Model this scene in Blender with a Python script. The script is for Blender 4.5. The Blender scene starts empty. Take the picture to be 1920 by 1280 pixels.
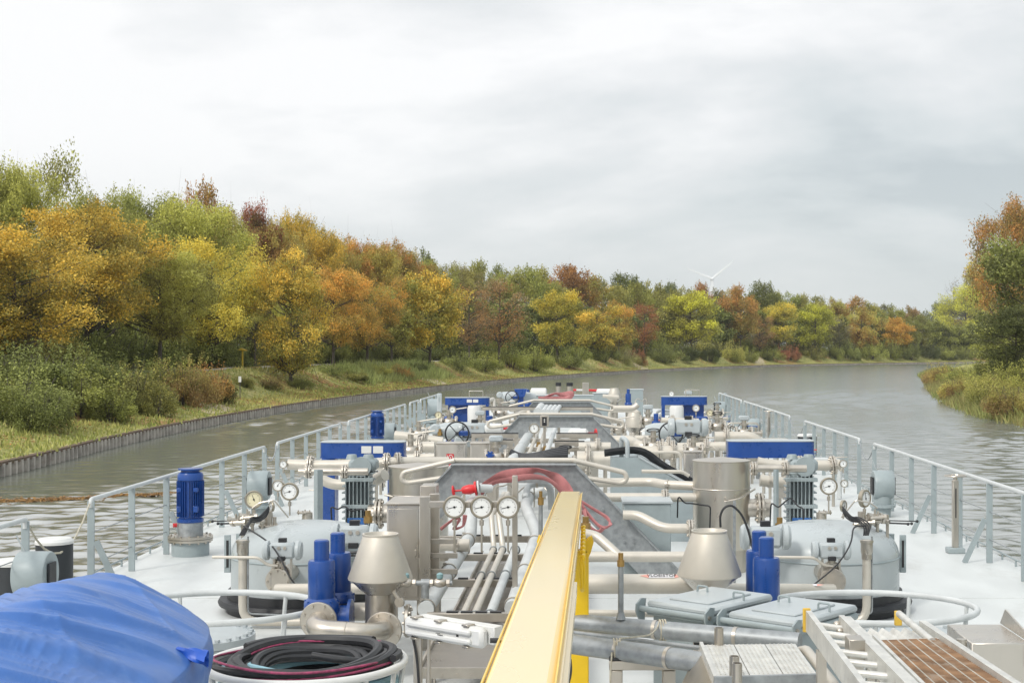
import bpy, bmesh, math, random
import numpy as np
from mathutils import Vector, Matrix
R = math.radians
sc = bpy.context.scene
COL = sc.collection
# ------------------------------------------------------------------ camera, sky, sun, exposure
CX, CZ, F, VX, HY = 0.24, 2.9, 2666.67, 1100.0, 655.0
cd = bpy.data.cameras.new('camera'); cam = bpy.data.objects.new('camera', cd); COL.objects.link(cam)
cam.location = (CX, 0, CZ); cam.rotation_euler = (R(90), 0, 0)
cd.lens = 50; cd.sensor_width = 36; cd.shift_x = -140/1920; cd.shift_y = 15/1920
cd.clip_start = 0.1; cd.clip_end = 6000
sc.camera = cam
SUN_EL, SUN_AZ = 42, 215          # azimuth clockwise from +Y: behind and to the left
sc.view_settings.view_transform = 'Standard'; sc.view_settings.look = 'None'
sc.view_settings.exposure = 0.10; sc.view_settings.gamma = 1.0
wd = bpy.data.worlds.new('World'); sc.world = wd; wd.use_nodes = True
def build_world():
    nt = wd.node_tree; N = nt.nodes; L = nt.links; N.clear()
    out = N.new('ShaderNodeOutputWorld')
    tc = N.new('ShaderNodeTexCoord')
    sep = N.new('ShaderNodeSeparateXYZ'); L.new(tc.outputs['Generated'], sep.inputs[0])
    def mth(op, a, b=None, clamp=False):
        n = N.new('ShaderNodeMath'); n.operation = op; n.use_clamp = clamp
        for i, v in enumerate((a, b)):
            if v is None: continue
            if isinstance(v, (int, float)): n.inputs[i].default_value = v
            else: L.new(v, n.inputs[i])
        return n.outputs[0]
    z = mth('MAXIMUM', sep.outputs[2], 0.0)
    zz = mth('ADD', z, 0.30)
    u = mth('DIVIDE', sep.outputs[0], zz); v = mth('DIVIDE', sep.outputs[1], zz)
    cb = N.new('ShaderNodeCombineXYZ'); L.new(u, cb.inputs[0]); L.new(v, cb.inputs[1])
    mp = N.new('ShaderNodeMapping'); L.new(cb.outputs[0], mp.inputs[0])
    mp.inputs['Location'].default_value = (3.1, 1.7, 0); mp.inputs['Rotation'].default_value = (0, 0, R(24))
    mp.inputs['Scale'].default_value = (0.9, 1.15, 1)
    n1 = N.new('ShaderNodeTexNoise'); L.new(mp.outputs[0], n1.inputs[0])
    n1.inputs['Scale'].default_value = 1.25; n1.inputs['Detail'].default_value = 8; n1.inputs['Roughness'].default_value = 0.52
    n1.inputs['Distortion'].default_value = 0.8
    n2 = N.new('ShaderNodeTexNoise'); L.new(mp.outputs[0], n2.inputs[0])
    n2.inputs['Scale'].default_value = 3.4; n2.inputs['Detail'].default_value = 6; n2.inputs['Roughness'].default_value = 0.55
    a = mth('ADD', mth('MULTIPLY', n1.outputs[0], 0.68), mth('MULTIPLY', n2.outputs[0], 0.32))
    # the overcast is thinner (brighter) to the left, thicker to the right
    a = mth('ADD', a, mth('MULTIPLY', sep.outputs[0], -0.36))
    a = mth('ADD', a, mth('MULTIPLY', mth('MINIMUM', z, 0.3), 0.36))
    rp = N.new('ShaderNodeValToRGB'); L.new(a, rp.inputs[0])
    e = rp.color_ramp.elements
    e[0].position = 0.37; e[0].color = (0.55, 0.605, 0.63, 1)
    e[1].position = 0.67; e[1].color = (1.0, 1.0, 1.0, 1)
    m = e.new(0.455); m.color = (0.69, 0.735, 0.75, 1)
    m = e.new(0.555); m.color = (0.82, 0.84, 0.85, 1)
    # flat veil towards the horizon
    hz = N.new('ShaderNodeMapRange'); L.new(z, hz.inputs[0]); hz.interpolation_type = 'SMOOTHSTEP'
    hz.inputs[1].default_value = 0.0; hz.inputs[2].default_value = 0.15; hz.inputs[3].default_value = 0.8; hz.inputs[4].default_value = 0.0
    mx = N.new('ShaderNodeMixRGB'); L.new(hz.outputs[0], mx.inputs[0]); L.new(rp.outputs[0], mx.inputs[1]); mx.inputs[2].default_value = (0.69, 0.735, 0.742, 1)
    # overcast luminance grows towards the zenith
    br = N.new('ShaderNodeMapRange'); L.new(z, br.inputs[0]); br.interpolation_type = 'SMOOTHSTEP'
    br.inputs[1].default_value = 0.26; br.inputs[2].default_value = 0.8; br.inputs[3].default_value = 1.0; br.inputs[4].default_value = SKY_TOP
    ml = N.new('ShaderNodeMixRGB'); ml.blend_type = 'MULTIPLY'; ml.inputs[0].default_value = 1
    L.new(mx.outputs[0], ml.inputs[1])
    cg = N.new('ShaderNodeCombineXYZ')
    for i in range(3): L.new(br.outputs[0], cg.inputs[i])
    L.new(cg.outputs[0], ml.inputs[2])
    bg = N.new('ShaderNodeBackground'); L.new(ml.outputs[0], bg.inputs[0]); bg.inputs[1].default_value = 1.0
    sky = N.new('ShaderNodeTexSky'); sky.sky_type = 'NISHITA'; sky.sun_disc = False
    sky.sun_elevation = R(SUN_EL); sky.sun_rotation = R(SUN_AZ)
    bs = N.new('ShaderNodeBackground'); L.new(sky.outputs[0], bs.inputs[0]); bs.inputs[1].default_value = 0.1
    ms = N.new('ShaderNodeMixShader'); ms.inputs[0].default_value = 0.93
    L.new(bs.outputs[0], ms.inputs[1]); L.new(bg.outputs[0], ms.inputs[2]); L.new(ms.outputs[0], out.inputs[0])
SKY_TOP = 1.5
build_world()
sd = bpy.data.lights.new('sun', 'SUN'); sun = bpy.data.objects.new('sun', sd); COL.objects.link(sun)
sd.energy = 1.7; sd.angle = R(10); sd.color = (1.0, 0.965, 0.9)
az = R(SUN_AZ); d = Vector((math.sin(az)*math.cos(R(SUN_EL)), math.cos(az)*math.cos(R(SUN_EL)), math.sin(R(SUN_EL))))
sun.rotation_euler = d.to_track_quat('Z', 'Y').to_euler(); sun.location = (0, 0, 60)

# ------------------------------------------------------------------ helpers
def at(px, py, Y):                      # a point Y metres ahead, given where it is seen
    return Vector((CX + (px-VX)*Y/F, Y, CZ - (py-HY)*Y/F))
def deckY(py, z=0.0): return (CZ-z)*F/(py-HY)
def frame(ax):
    ax = Vector(ax).normalized()
    u = ax.cross(Vector((0, 0, 1)))
    if u.length < 1e-4: u = Vector((1, 0, 0))
    u.normalize(); v = ax.cross(u).normalized()
    return ax, u, v
class MB:
    def __init__(s): s.V = []; s.F = []
    def add(s, vs, fs):
        b = len(s.V); s.V += [tuple(v) for v in vs]; s.F += [tuple(b+i for i in f) for f in fs]; return s
    def box(s, c, d, bev=0.0, rot=None):
        h = [x/2 for x in d]; c = Vector(c); bev = min(bev, min(h)*0.8)
        M = rot if rot is not None else Matrix.Identity(3)
        if isinstance(M, (int, float)): M = Matrix.Rotation(M, 3, 'Z')
        if bev <= 0:
            vs = [c + M @ Vector((x*h[0], y*h[1], z*h[2])) for x in (-1, 1) for y in (-1, 1) for z in (-1, 1)]
            return s.add(vs, [(0,1,3,2),(4,6,7,5),(0,4,5,1),(2,3,7,6),(0,2,6,4),(1,5,7,3)])
        idx = {}; vs = []
        for sx in (-1, 1):
            for sy in (-1, 1):
                for sz in (-1, 1):
                    sg = (sx, sy, sz)
                    for a in range(3):
                        p = [sg[k]*(h[k] if k == a else h[k]-bev) for k in range(3)]
                        idx[(sg, a)] = len(vs); vs.append(c + M @ Vector(p))
        fs = []
        for a in range(3):
            b, cc = (a+1) % 3, (a+2) % 3
            for sa in (-1, 1):
                q = []
                for sb, s2 in ((-1,-1),(1,-1),(1,1),(-1,1)):
                    g = [0]*3; g[a] = sa; g[b] = sb; g[cc] = s2; q.append(idx[(tuple(g), a)])
                fs.append(q)
            for sb in (-1, 1):
                for s2 in (-1, 1):
                    g0 = [0]*3; g0[a] = -1; g0[b] = sb; g0[cc] = s2; g1 = list(g0); g1[a] = 1
                    g0 = tuple(g0); g1 = tuple(g1)
                    fs.append((idx[(g0, b)], idx[(g1, b)], idx[(g1, cc)], idx[(g0, cc)]))
        for sx in (-1, 1):
            for sy in (-1, 1):
                for sz in (-1, 1): fs.append([idx[((sx, sy, sz), a)] for a in range(3)])
        return s.add(vs, fs)
    def lathe(s, prof, o=(0,0,0), ax=(0,0,1), n=24, caps=True):
        ax, u, v = frame(ax); o = Vector(o); vs = []; fs = []
        for r, z in prof:
            for k in range(n):
                a = 2*math.pi*k/n; vs.append(o + ax*z + (u*math.cos(a)+v*math.sin(a))*max(r, 1e-4))
        m = len(prof)
        for i in range(m-1):
            for k in range(n):
                k2 = (k+1) % n; fs.append((i*n+k, i*n+k2, (i+1)*n+k2, (i+1)*n+k))
        if caps:
            fs.append(tuple(range(n))); fs.append(tuple((m-1)*n+k for k in range(n)))
        return s.add(vs, fs)
    def cyl(s, a, b, r, r2=None, n=14):
        a = Vector(a); b = Vector(b); r2 = r if r2 is None else r2
        return s.lathe([(r, 0), (r2, (b-a).length)], a, b-a, n)
    def disc(s, c, ax, r, t, n=24, bev=0.0):
        c = Vector(c); ax = Vector(ax).normalized()
        if bev: return s.lathe([(r-bev, -t/2), (r, -t/2+bev), (r, t/2-bev), (r-bev, t/2)], c, ax, n)
        return s.lathe([(r, -t/2), (r, t/2)], c, ax, n)
    def bolts(s, c, ax, rr, cnt, r=0.014, h=0.03, ph=0.0):
        ax, u, v = frame(ax); c = Vector(c)
        for k in range(cnt):
            a = 2*math.pi*(k+ph)/cnt; p = c + (u*math.cos(a)+v*math.sin(a))*rr
            s.lathe([(r, -h/2), (r, h/2)], p, ax, 6)
        return s
    def flange(s, c, ax, r, t=0.025, cnt=8):
        s.disc(c, ax, r, t, 24, t*0.15); s.bolts(c, ax, r*0.82, cnt, r*0.095, t+0.035); return s
    def tube(s, pts, r, n=10, fil=0.0, closed=False, seg=5, caps=True):
        P = [Vector(p) for p in pts]
        if fil > 0 and len(P) > 2:
            Q = [P[0]]
            for i in range(1, len(P)-1):
                a, b, c = P[i-1], P[i], P[i+1]
                f = min(fil, (a-b).length*0.49, (c-b).length*0.49)
                p0 = b + (a-b).normalized()*f; p1 = b + (c-b).normalized()*f
                for k in range(seg+1):
                    t = k/seg; Q.append(p0*(1-t)**2 + b*2*t*(1-t) + p1*t*t)
            Q.append(P[-1]); P = Q
        m = len(P); rr = r if hasattr(r, '__len__') else [r]*m
        T = []
        for i in range(m):
            a = P[(i-1) % m] if (closed or i > 0) else P[i]; b = P[(i+1) % m] if (closed or i < m-1) else P[i]
            t = b-a; T.append(t.normalized() if t.length > 1e-9 else Vector((0, 0, 1)))
        _, u, _ = frame(T[0]); vs = []; fs = []
        for i in range(m):
            u = (u - T[i]*u.dot(T[i])); u = u.normalized() if u.length > 1e-6 else frame(T[i])[1]
            v = T[i].cross(u)
            for k in range(n):
                a = 2*math.pi*k/n; vs.append(P[i] + (u*math.cos(a)+v*math.sin(a))*rr[i])
        for i in range(m if closed else m-1):
            for k in range(n):
                k2 = (k+1) % n; j = (i+1) % m; fs.append((i*n+k, i*n+k2, j*n+k2, j*n+k))
        if caps and not closed: fs.append(tuple(range(n))); fs.append(tuple((m-1)*n+k for k in range(n)))
        return s.add(vs, fs)
    def torus(s, c, ax, Rr, r, n=10, m=36, sy=1.0):
        ax, u, v = frame(ax); c = Vector(c)
        return s.tube([c + u*math.cos(2*math.pi*k/m)*Rr + v*math.sin(2*math.pi*k/m)*Rr*sy for k in range(m)], r, n, closed=True)
    def ball(s, c, r, n=14, m=8):
        c = Vector(c); r = Vector((r, r, r)) if not hasattr(r, '__len__') else Vector(r); vs = []; fs = []
        for i in range(m+1):
            th = math.pi*i/m
            for k in range(n):
                a = 2*math.pi*k/n
                q = max(math.sin(th), 1e-3)
                vs.append(c + Vector((r[0]*q*math.cos(a), r[1]*q*math.sin(a), r[2]*math.cos(th))))
        for i in range(m):
            for k in range(n):
                k2 = (k+1) % n; fs.append((i*n+k, i*n+k2, (i+1)*n+k2, (i+1)*n+k))
        return s.add(vs, fs)
    def prism(s, poly, vec):
        n = len(poly); vec = Vector(vec); P = [Vector(p) for p in poly]
        return s.add(P + [p+vec for p in P], [tuple(range(n)), tuple(range(n, 2*n))] + [(i, (i+1) % n, n+(i+1) % n, n+i) for i in range(n)])
    def bar(s, a, b, w, h=None, up=(0,0,1)):       # flat or square bar between two points
        a = Vector(a); b = Vector(b); h = w if h is None else h
        t = (b-a).normalized(); up = Vector(up); x = t.cross(up)
        if x.length < 1e-4: x = t.cross(Vector((0, 1, 0)))
        x.normalize(); y = x.cross(t).normalized()
        q = [a + x*sx*w/2 + y*sy*h/2 for sx, sy in ((-1,-1),(1,-1),(1,1),(-1,1))]
        return s.prism(q, b-a)
def mesh_of(name, mb, mat, smooth=40, off=(0,0,0), recalc=True):
    me = bpy.data.meshes.new(name); o = Vector(off)
    me.from_pydata([(v[0]-o[0], v[1]-o[1], v[2]-o[2]) for v in mb.V], [], mb.F)
    if recalc:
        bm = bmesh.new(); bm.from_mesh(me); bmesh.ops.recalc_face_normals(bm, faces=bm.faces); bm.to_mesh(me); bm.free()
    if smooth:
        me.shade_smooth(); me.set_sharp_from_angle(angle=R(smooth))
    if mat: me.materials.append(mat)
    return me
def link(o): COL.objects.link(o); return o
def tag(o, label=None, cat=None, group=None, kind=None):
    if label: o['label'] = label
    if cat: o['category'] = cat
    if group: o['group'] = group
    if kind: o['kind'] = kind
    return o
def thing(name, label, cat, loc=(0,0,0), group=None):
    o = link(bpy.data.objects.new(name, None)); o.location = loc; o.empty_display_size = 0.2
    return tag(o, label, cat, group)
def root_loc(t):
    l = Vector(t.location)
    while t.parent: t = t.parent; l += Vector(t.location)
    return l
def part(t, name, mb, mat, label=None, smooth=40):
    o = link(bpy.data.objects.new(name, mesh_of(name, mb, mat, smooth, root_loc(t)))); o.parent = t
    if label: o['label'] = label
    return o
def single(name, label, cat, mb, mat, group=None, kind=None, smooth=40, loc=(0,0,0)):
    o = link(bpy.data.objects.new(name, mesh_of(name, mb, mat, smooth, loc))); o.location = loc
    return tag(o, label, cat, group, kind)
def dup(root, loc, label=None, rotz=None, scale=None, group=None):
    r = root.copy(); COL.objects.link(r); r.location = loc
    if rotz is not None: r.rotation_euler = (0, 0, rotz)
    if scale: r.scale = scale
    if label: r['label'] = label
    if group: r['group'] = group
    for ch in list(root.children):
        c = ch.copy(); COL.objects.link(c); c.parent = r
        for g in list(ch.children):
            q = g.copy(); COL.objects.link(q); q.parent = c
    return r
# ------------------------------------------------------------------ materials
def mat(name, col, metal=0.0, rough=0.5, var=0.12, vscale=6.0, dirt=0.0, dirtcol=(0.16,0.12,0.08), dscale=2.2, bump=0.0, bscale=60, coat=0.0, stretch=(1,1,1)):
    m = bpy.data.materials.new(name); m.use_nodes = True; nt = m.node_tree; N = nt.nodes; L = nt.links
    b = N['Principled BSDF']; tc = N.new('ShaderNodeTexCoord'); mp = N.new('ShaderNodeMapping'); L.new(tc.outputs['Object'], mp.inputs[0])
    mp.inputs['Scale'].default_value = stretch
    n = N.new('ShaderNodeTexNoise'); L.new(mp.outputs[0], n.inputs[0]); n.inputs['Scale'].default_value = vscale; n.inputs['Detail'].default_value = 5; n.inputs['Roughness'].default_value = 0.6
    rp = N.new('ShaderNodeMapRange'); L.new(n.outputs[0], rp.inputs[0]); rp.inputs[1].default_value = 0.3; rp.inputs[2].default_value = 0.7; rp.inputs[3].default_value = 1-var; rp.inputs[4].default_value = 1+var*0.6
    mu = N.new('ShaderNodeVectorMath'); mu.operation = 'SCALE'; mu.inputs[0].default_value = col[:3]; L.new(rp.outputs[0], mu.inputs['Scale'])
    src = mu.outputs[0]
    if dirt > 0:
        n2 = N.new('ShaderNodeTexNoise'); L.new(mp.outputs[0], n2.inputs[0]); n2.inputs['Scale'].default_value = dscale; n2.inputs['Detail'].default_value = 9; n2.inputs['Roughness'].default_value = 0.7
        r2 = N.new('ShaderNodeMapRange'); L.new(n2.outputs[0], r2.inputs[0]); r2.inputs[1].default_value = 0.54; r2.inputs[2].default_value = 0.75; r2.inputs[3].default_value = 0; r2.inputs[4].default_value = dirt
        mx = N.new('ShaderNodeMixRGB'); L.new(r2.outputs[0], mx.inputs[0]); L.new(src, mx.inputs[1]); mx.inputs[2].default_value = (*dirtcol, 1); src = mx.outputs[0]
    L.new(src, b.inputs['Base Color'])
    b.inputs['Metallic'].default_value = metal
    r3 = N.new('ShaderNodeMapRange'); L.new(n.outputs[0], r3.inputs[0]); r3.inputs[1].default_value = 0.25; r3.inputs[2].default_value = 0.75; r3.inputs[3].default_value = max(rough-0.1, 0.04); r3.inputs[4].default_value = min(rough+0.12, 1)
    L.new(r3.outputs[0], b.inputs['Roughness'])
    if coat: b.inputs['Coat Weight'].default_value = coat; b.inputs['Coat Roughness'].default_value = 0.12
    if bump:
        bp = N.new('ShaderNodeBump'); bp.inputs['Strength'].default_value = bump; bp.inputs['Distance'].default_value = 0.01
        nb = N.new('ShaderNodeTexNoise'); L.new(mp.outputs[0], nb.inputs[0]); nb.inputs['Scale'].default_value = bscale; nb.inputs['Detail'].default_value = 4
        L.new(nb.outputs[0], bp.inputs['Height']); L.new(bp.outputs[0], b.inputs['Normal'])
    return m
# ------------------------------------------------------------------ canal, banks
WZ = -1.6
def spline(pts, step=1.0):
    out = []
    for i in range(len(pts)-1):
        p0 = np.array(pts[max(i-1, 0)], float); p1 = np.array(pts[i], float); p2 = np.array(pts[i+1], float); p3 = np.array(pts[min(i+2, len(pts)-1)], float)
        n = max(2, int(np.linalg.norm(p2-p1)/step))
        for k in range(n):
            t = k/n
            out.append(0.5*((2*p1)+(-p0+p2)*t+(2*p0-5*p1+4*p2-p3)*t*t+(-p0+3*p1-3*p2+p3)*t**3))
    out.append(np.array(pts[-1], float)); return np.array(out)
LB = spline([(-20.5,-80),(-20.4,20),(-20.5,49),(-21.6,65),(-22,84),(-20.9,114),(-16.6,154),(-7.2,210),(11,279),(31,334),(59,388),(112,452),(190,522),(310,600),(520,690)], 1.0)
RB = spline([(27,-80),(26,20),(25.8,84),(28,105),(33,133),(48,200),(64.5,267),(99,335),(152,402),(232,470),(345,540),(530,610)], 1.5)
def nrm(C, sign):
    T = np.gradient(C, axis=0); T /= np.linalg.norm(T, axis=1)[:, None]
    return np.stack([-T[:, 1], T[:, 0]], 1)*sign
LN = nrm(LB, 1); RN = nrm(RB, -1)
def sm(a, b, x): t = np.clip((x-a)/(b-a), 0, 1); return t*t*(3-2*t)
def wav(x, y, s=0.0):
    return (np.sin(x*0.31+s)*np.cos(y*0.23+1.3*s)+0.6*np.sin(x*0.77+y*0.41+s)+0.4*np.sin(y*1.31-x*0.5+2*s))/2
def hL(s, x, y):
    return WZ+0.5 + 0.35*sm(0.2, 3.2, s) + 2.0*sm(2.8, 8.5, s) + (0.14*wav(x, y) + 0.08*wav(x*2.3, y*2.1, 1))*sm(0.3, 3, s) + 0.5*sm(14, 60, s)
def hR(s, x, y):
    return WZ-0.25 + 0.75*sm(0, 2.5, s) + 1.4*sm(2, 9, s) + 0.2*wav(x, y, 2)*sm(0.5, 4, s)
def side_of(C, NN, p):
    d = np.hypot(C[:, 0]-p[0], C[:, 1]-p[1]); i = int(d.argmin())
    return float((p-C[i]) @ NN[i]), i
def grid_mesh(name, C, NN, S, hf, m, attr=None):
    nS = len(S); X = C[:, None, 0]+NN[:, None, 0]*S[None]; Y = C[:, None, 1]+NN[:, None, 1]*S[None]
    Z = hf(np.broadcast_to(S[None], X.shape), X, Y)
    vs = np.stack([X, Y, Z], -1).reshape(-1, 3); n = len(C)
    ii, jj = np.meshgrid(np.arange(n-1), np.arange(nS-1), indexing='ij'); a = (ii*nS+jj).ravel()
    fs = np.stack([a, a+nS, a+nS+1, a+1], 1)
    me = bpy.data.meshes.new(name); me.from_pydata(vs.tolist(), [], fs.tolist())
    at_ = me.attributes.new('s', 'FLOAT', 'POINT'); at_.data.foreach_set('value', np.broadcast_to(S[None], X.shape).ravel().astype(np.float32))
    me.shade_smooth(); me.materials.append(m)
    return link(bpy.data.objects.new(name, me))
def ground_mat():
    m = bpy.data.materials.new('bank_ground'); m.use_nodes = True; nt = m.node_tree; N = nt.nodes; L = nt.links; b = N['Principled BSDF']; b.inputs['Roughness'].default_value = 0.95
    tc = N.new('ShaderNodeTexCoord')
    def noise(s, d=6): n = N.new('ShaderNodeTexNoise'); L.new(tc.outputs['Object'], n.inputs[0]); n.inputs['Scale'].default_value = s; n.inputs['Detail'].default_value = d; n.inputs['Roughness'].default_value = 0.65; return n.outputs[0]
    def ramp(f, stops):
        r = N.new('ShaderNodeValToRGB'); L.new(f, r.inputs[0]); e = r.color_ramp.elements
        e[0].position, e[0].color = stops[0][0], (*stops[0][1], 1); e[1].position, e[1].color = stops[-1][0], (*stops[-1][1], 1)
        for p, c in stops[1:-1]: q = e.new(p); q.color = (*c, 1)
        return r.outputs[0]
    g = ramp(noise(1.4, 9), [(0.3, (0.14, 0.17, 0.05)), (0.46, (0.27, 0.28, 0.08)), (0.58, (0.42, 0.37, 0.14)), (0.72, (0.52, 0.44, 0.21))])
    lf = ramp(noise(3.5, 10), [(0.35, (0.16, 0.09, 0.035)), (0.5, (0.34, 0.19, 0.07)), (0.65, (0.46, 0.28, 0.11))])
    f = N.new('ShaderNodeMapRange'); L.new(noise(0.085, 3), f.inputs[0]); f.inputs[1].default_value = 0.53; f.inputs[2].default_value = 0.6
    mx = N.new('ShaderNodeMixRGB'); L.new(f.outputs[0], mx.inputs[0]); L.new(g, mx.inputs[1]); L.new(lf, mx.inputs[2])
    # ground turns dark brown behind the crest
    a = N.new('ShaderNodeAttribute'); a.attribute_name = 's'
    up = N.new('ShaderNodeMapRange'); L.new(a.outputs['Fac'], up.inputs[0]); up.inputs[1].default_value = 11.5; up.inputs[2].default_value = 14.0
    mx2 = N.new('ShaderNodeMixRGB'); L.new(up.outputs[0], mx2.inputs[0]); L.new(mx.outputs[0], mx2.inputs[1]); mx2.inputs[2].default_value = (0.05, 0.045, 0.02, 1)
    L.new(mx2.outputs[0], b.inputs['Base Color'])
    bp = N.new('ShaderNodeBump'); bp.inputs['Strength'].default_value = 0.8; bp.inputs['Distance'].default_value = 0.08; L.new(noise(9, 8), bp.inputs['Height']); L.new(bp.outputs[0], b.inputs['Normal'])
    return m
GM = ground_mat()
SL = np.array([0.12,.5,1,1.6,2.3,3,3.8,4.6,5.5,6.4,7.3,8.2,9,10,11,12,14,17,22,30,45,80,200,700,1800], float)
tag(grid_mesh('ground', LB, LN, SL, hL, GM), kind='structure')
SR = np.array([-0.8,0,.6,1.2,2,3,4,5.5,7,9,12,16,22,28], float)
rg = tag(grid_mesh('ground_right_bank', RB, RN, SR, hR, GM), kind='structure')
# right hinterland, one sheet behind the strip
mb = MB(); q = [(p[0]+n[0]*24, p[1]+n[1]*24) for p, n in zip(RB[::12], RN[::12])]
poly = [(x, y, -0.12) for x, y in q] + [(2500, 900, -0.12), (2500, -300, -0.12), (60, -300, -0.12)]
mb.add(poly, [tuple(range(len(poly)))]); tag(single('meadow', None, None, mb, GM, smooth=0), kind='structure')
# gravel path
def strip(C, NN, s0, s1, i0, i1, hf, lift):
    vs = []; fs = []
    for k, i in enumerate(range(i0, i1)):
        for j, s in enumerate((s0, (s0+s1)/2, s1)):
            p = C[i]+NN[i]*s; vs.append((p[0], p[1], float(hf(np.array(s), p[0], p[1]))+lift))
        if k:
            b = 3*k
            fs += [(b-3, b, b+1, b-2), (b-2, b+1, b+2, b-1)]
    mb = MB(); mb.add(vs, fs); return mb
tag(single('path', None, None, strip(LB, LN, 8.8, 10.9, 60, 640, hL, 0.03), mat('gravel_path', (0.33,0.30,0.25), rough=0.95, var=0.25, vscale=4, bump=0.6, bscale=40)), kind='structure')
# sandy tracks running down the slope to the water
sandm = mat('sandy_track', (0.50,0.42,0.28), rough=0.95, var=0.25, vscale=1.2, dirt=0.6, dirtcol=(0.36,0.22,0.09), dscale=1.2, bump=0.5, bscale=20)
def track(i0, slant, w0, w1):
    vs = []; fs = []
    for k in range(13):
        s = 0.7+k*0.68; c = i0+slant*k/12
        for j in range(5):
            ii = c+(j/4-0.5)*(w0+(w1-w0)*k/12)*(1+0.12*math.sin(2.1*k+j)); q = int(ii); f = ii-q
            p = (LB[q]*(1-f)+LB[q+1]*f)+LN[q]*s; vs.append((p[0], p[1], float(hL(np.array(s), p[0], p[1]))+0.035))
        if k: fs += [(5*k-5+j, 5*k+j, 5*k+j+1, 5*k-4+j) for j in range(4)]
    mb = MB(); mb.add(vs, fs); tag(single('path', None, None, mb, sandm), kind='structure')
track(171, 9, 7, 3); track(243, 12, 6, 2.5); track(366, 16, 7, 3); track(455, 18, 8, 3)
# water
def water_mat():
    m = bpy.data.materials.new('canal_water'); m.use_nodes = True; nt = m.node_tree; N = nt.nodes; L = nt.links; b = N['Principled BSDF']
    b.inputs['Base Color'].default_value = (0.115, 0.128, 0.10, 1); b.inputs['Roughness'].default_value = 0.16; b.inputs['IOR'].default_value = 6.5
    tc = N.new('ShaderNodeTexCoord'); mp = N.new('ShaderNodeMapping'); L.new(tc.outputs['Object'], mp.inputs[0]); mp.inputs['Scale'].default_value = (0.6, 1.2, 1)
    n = N.new('ShaderNodeTexNoise'); L.new(mp.outputs[0], n.inputs[0]); n.inputs['Scale'].default_value = 5.0; n.inputs['Detail'].default_value = 2; n.inputs['Distortion'].default_value = 0.5
    bp = N.new('ShaderNodeBump'); bp.inputs['Strength'].default_value = 1.0; bp.inputs['Distance'].default_value = 0.010; L.new(n.outputs[0], bp.inputs['Height']); L.new(bp.outputs[0], b.inputs['Normal'])
    return m
def water():
    rng = np.random.default_rng(21)
    Yr = [11.0]
    while Yr[-1] < 640: Yr.append(Yr[-1]*1.0026)
    Yr = np.array(Yr); K = np.linspace(-0.62, 0.52, 330)
    X = K[None]*Yr[:, None]; Yg = np.broadcast_to(Yr[:, None], X.shape); Z = np.zeros_like(X); st = 0.0030*Yg
    # calmer and livelier patches drift over the canal
    gust = np.clip(0.75+0.5*(np.sin(X*0.11+Yg*0.05+1)*np.cos(Yg*0.037-X*0.06)+0.6*np.sin(X*0.23-Yg*0.09+2)), 0.25, 1.6)
    for i in range(72):
        lam = 0.28*(6.0)**rng.uniform(0, 1); th = rng.normal()*0.75+math.pi/2; k = 2*math.pi/lam
        amp = 0.031*lam/(2*math.pi)*rng.uniform(0.6, 1.4); f = np.clip((lam/st-2.6)/2.0, 0, 1)
        ph = rng.uniform(0, 6.28)
        w = k*(X*math.cos(th)+Yg*math.sin(th))+ph+0.9*np.sin(0.35*X+0.21*Yg+i)
        Z += f*amp*np.sin(w)
    Z *= gust
    V = np.stack([X, Yg, WZ+Z], -1).reshape(-1, 3); nY, nX = X.shape
    ii, jj = np.meshgrid(np.arange(nY-1), np.arange(nX-1), indexing='ij'); a = (ii*nX+jj).ravel(); Fq = np.stack([a, a+1, a+nX+1, a+nX], 1)
    b0 = len(V); V = np.concatenate([V, np.array([(-3000,-200,WZ-0.12),(3000,-200,WZ-0.12),(3000,4000,WZ-0.12),(-3000,4000,WZ-0.12)])])
    me = bpy.data.meshes.new('canal_water'); me.from_pydata(V.tolist(), [], Fq.tolist()+[[b0, b0+1, b0+2, b0+3]]); me.shade_smooth(); me.materials.append(water_mat())
    tag(link(bpy.data.objects.new('canal_water', me)), kind='structure')
water()
# sheet piling along the left bank
def piling():
    t = thing('sheet_pile_wall', 'low corrugated steel sheet pile wall edging the left bank, rusty along its top', 'retaining wall', (LB[100][0], LB[100][1], WZ))
    C = spline([tuple(p) for p in LB[::8]], 0.15); NN = nrm(C, 1)
    vs = []; fs = []
    prof = (0.2, 0.2, -0.2, -0.2)
    for i, (p, n) in enumerate(zip(C, NN)):
        o = prof[i % 4]; q = p + n*o
        vs += [(q[0], q[1], WZ-0.5), (q[0], q[1], WZ+0.47)]
        if i: fs.append((2*i-2, 2*i, 2*i+1, 2*i-1))
    mb = MB(); mb.add(vs, fs); o = part(t, 'sheet_piles', mb, M['pile'], smooth=0)
    mb = MB(); vs = []; fs = []
    C2 = C[::6]; N2 = NN[::6]
    for i, (p, n) in enumerate(zip(C2, N2)):
        for w, z in ((-0.15, 0.40), (0.15, 0.40), (0.15, 0.53), (-0.15, 0.53)):
            q = p+n*w; vs.append((q[0], q[1], WZ+z))
        if i:
            a = 4*i-4; b = 4*i
            fs += [(a+k, a+(k+1) % 4, b+(k+1) % 4, b+k) for k in range(4)]
    mb.add(vs, fs); part(t, 'capping_beam', mb, M['pilecap'], smooth=0)
M = {}
M['pile'] = mat('rusty_sheet_pile', (0.42,0.38,0.33), rough=0.85, var=0.4, vscale=1.3, dirt=0.7, dirtcol=(0.10,0.055,0.03), dscale=0.9)
M['pilecap'] = mat('rusty_cap', (0.13,0.085,0.055), rough=0.9, var=0.4, vscale=2, dirt=0.6, dirtcol=(0.06,0.07,0.025), dscale=0.5)
piling()
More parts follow.
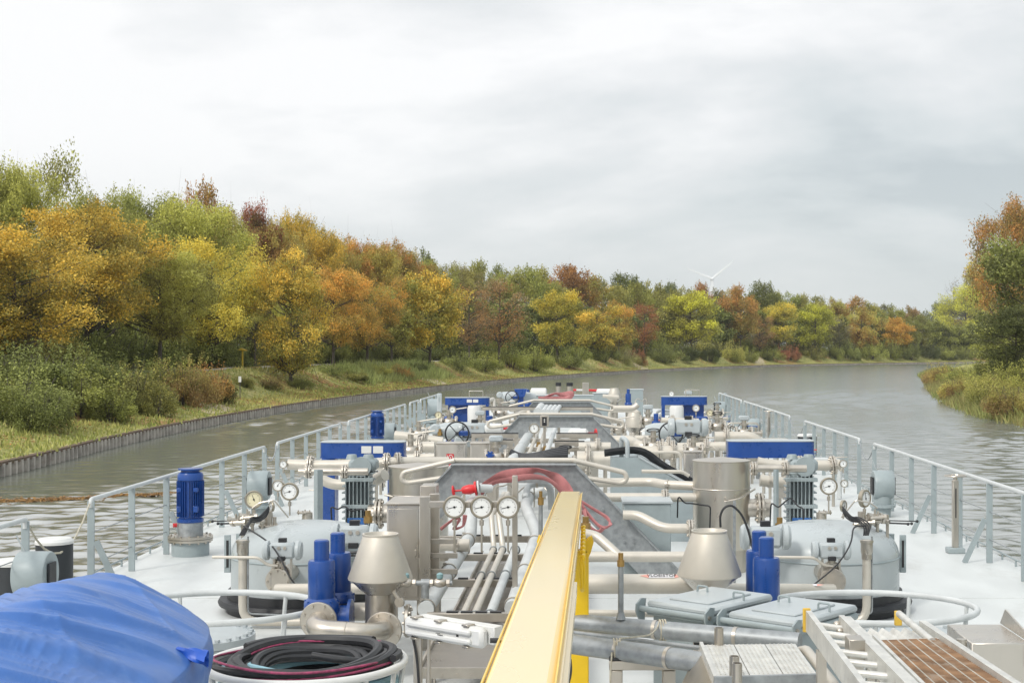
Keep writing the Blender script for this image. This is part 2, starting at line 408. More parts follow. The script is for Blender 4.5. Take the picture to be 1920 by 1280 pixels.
# ------------------------------------------------------------------ foliage
def leaf_mat():
    m = bpy.data.materials.new('autumn_leaves'); m.use_nodes = True; nt = m.node_tree; N = nt.nodes; L = nt.links; N.clear()
    out = N.new('ShaderNodeOutputMaterial')
    oi = N.new('ShaderNodeObjectInfo'); a2 = N.new('ShaderNodeAttribute'); a2.attribute_type = 'OBJECT'; a2.attribute_name = 'second_colour'
    tv = N.new('ShaderNodeAttribute'); tv.attribute_name = 'tint'
    sp = N.new('ShaderNodeSeparateColor'); L.new(tv.outputs['Color'], sp.inputs[0])
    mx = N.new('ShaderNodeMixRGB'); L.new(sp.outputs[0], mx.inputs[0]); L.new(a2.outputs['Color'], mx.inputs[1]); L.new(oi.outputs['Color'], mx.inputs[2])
    sc_ = N.new('ShaderNodeVectorMath'); sc_.operation = 'SCALE'; L.new(mx.outputs[0], sc_.inputs[0])
    mr = N.new('ShaderNodeMapRange'); L.new(sp.outputs[1], mr.inputs[0]); mr.inputs[3].default_value = 0.44; mr.inputs[4].default_value = 1.65; L.new(mr.outputs[0], sc_.inputs['Scale'])  # random leaf tones, spread widened to paint shadow contrast into the crowns
    df = N.new('ShaderNodeBsdfPrincipled'); L.new(sc_.outputs[0], df.inputs['Base Color']); df.inputs['Roughness'].default_value = 0.6; df.inputs['Specular IOR Level'].default_value = 0.25
    tr = N.new('ShaderNodeBsdfTranslucent'); L.new(sc_.outputs[0], tr.inputs[0])
    ms = N.new('ShaderNodeMixShader'); ms.inputs[0].default_value = 0.33; L.new(df.outputs[0], ms.inputs[1]); L.new(tr.outputs[0], ms.inputs[2]); L.new(ms.outputs[0], out.inputs[0])
    return m
LEAF = leaf_mat()
BARK = mat('bark', (0.10,0.085,0.07), rough=0.95, var=0.35, vscale=7, stretch=(1,1,0.3))
def leaf_mesh(name, P, tint, size, rng, up=0.5, asp=0.62):
    n = len(P); nv = rng.normal(size=(n, 3)); nv[:, 2] = np.abs(nv[:, 2])+up; nv /= np.linalg.norm(nv, axis=1)[:, None]
    t = rng.normal(size=(n, 3)); t -= nv*(t*nv).sum(1)[:, None]; t /= np.linalg.norm(t, axis=1)[:, None]; b = np.cross(nv, t)
    sz = size*rng.uniform(0.6, 1.3, n)[:, None]
    droop = nv*sz*0.18
    V = np.stack([P-t*sz, P-b*sz*asp-droop*0, P+t*sz-droop, P+b*sz*asp], 1).reshape(-1, 3)
    me = bpy.data.meshes.new(name)
    me.vertices.add(4*n); me.vertices.foreach_set('co', V.ravel().astype(np.float32))
    me.loops.add(4*n); me.loops.foreach_set('vertex_index', np.arange(4*n, dtype=np.int32))
    me.polygons.add(n); me.polygons.foreach_set('loop_start', np.arange(0, 4*n, 4, dtype=np.int32)); me.polygons.foreach_set('loop_total', np.full(n, 4, np.int32))
    me.update()
    ca = me.color_attributes.new('tint', 'FLOAT_COLOR', 'POINT')
    c = np.repeat(np.concatenate([tint, np.zeros((n, 1)), np.ones((n, 1))], 1), 4, 0).astype(np.float32)
    ca.data.foreach_set('color', c.ravel()); me.materials.append(LEAF)
    return me
def tree_proto(seed, nleaf, size, c0=0.24, nblob=46, dens=1.0, wid=0.5, sparse=0.0, round_=0.9):
    """unit tree: height 1, crown radius about wid; returns trunk mesh, crown mesh"""
    rng = np.random.default_rng(seed); B = []; Rr = []
    ch = 1-c0
    while len(B) < nblob:
        p = rng.uniform(-1, 1, 3)
        r = np.linalg.norm(p)
        if r > 1 or r < 0.35: continue
        prof = (1-abs(p[2])**2.2)**0.5*(1.0 if p[2] < 0 else round_)
        th = math.atan2(p[1], p[0]); lob = 1+0.16*math.sin(3*th+seed)+0.12*math.sin(5*th+2*seed)
        q = np.array([p[0]*wid*lob*0.95, p[1]*wid*lob*0.95, c0+ch*(0.46+0.42*np.sign(p[2])*abs(p[2])**0.8)]); B.append(q); Rr.append(rng.uniform(0.07, 0.17)*(0.75+0.5*wid)*(50/nblob)**0.3)
    B = np.array(B); Rr = np.array(Rr)
    w = Rr**2; idx = rng.choice(len(B), nleaf, p=w/w.sum())
    d = rng.normal(size=(nleaf, 3)); d /= np.linalg.norm(d, axis=1)[:, None]; d[:, 2] *= 0.62
    rad = rng.uniform(0.25, 1.0, nleaf)**0.5*(1+0.25*rng.normal(size=nleaf).clip(-1, 1.8))
    P = B[idx]+d*(Rr[idx]*rad)[:, None]
    # ragged twigs sticking out of the outline
    k = int(nleaf*0.05); tw = rng.integers(0, len(B), k); dirs = B[tw]-np.array([0, 0, c0+ch*0.35]); dirs /= np.linalg.norm(dirs, axis=1)[:, None]
    P[:k] = B[tw]+dirs*np.array([1,1,.55])*(Rr[tw]*rng.uniform(0.8, 1.5, k))[:, None]+rng.normal(size=(k, 3))*0.014
    keep = P[:, 2] > c0*0.72; 
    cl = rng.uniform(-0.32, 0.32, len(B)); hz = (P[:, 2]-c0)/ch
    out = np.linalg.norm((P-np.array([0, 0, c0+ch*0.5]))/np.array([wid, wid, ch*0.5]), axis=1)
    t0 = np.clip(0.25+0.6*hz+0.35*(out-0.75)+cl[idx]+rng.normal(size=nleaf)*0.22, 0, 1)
    t1 = np.clip(0.5+cl[idx]*0.7+rng.normal(size=nleaf)*0.19, 0, 1)
    crown = leaf_mesh('crown', P[keep], np.stack([t0, t1], 1)[keep], size, rng)
    mb = MB(); top = c0+ch*0.72
    bend = rng.uniform(-0.03, 0.03, 2)
    tp = [Vector((bend[0]*math.sin(3*z)*1.2, bend[1]*math.sin(2.5*z), z)) for z in np.linspace(-0.03, top, 9)]
    r0 = 0.020
    mb.tube(tp, [r0*(1.35 if i == 0 else 1)*(1-0.78*i/8) for i in range(9)], 8)
    order = rng.permutation(len(B))[:int(nblob*0.72)]
    for i in order:
        e = Vector(B[i]); zs = max(c0*0.9, min(e.z-0.05-0.22*math.hypot(e.x, e.y), top*0.95)); f = (zs+0.03)/(top+0.03)
        s = tp[0].lerp(tp[-1], f); s = Vector((bend[0]*math.sin(3*zs)*1.2, bend[1]*math.sin(2.5*zs), zs))
        mid = s.lerp(e, 0.55)+Vector((0, 0, -0.02)); rb = r0*(1-0.78*f)*0.55
        mb.tube([s, mid, e], [rb, rb*0.65, rb*0.22], 5)
        for _ in range(3):
            e2 = e+Vector(rng.normal(size=3))*0.075; mb.tube([mid.lerp(e, 0.5), e2], [rb*0.35, rb*0.1], 4)
    return mesh_of('trunk', mb, BARK, 60), crown
PROT = {
 'near': [tree_proto(3, 48000, 0.0078, 0.17, 95, wid=0.46), tree_proto(8, 48000, 0.0078, 0.20, 90, wid=0.45), tree_proto(15, 46000, 0.008, 0.15, 100, wid=0.47)],
 'low':  [tree_proto(22, 36000, 0.0082, 0.08, 90, wid=0.36)],
 'mid':  [tree_proto(31, 19000, 0.0130, 0.16, 60, wid=0.45), tree_proto(37, 19000, 0.0130, 0.14, 66, wid=0.45), tree_proto(44, 16000, 0.0125, 0.17, 56, wid=0.43)],
 'sparse': [tree_proto(51, 11000, 0.0095, 0.2, 64, wid=0.42), tree_proto(57, 7000, 0.0095, 0.2, 64, wid=0.38)],
 'under': [tree_proto(81, 9000, 0.022, 0.02, 50, wid=0.46), tree_proto(85, 9000, 0.022, 0.02, 50, wid=0.46)],
 'bare': [tree_proto(63, 350, 0.012, 0.2, 70, wid=0.40)],
 'round': [tree_proto(71, 20000, 0.0118, 0.18, 90, wid=0.45, round_=1.0), tree_proto(77, 20000, 0.0118, 0.2, 90, wid=0.43, round_=1.0)],
}
def bush_proto(seed, n, size):
    rng = np.random.default_rng(seed); nb = 26
    B = np.stack([rng.uniform(-0.75, 0.75, nb), rng.uniform(-0.75, 0.75, nb), rng.uniform(0.12, 0.75, nb)], 1)
    B[:, 2] *= 1-0.45*np.hypot(B[:, 0], B[:, 1]); Rr = rng.uniform(0.16, 0.3, nb)
    idx = rng.integers(0, nb, n); d = rng.normal(size=(n, 3)); d /= np.linalg.norm(d, axis=1)[:, None]
    P = B[idx]+d*(Rr[idx]*rng.uniform(0.2, 1.1, n)**0.6)[:, None]; P[:, 2] = np.abs(P[:, 2])
    k = n//6; st = rng.integers(0, 60, k); sa = rng.uniform(0, 6.28, 60); sr = rng.uniform(0.1, 0.85, 60); sh = rng.uniform(0.55, 1.15, 60); q = rng.uniform(0.45, 1, k)
    P[:k] = np.stack([sr[st]*np.cos(sa[st])*(0.6+0.5*q), sr[st]*np.sin(sa[st])*(0.6+0.5*q), sh[st]*q], 1)+rng.normal(size=(k, 3))*0.03
    cl = rng.uniform(-0.25, 0.25, nb)
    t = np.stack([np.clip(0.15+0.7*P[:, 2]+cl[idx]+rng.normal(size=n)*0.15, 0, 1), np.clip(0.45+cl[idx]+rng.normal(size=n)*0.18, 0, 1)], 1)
    c = leaf_mesh('foliage', P, t, size, rng, up=0.3)
    mb = MB()
    for _ in range(14):
        a = rng.uniform(0, 6.28); r = rng.uniform(0.2, 0.7)
        mb.tube([(0.15*math.cos(a), 0.15*math.sin(a), -0.05), (r*0.7*math.cos(a), r*0.7*math.sin(a), 0.4), (r*math.cos(a), r*math.sin(a), 0.8)], [0.02, 0.012, 0.005], 4)
    return mesh_of('stems', mb, BARK, 60), c
BUSH = [bush_proto(5, 13000, 0.023), bush_proto(6, 13000, 0.023), bush_proto(9, 12000, 0.024), bush_proto(14, 12000, 0.024)]
def solve(px, s, right=False):
    """where the line of sight at picture column px stands s metres behind the bank edge"""
    C, NN = (RB, RN) if right else (LB, LN)
    lo, hi = 25.0, 900.0; k = (px-VX)/F; prev = None
    Y = lo
    while Y < hi:
        v, i = side_of(C, NN, np.array([CX+k*Y, Y]))
        if v > s and (not right or Y > 60): break
        Y *= 1.012
    X = CX+k*Y
    z = float((hR if right else hL)(np.array(max(s, 0.3)), X, Y)) if s < 25 else (1.6 if not right else 0.6)
    return X, Y, z
RNG = random.Random(4)
COLS = dict(yellow=(0.68,0.54,0.085), gold=(0.70,0.48,0.08), orange=(0.66,0.37,0.08), ygreen=(0.50,0.49,0.12), lime=(0.58,0.57,0.06), green=(0.25,0.28,0.08),
    mid=(0.36,0.37,0.09), dark=(0.145,0.16,0.05), olive=(0.40,0.36,0.10), red=(0.36,0.12,0.07), rust=(0.50,0.25,0.075), brown=(0.30,0.18,0.085), deep=(0.08,0.095,0.032), grey=(0.30,0.26,0.15), bluegreen=(0.29,0.31,0.09))
def tree_at(px, top, wpx, s, c1, c2, label, kind='near', group=None, right=False, name='tree', dY=0):
    X, Y, z = solve(px, s, right)
    if dY: Y += dY; X = CX+(px-VX)*Y/F
    H = CZ+(HY-top)*Y/F - z; Wd = wpx*Y/F
    pr = RNG.choice(PROT[kind]); tr, cr = pr
    t = thing(name, label, 'tree', (X, Y, z-0.05), group)
    k = Wd/0.86
    t.scale = (k, k, H); t.rotation_euler = (0, 0, RNG.uniform(0, 6.28))
    a = link(bpy.data.objects.new('trunk', tr)); a.parent = t
    c = link(bpy.data.objects.new('crown', cr)); c.parent = t
    v = RNG.uniform(0.88, 1.12); c.color = (*[x*v for x in COLS[c1]], 1); c['second_colour'] = [x*v for x in COLS[c2]]
    return t
def bush_at(px, top, wpx, s, c1, c2, label, group=None, right=False, name='shrub'):
    X, Y, z = solve(px, s, right); H = max((CZ+(HY-top)*Y/F - z)*1.15, 0.9); Wd = wpx*Y/F
    t = thing(name, label, 'shrub', (X, Y, z-0.05), group); t.scale = (Wd/1.6, Wd/1.6, H/0.85); t.rotation_euler = (0, 0, RNG.uniform(0, 6.28))
    st, fo = RNG.choice(BUSH)
    a = link(bpy.data.objects.new('stems', st)); a.parent = t
    c = link(bpy.data.objects.new('foliage', fo)); c.parent = t
    v = RNG.uniform(1.0, 1.4); c.color = (*[x*v for x in COLS[c1]], 1); c['second_colour'] = [x*v for x in COLS[c2]]
    return t
# front row of the left bank, from the left edge of the view to the bend
FRONT = [
 (25,395,300,11,'gold','dark','big tree at the left edge, golden on top and dark green below','near'),
 (165,345,250,13,'gold','olive','tall open orange-gold tree right beside the dark-bottomed one at the left edge','near'),
 (300,440,190,10.5,'ygreen','olive','yellow-green tree with a bare straight trunk behind the big hedge, left of the clearing','near'),
 (395,420,190,11,'yellow','ygreen','bright yellow tree at the left edge of the grassy clearing with the yellow post','near'),
 (478,470,110,12,'ygreen','olive','pale yellow-green tree standing just behind the yellow post','near'),
 (545,448,165,4.6,'gold','green','gold tree with low green boughs nearly touching the grass, on the bank edge','low'),
 (625,480,130,8.5,'orange','olive','orange tree leaning over two slanting trunks right of the low-boughed gold tree','near'),
 (688,495,130,8.0,'orange','green','orange and green tree with drooping right side, above the tall pale grass','near'),
 (735,500,110,9.5,'mid','olive','olive green tree between the drooping orange tree and the round yellow-green one','mid'),
 (805,488,125,6.5,'gold','mid','wide yellow-green tree with orange right flank, left of the greyish thin trees','mid'),
 (880,520,100,9.0,'rust','grey','greyish thinning tree with a few rust leaves, first right of the orange-flanked tree','sparse'),
 (935,500,120,6.5,'grey','rust','nearly bare grey tree with an orange-red skirt of leaves low on its boughs','sparse'),
 (1046,530,98,6.0,'yellow','mid','vivid golden yellow tree, brightest on the far bank, with a dark trunk','round'),
 (1122,558,95,6.5,'gold','mid','small yellow-orange tree with three thin trunks, right of the vivid yellow one','mid'),
 (1160,548,60,8.0,'orange','olive','pale orange slim tree against the left side of the red tree','mid'),
 (1208,556,66,8.0,'red','rust','red leaved tree halfway along the far bank','sparse'),
 (1298,533,105,7.0,'lime','olive','big domed yellow-green tree left below the wind turbine','round'),
 (1388,527,68,10.0,'rust','olive','rust-brown tall tree just right of the wind turbine','mid'),
 (1425,580,62,6.0,'rust','grey','brownish red thin tree in front of the round yellow tree','sparse'),
 (1463,557,72,7.5,'yellow','mid','round topped yellow tree, left one of a matching pair on the far bank','round'),
 (1527,560,78,6.5,'lime','mid','round topped yellow-green tree, right one of a matching pair on the far bank','round'),
 (1572,590,55,7.0,'grey','dark','grey-brown nearly leafless tree right of the matching round pair','sparse'),
 (1616,563,66,6.5,'ygreen','rust','yellow-green tree with rust tips in the farthest part of the bank','mid'),
 (1682,590,58,6.0,'orange','gold','small bright orange tree near the far end of the bank','mid'),
 (1725,585,45,6.5,'green','olive','green tree at the far end of the left bank, last before the right bank','mid'),
]
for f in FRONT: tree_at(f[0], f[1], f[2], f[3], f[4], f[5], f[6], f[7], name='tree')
BACK = [
 (-10,262,150,27,'ygreen','mid','yellow-green tall tree cut by the left edge, top of the skyline','near'),
 (108,232,160,30,'mid','olive','tallest airy green tree on the skyline at the far left, sky showing through','sparse'),
 (262,318,150,26,'mid','green','broad green crown on the skyline right of the tallest airy tree','near'),
 (345,335,190,21,'ygreen','mid','large lime-green dome standing left of the dark red tree','near'),
 (385,322,90,34,'rust','mid','rusty green crown peeping over the lime-green dome','mid'),
 (465,344,110,28,'red','dark','dark red tree on the skyline, the only crimson one at the left','near'),
 (545,368,105,30,'gold','mid','orange-gold pointed crown directly right of the dark red tree','near'),
 (595,385,70,36,'bluegreen','grey','thin grey-green crown behind the orange-gold pointed one','sparse'),
 (645,418,100,28,'orange','olive','orange crown on the skyline above the two slanting trunks','near'),
 (690,425,70,30,'grey','brown','bare topped birch-like tree between two orange skyline crowns','bare'),
 (733,427,115,27,'rust','olive','broad rust-orange crown on the skyline left of the dark green one','near'),
 (792,448,70,34,'dark','green','dark green crown on the skyline behind the rust-orange one','mid'),
 (838,475,90,28,'grey','olive','faded thin crown on the skyline with bare twigs on top','sparse'),
 (905,478,80,30,'mid','olive','olive skyline crown above the nearly bare grey tree','mid'),
 (938,473,60,36,'bluegreen','green','grey-green round crown rising above the greyish thin trees','mid'),
 (985,490,90,26,'mid','green','plain green crown left of the rust-brown skyline dome','mid'),
 (1062,480,100,30,'rust','brown','rust-brown dome on the skyline behind the vivid golden tree','round'),
 (1125,503,90,28,'olive','gold','olive-gold crown right of the rust-brown skyline dome','mid'),
 (1172,498,85,30,'dark','green','dark green dome on the skyline above the red tree','round'),
 (1215,514,70,30,'olive','mid','olive crown between two dark green domes on the skyline','mid'),
 (1253,517,60,30,'dark','green','smaller dark green dome left of the wind turbine','round'),
 (1310,522,60,32,'rust','brown','brown-red crown behind the big domed yellow-green tree','mid'),
 (1345,530,60,24,'grey','green','grey-green crown directly below the wind turbine','mid'),
 (1425,520,80,28,'dark','mid','dark green crown behind the rust-brown tall tree','mid'),
 (1480,537,70,28,'green','mid','mid green crown behind the left one of the round pair','mid'),
 (1535,540,75,28,'olive','green','olive crown behind the right one of the round pair','mid'),
 (1598,543,70,28,'rust','olive','orange-brown crown on the far skyline right of the round pair','mid'),
 (1655,557,65,26,'green','grey','grey-green crown on the far skyline above the small orange tree','mid'),
 (1707,565,50,26,'brown','olive','brownish last crown on the far skyline','mid'),
]
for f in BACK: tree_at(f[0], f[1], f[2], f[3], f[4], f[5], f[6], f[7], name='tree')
for px, top, w, s, a, b in [(55,268,150,26,'ygreen','mid'),(190,325,150,24,'mid','olive'),(305,338,140,25,'olive','gold'),(425,362,110,24,'ygreen','rust'),(505,385,110,25,'olive','rust'),(590,402,110,24,'gold','olive'),(620,418,100,27,'mid','rust'),(680,430,100,25,'rust','mid'),(705,438,100,23,'olive','gold'),(765,448,100,25,'olive','rust'),(815,466,90,25,'mid','olive'),(865,478,90,24,'olive','grey'),(965,486,80,25,'mid','olive'),(1020,492,80,25,'olive','mid'),(1095,498,80,25,'mid','rust'),(1145,505,70,25,'olive','mid'),(1195,512,70,24,'mid','olive'),(1275,526,70,24,'olive','mid'),(1370,530,60,22,'olive','rust'),(1450,538,60,24,'mid','olive'),(1510,545,60,24,'olive','mid'),(1565,548,60,24,'mid','rust'),(1630,556,60,24,'olive','mid'),(1680,566,50,22,'mid','olive')]:
    tree_at(px, top, w, s, a, b, 'olive to gold tree closing the gaps between the skyline crowns of the left bank', 'near' if px < 900 else 'mid', group='gap filling trees of the back row')
k = 0
for px, top, w, s in [(-40,420,170,18),(80,430,160,19),(190,440,150,20),(270,450,140,18),(345,480,130,18),(440,470,130,18),(520,480,130,19),(590,490,120,17),(650,520,110,18),(715,520,110,18),
    (770,530,100,18),(830,540,95,17),(890,550,90,17),(950,540,90,17),(1005,545,85,16),(1075,550,80,16),(1110,570,70,15),(1150,575,70,15),(1190,575,70,15),(1235,560,75,15),(1265,570,60,14),(1340,560,70,14),(1365,575,50,14),(1415,565,60,14),(1445,570,50,14),(1495,575,55,14),(1555,575,60,14),(1590,580,55,14),(1640,580,55,13),(1665,590,45,13),(1700,595,45,12),(1750,590,50,11)]:
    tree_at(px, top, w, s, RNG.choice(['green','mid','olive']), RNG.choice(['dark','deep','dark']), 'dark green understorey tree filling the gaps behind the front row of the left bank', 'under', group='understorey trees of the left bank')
# undergrowth
for i in range(46):
    px = -30+i*38+RNG.uniform(-12, 12); near = px < 430
    top = (632 if near else 640+min((px-430)*0.006, 10))+RNG.uniform(-14, 10); w = (120 if near else max(46, 92-px*0.03))
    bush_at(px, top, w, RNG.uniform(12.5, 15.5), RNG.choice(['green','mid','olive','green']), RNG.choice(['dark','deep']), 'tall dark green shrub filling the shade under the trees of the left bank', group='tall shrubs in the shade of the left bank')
SHR = [(30,668,170,6.5,'green','dark'),(20,712,190,4.2,'bluegreen','dark'),(110,672,160,6.0,'green','dark'),(150,712,160,3.8,'mid','dark'),(215,684,150,5.5,'green','dark'),(250,705,130,3.4,'olive','dark'),(310,690,120,5.0,'mid','dark'),(345,692,100,3.4,'olive','brown'),(395,702,80,3.0,'rust','dark'),(75,745,110,2.4,'green','dark'),(205,750,90,2.2,'mid','dark'),
 (285,740,80,2.2,'olive','dark')]
SLAB = ['dark shrub at the foot of the tree at the left edge','blue-green shrub at the lower left edge of the hedge','green shrub in the back of the hedge at the left, before the leaning trunk','wide mid green shrub in the front of the hedge','tall green shrub in the middle of the hedge','olive shrub low in the front of the hedge','green shrub under the yellow-green tree with the bare trunk','olive brown shrub near the right end of the hedge','rusty brown shrub ending the hedge at the clearing','low green shrub at the grass strip, leftmost front of the hedge','low dark shrub at the grass strip, middle front of the hedge','low olive shrub at the grass strip, right front of the hedge']
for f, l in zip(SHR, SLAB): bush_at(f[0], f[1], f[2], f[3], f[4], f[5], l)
SHR2 = [(455,722,40,5.2,'olive','dark'),(505,715,45,4.4,'brown','dark'),(560,712,50,4.2,'mid','dark'),(625,690,60,6.0,'green','dark'),(660,700,60,4.8,'olive','dark'),(700,688,70,5.5,'mid','olive'),(745,690,50,4.6,'rust','dark'),(775,680,50,6,'dark','deep'),
 (860,668,70,5.5,'bluegreen','dark'),(905,670,60,4.4,'mid','dark'),(955,660,70,5.2,'bluegreen','mid'),(1000,662,70,4.2,'mid','bluegreen'),(1060,664,60,4.6,'bluegreen','dark'),(1080,656,50,6.5,'mid','green'),(1130,655,60,6,'bluegreen','dark'),(1195,660,35,4.6,'red','dark'),(1170,662,50,5,'grey','mid'),(1240,655,60,5,'bluegreen','dark'),(1280,650,60,5.5,'dark','deep'),(1330,655,40,5,'dark','deep'),(1372,650,45,4.4,'olive','mid'),
 (1400,658,40,4.2,'mid','dark'),(1440,655,50,5,'mid','dark'),(1478,655,40,4.2,'red','brown'),(1520,655,50,5,'olive','dark'),(1560,650,40,5,'mid','dark'),(1590,648,45,4.6,'bluegreen','dark'),(1630,645,50,4.4,'mid','bluegreen'),(1670,645,45,4.4,'mid','dark'),(1705,643,40,4.4,'bluegreen','dark'),(1740,645,40,4.4,'dark','deep')]
for f in SHR2:
    l = {1195: 'dark red shrub low on the far bank below the red tree', 1478: 'purple-red shrub below the left one of the round tree pair', 745: 'rusty shrub at the foot of the wide yellow-green tree', 505: 'brown shrub under the low boughs of the gold tree'}.get(f[0])
    if l: bush_at(*f, l)
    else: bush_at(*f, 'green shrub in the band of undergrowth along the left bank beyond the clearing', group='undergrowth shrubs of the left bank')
for px, top, w, s in ((1765,600,50,11),(1790,605,50,11),(1815,600,55,11),(1840,600,60,11),(1870,600,60,11)):
    tree_at(px, top, w, s, 'mid', 'dark', 'dark green understorey tree filling the gaps behind the front row of the left bank', 'under', group='understorey trees of the left bank')
for px in (1755,1772,1790,1808,1826,1845): bush_at(px, 655, 40, 4.5, 'mid', 'dark', 'green shrub in the band of undergrowth along the left bank beyond the clearing', group='undergrowth shrubs of the left bank')
# right bank
tree_at(1910,340,150,16,'rust','green','tall tree with an orange top rising behind the dark green one at the right edge','near',right=True)
tree_at(1938,415,205,9,'bluegreen','dark','big dark green tree at the right edge of the view, overhanging the bank','round',right=True)
tree_at(1905,560,150,6,'dark','deep','low dark green tree at the foot of the big one on the right bank','low',right=True)
tree_at(1812,525,125,8,'lime','lime','bright lime-yellow tree on the right bank','low',right=True, dY=-6)
tree_at(1850,455,80,18,'yellow','mid','yellow-green tree half hidden behind the big dark green one on the right','mid',right=True, dY=25)
tree_at(1788,512,75,10,'grey','brown','bare twiggy tree rising behind the lime-yellow one','bare',right=True, dY=60)
tree_at(1772,552,70,8,'green','dark','small green tree at the left tip of the right bank wood','mid',right=True, dY=70)
tree_at(1795,590,60,7,'rust','mid','small rust-tinged tree behind the lime-yellow one','mid',right=True, dY=50)
for px, top, w, s, dy in ((1800,640,70,12,20),(1840,600,90,13,15),(1885,600,100,12,8),(1925,600,100,13,4),(1775,650,60,10,40),(1950,620,110,11,0)):
    tree_at(px, top, w, s, 'mid', 'dark', 'dark green understorey tree in the shade of the right bank wood', 'under', right=True, dY=dy, group='understorey trees of the right bank')
for i, (px, top, w, s, a, b, l) in enumerate([(1765,690,60,1.5,'olive','brown','olive bush at the tip of the right bank'),(1815,690,90,4,'mid','dark','green bush below the lime-yellow tree'),(1880,700,100,4,'mid','olive','green bush at the waterside below the big dark tree'),(1925,690,90,6,'ygreen','dark','yellow-green bush cut by the right edge'),(1795,640,60,7,'dark','deep','dark bush at the foot of the lime-yellow tree'),(1760,700,50,2.2,'olive','dark','small olive bush at the waterline of the bank tip'),(1800,712,70,1.4,'mid','brown','low bush at the waterline below the lime-yellow tree'),(1850,720,80,1.6,'olive','dark','low bush at the waterline in the middle of the right bank'),(1900,728,90,1.4,'mid','brown','low bush at the waterline near the right edge'),(1905,660,110,7,'mid','dark','tall bush under the boughs of the big dark green tree')]):
    bush_at(px, top, w, s, a, b, l, right=True)
# grass, reeds, fallen leaves
def blades(name, C, NN, i0, i1, s0, s1, n, h, w, cols, seed, hf, falloff=None):
    rng = np.random.default_rng(seed)
    u = rng.uniform(0, 1, n)**(falloff or 1); i = (i0+u*(i1-i0)).astype(int); s = rng.uniform(s0, s1, n)
    p = C[i]+NN[i]*s[:, None]+rng.uniform(-0.5, 0.5, (n, 2)); z = hf(s, p[:, 0], p[:, 1])
    a = rng.uniform(0, 6.28, n); hh = h*rng.uniform(0.4, 1.25, n); ww = w*rng.uniform(0.6, 1.4, n)
    dx, dy = np.cos(a), np.sin(a); le = rng.normal(size=(n, 2))*0.35*hh[:, None]
    V = np.stack([np.stack([p[:, 0]-dx*ww, p[:, 1]-dy*ww, z-0.03], 1), np.stack([p[:, 0]+dx*ww, p[:, 1]+dy*ww, z-0.03], 1), np.stack([p[:, 0]+le[:, 0], p[:, 1]+le[:, 1], z+hh], 1)], 1).reshape(-1, 3)
    me = bpy.data.meshes.new(name); me.from_pydata(V.tolist(), [], np.arange(3*n).reshape(-1, 3).tolist())
    ca = me.color_attributes.new('tint', 'FLOAT_COLOR', 'POINT')
    patch = np.clip(0.5+0.5*wav(p[:, 0]*0.5, p[:, 1]*0.35, seed), 0, 1)
    t = np.stack([np.clip(patch+rng.normal(size=n)*0.2, 0, 1), np.clip(0.5+rng.normal(size=n)*0.2, 0, 1), np.zeros(n), np.ones(n)], 1)
    ca.data.foreach_set('color', np.repeat(t, 3, 0).astype(np.float32).ravel()); me.materials.append(LEAF)
    o = link(bpy.data.objects.new(name, me)); o.color = (*cols[0], 1); o['second_colour'] = list(cols[1])
    return tag(o, kind='stuff')
o = blades('grass', LB, LN, 110, 620, 0.15, 8.5, 60000, 0.22, 0.05, ((0.50,0.45,0.16),(0.25,0.31,0.08)), 1, hL, 1.8); tag(o, 'short green and straw grass on the sloping left bank', 'grass')
o = blades('tall_grass', LB, LN, 225, 262, 3.6, 7.5, 5000, 0.9, 0.05, ((0.42,0.44,0.17),(0.24,0.30,0.09)), 7, hL); tag(o, 'tall pale grass under the drooping orange tree', 'grass')
o = blades('reeds', RB, RN, 95, 225, 0.0, 4.5, 30000, 0.85, 0.05, ((0.22,0.26,0.08),(0.30,0.25,0.10)), 2, hR); tag(o, 'reeds and tall weeds fringing the right bank', 'reeds')
def litter():
    rng = np.random.default_rng(12); P = []
    for i0, i1, s0, s1, n in ((196, 242, 0.6, 6.5, 15000), (258, 285, 0.8, 6, 4000), (120, 200, 1.5, 3.4, 2600), (330, 370, 0.8, 3, 1200)):
        i = rng.integers(i0, i1, n); s = rng.uniform(s0, s1, n); p = LB[i]+LN[i]*s[:, None]; P.append(np.stack([p[:, 0], p[:, 1], hL(s, p[:, 0], p[:, 1])+0.03], 1))
    P = np.concatenate(P); n = len(P)
    me = leaf_mesh('fallen_leaves', P, rng.uniform(0.1, 0.9, (n, 2)), 0.085, rng, up=2.5)
    o = link(bpy.data.objects.new('fallen_leaves', me)); o.color = (0.58,0.33,0.12,1); o['second_colour'] = [0.32,0.16,0.06]
    tag(o, 'orange-brown fallen leaves scattered over the left bank', 'fallen leaves', kind='stuff')
litter()
def floating():
    rng = np.random.default_rng(3); n = 2600; u = rng.uniform(0, 1, n); px = -60+420*u; py = 943-20*u+rng.normal(size=n)*2.6*(1-0.6*u)
    Y = (CZ-WZ)*F/(py-HY); P = np.stack([CX+(px-VX)*Y/F, Y, np.full(n, WZ+0.02)], 1)
    me = leaf_mesh('floating_leaves', P, rng.uniform(0.1, 0.9, (n, 2)), 0.06, rng, up=6)
    o = link(bpy.data.objects.new('floating_leaves', me)); o.color = (0.40,0.23,0.07,1); o['second_colour'] = [0.24,0.13,0.05]
    tag(o, 'streak of orange-brown leaves drifting on the water at the left', 'floating leaves', kind='stuff')
floating()
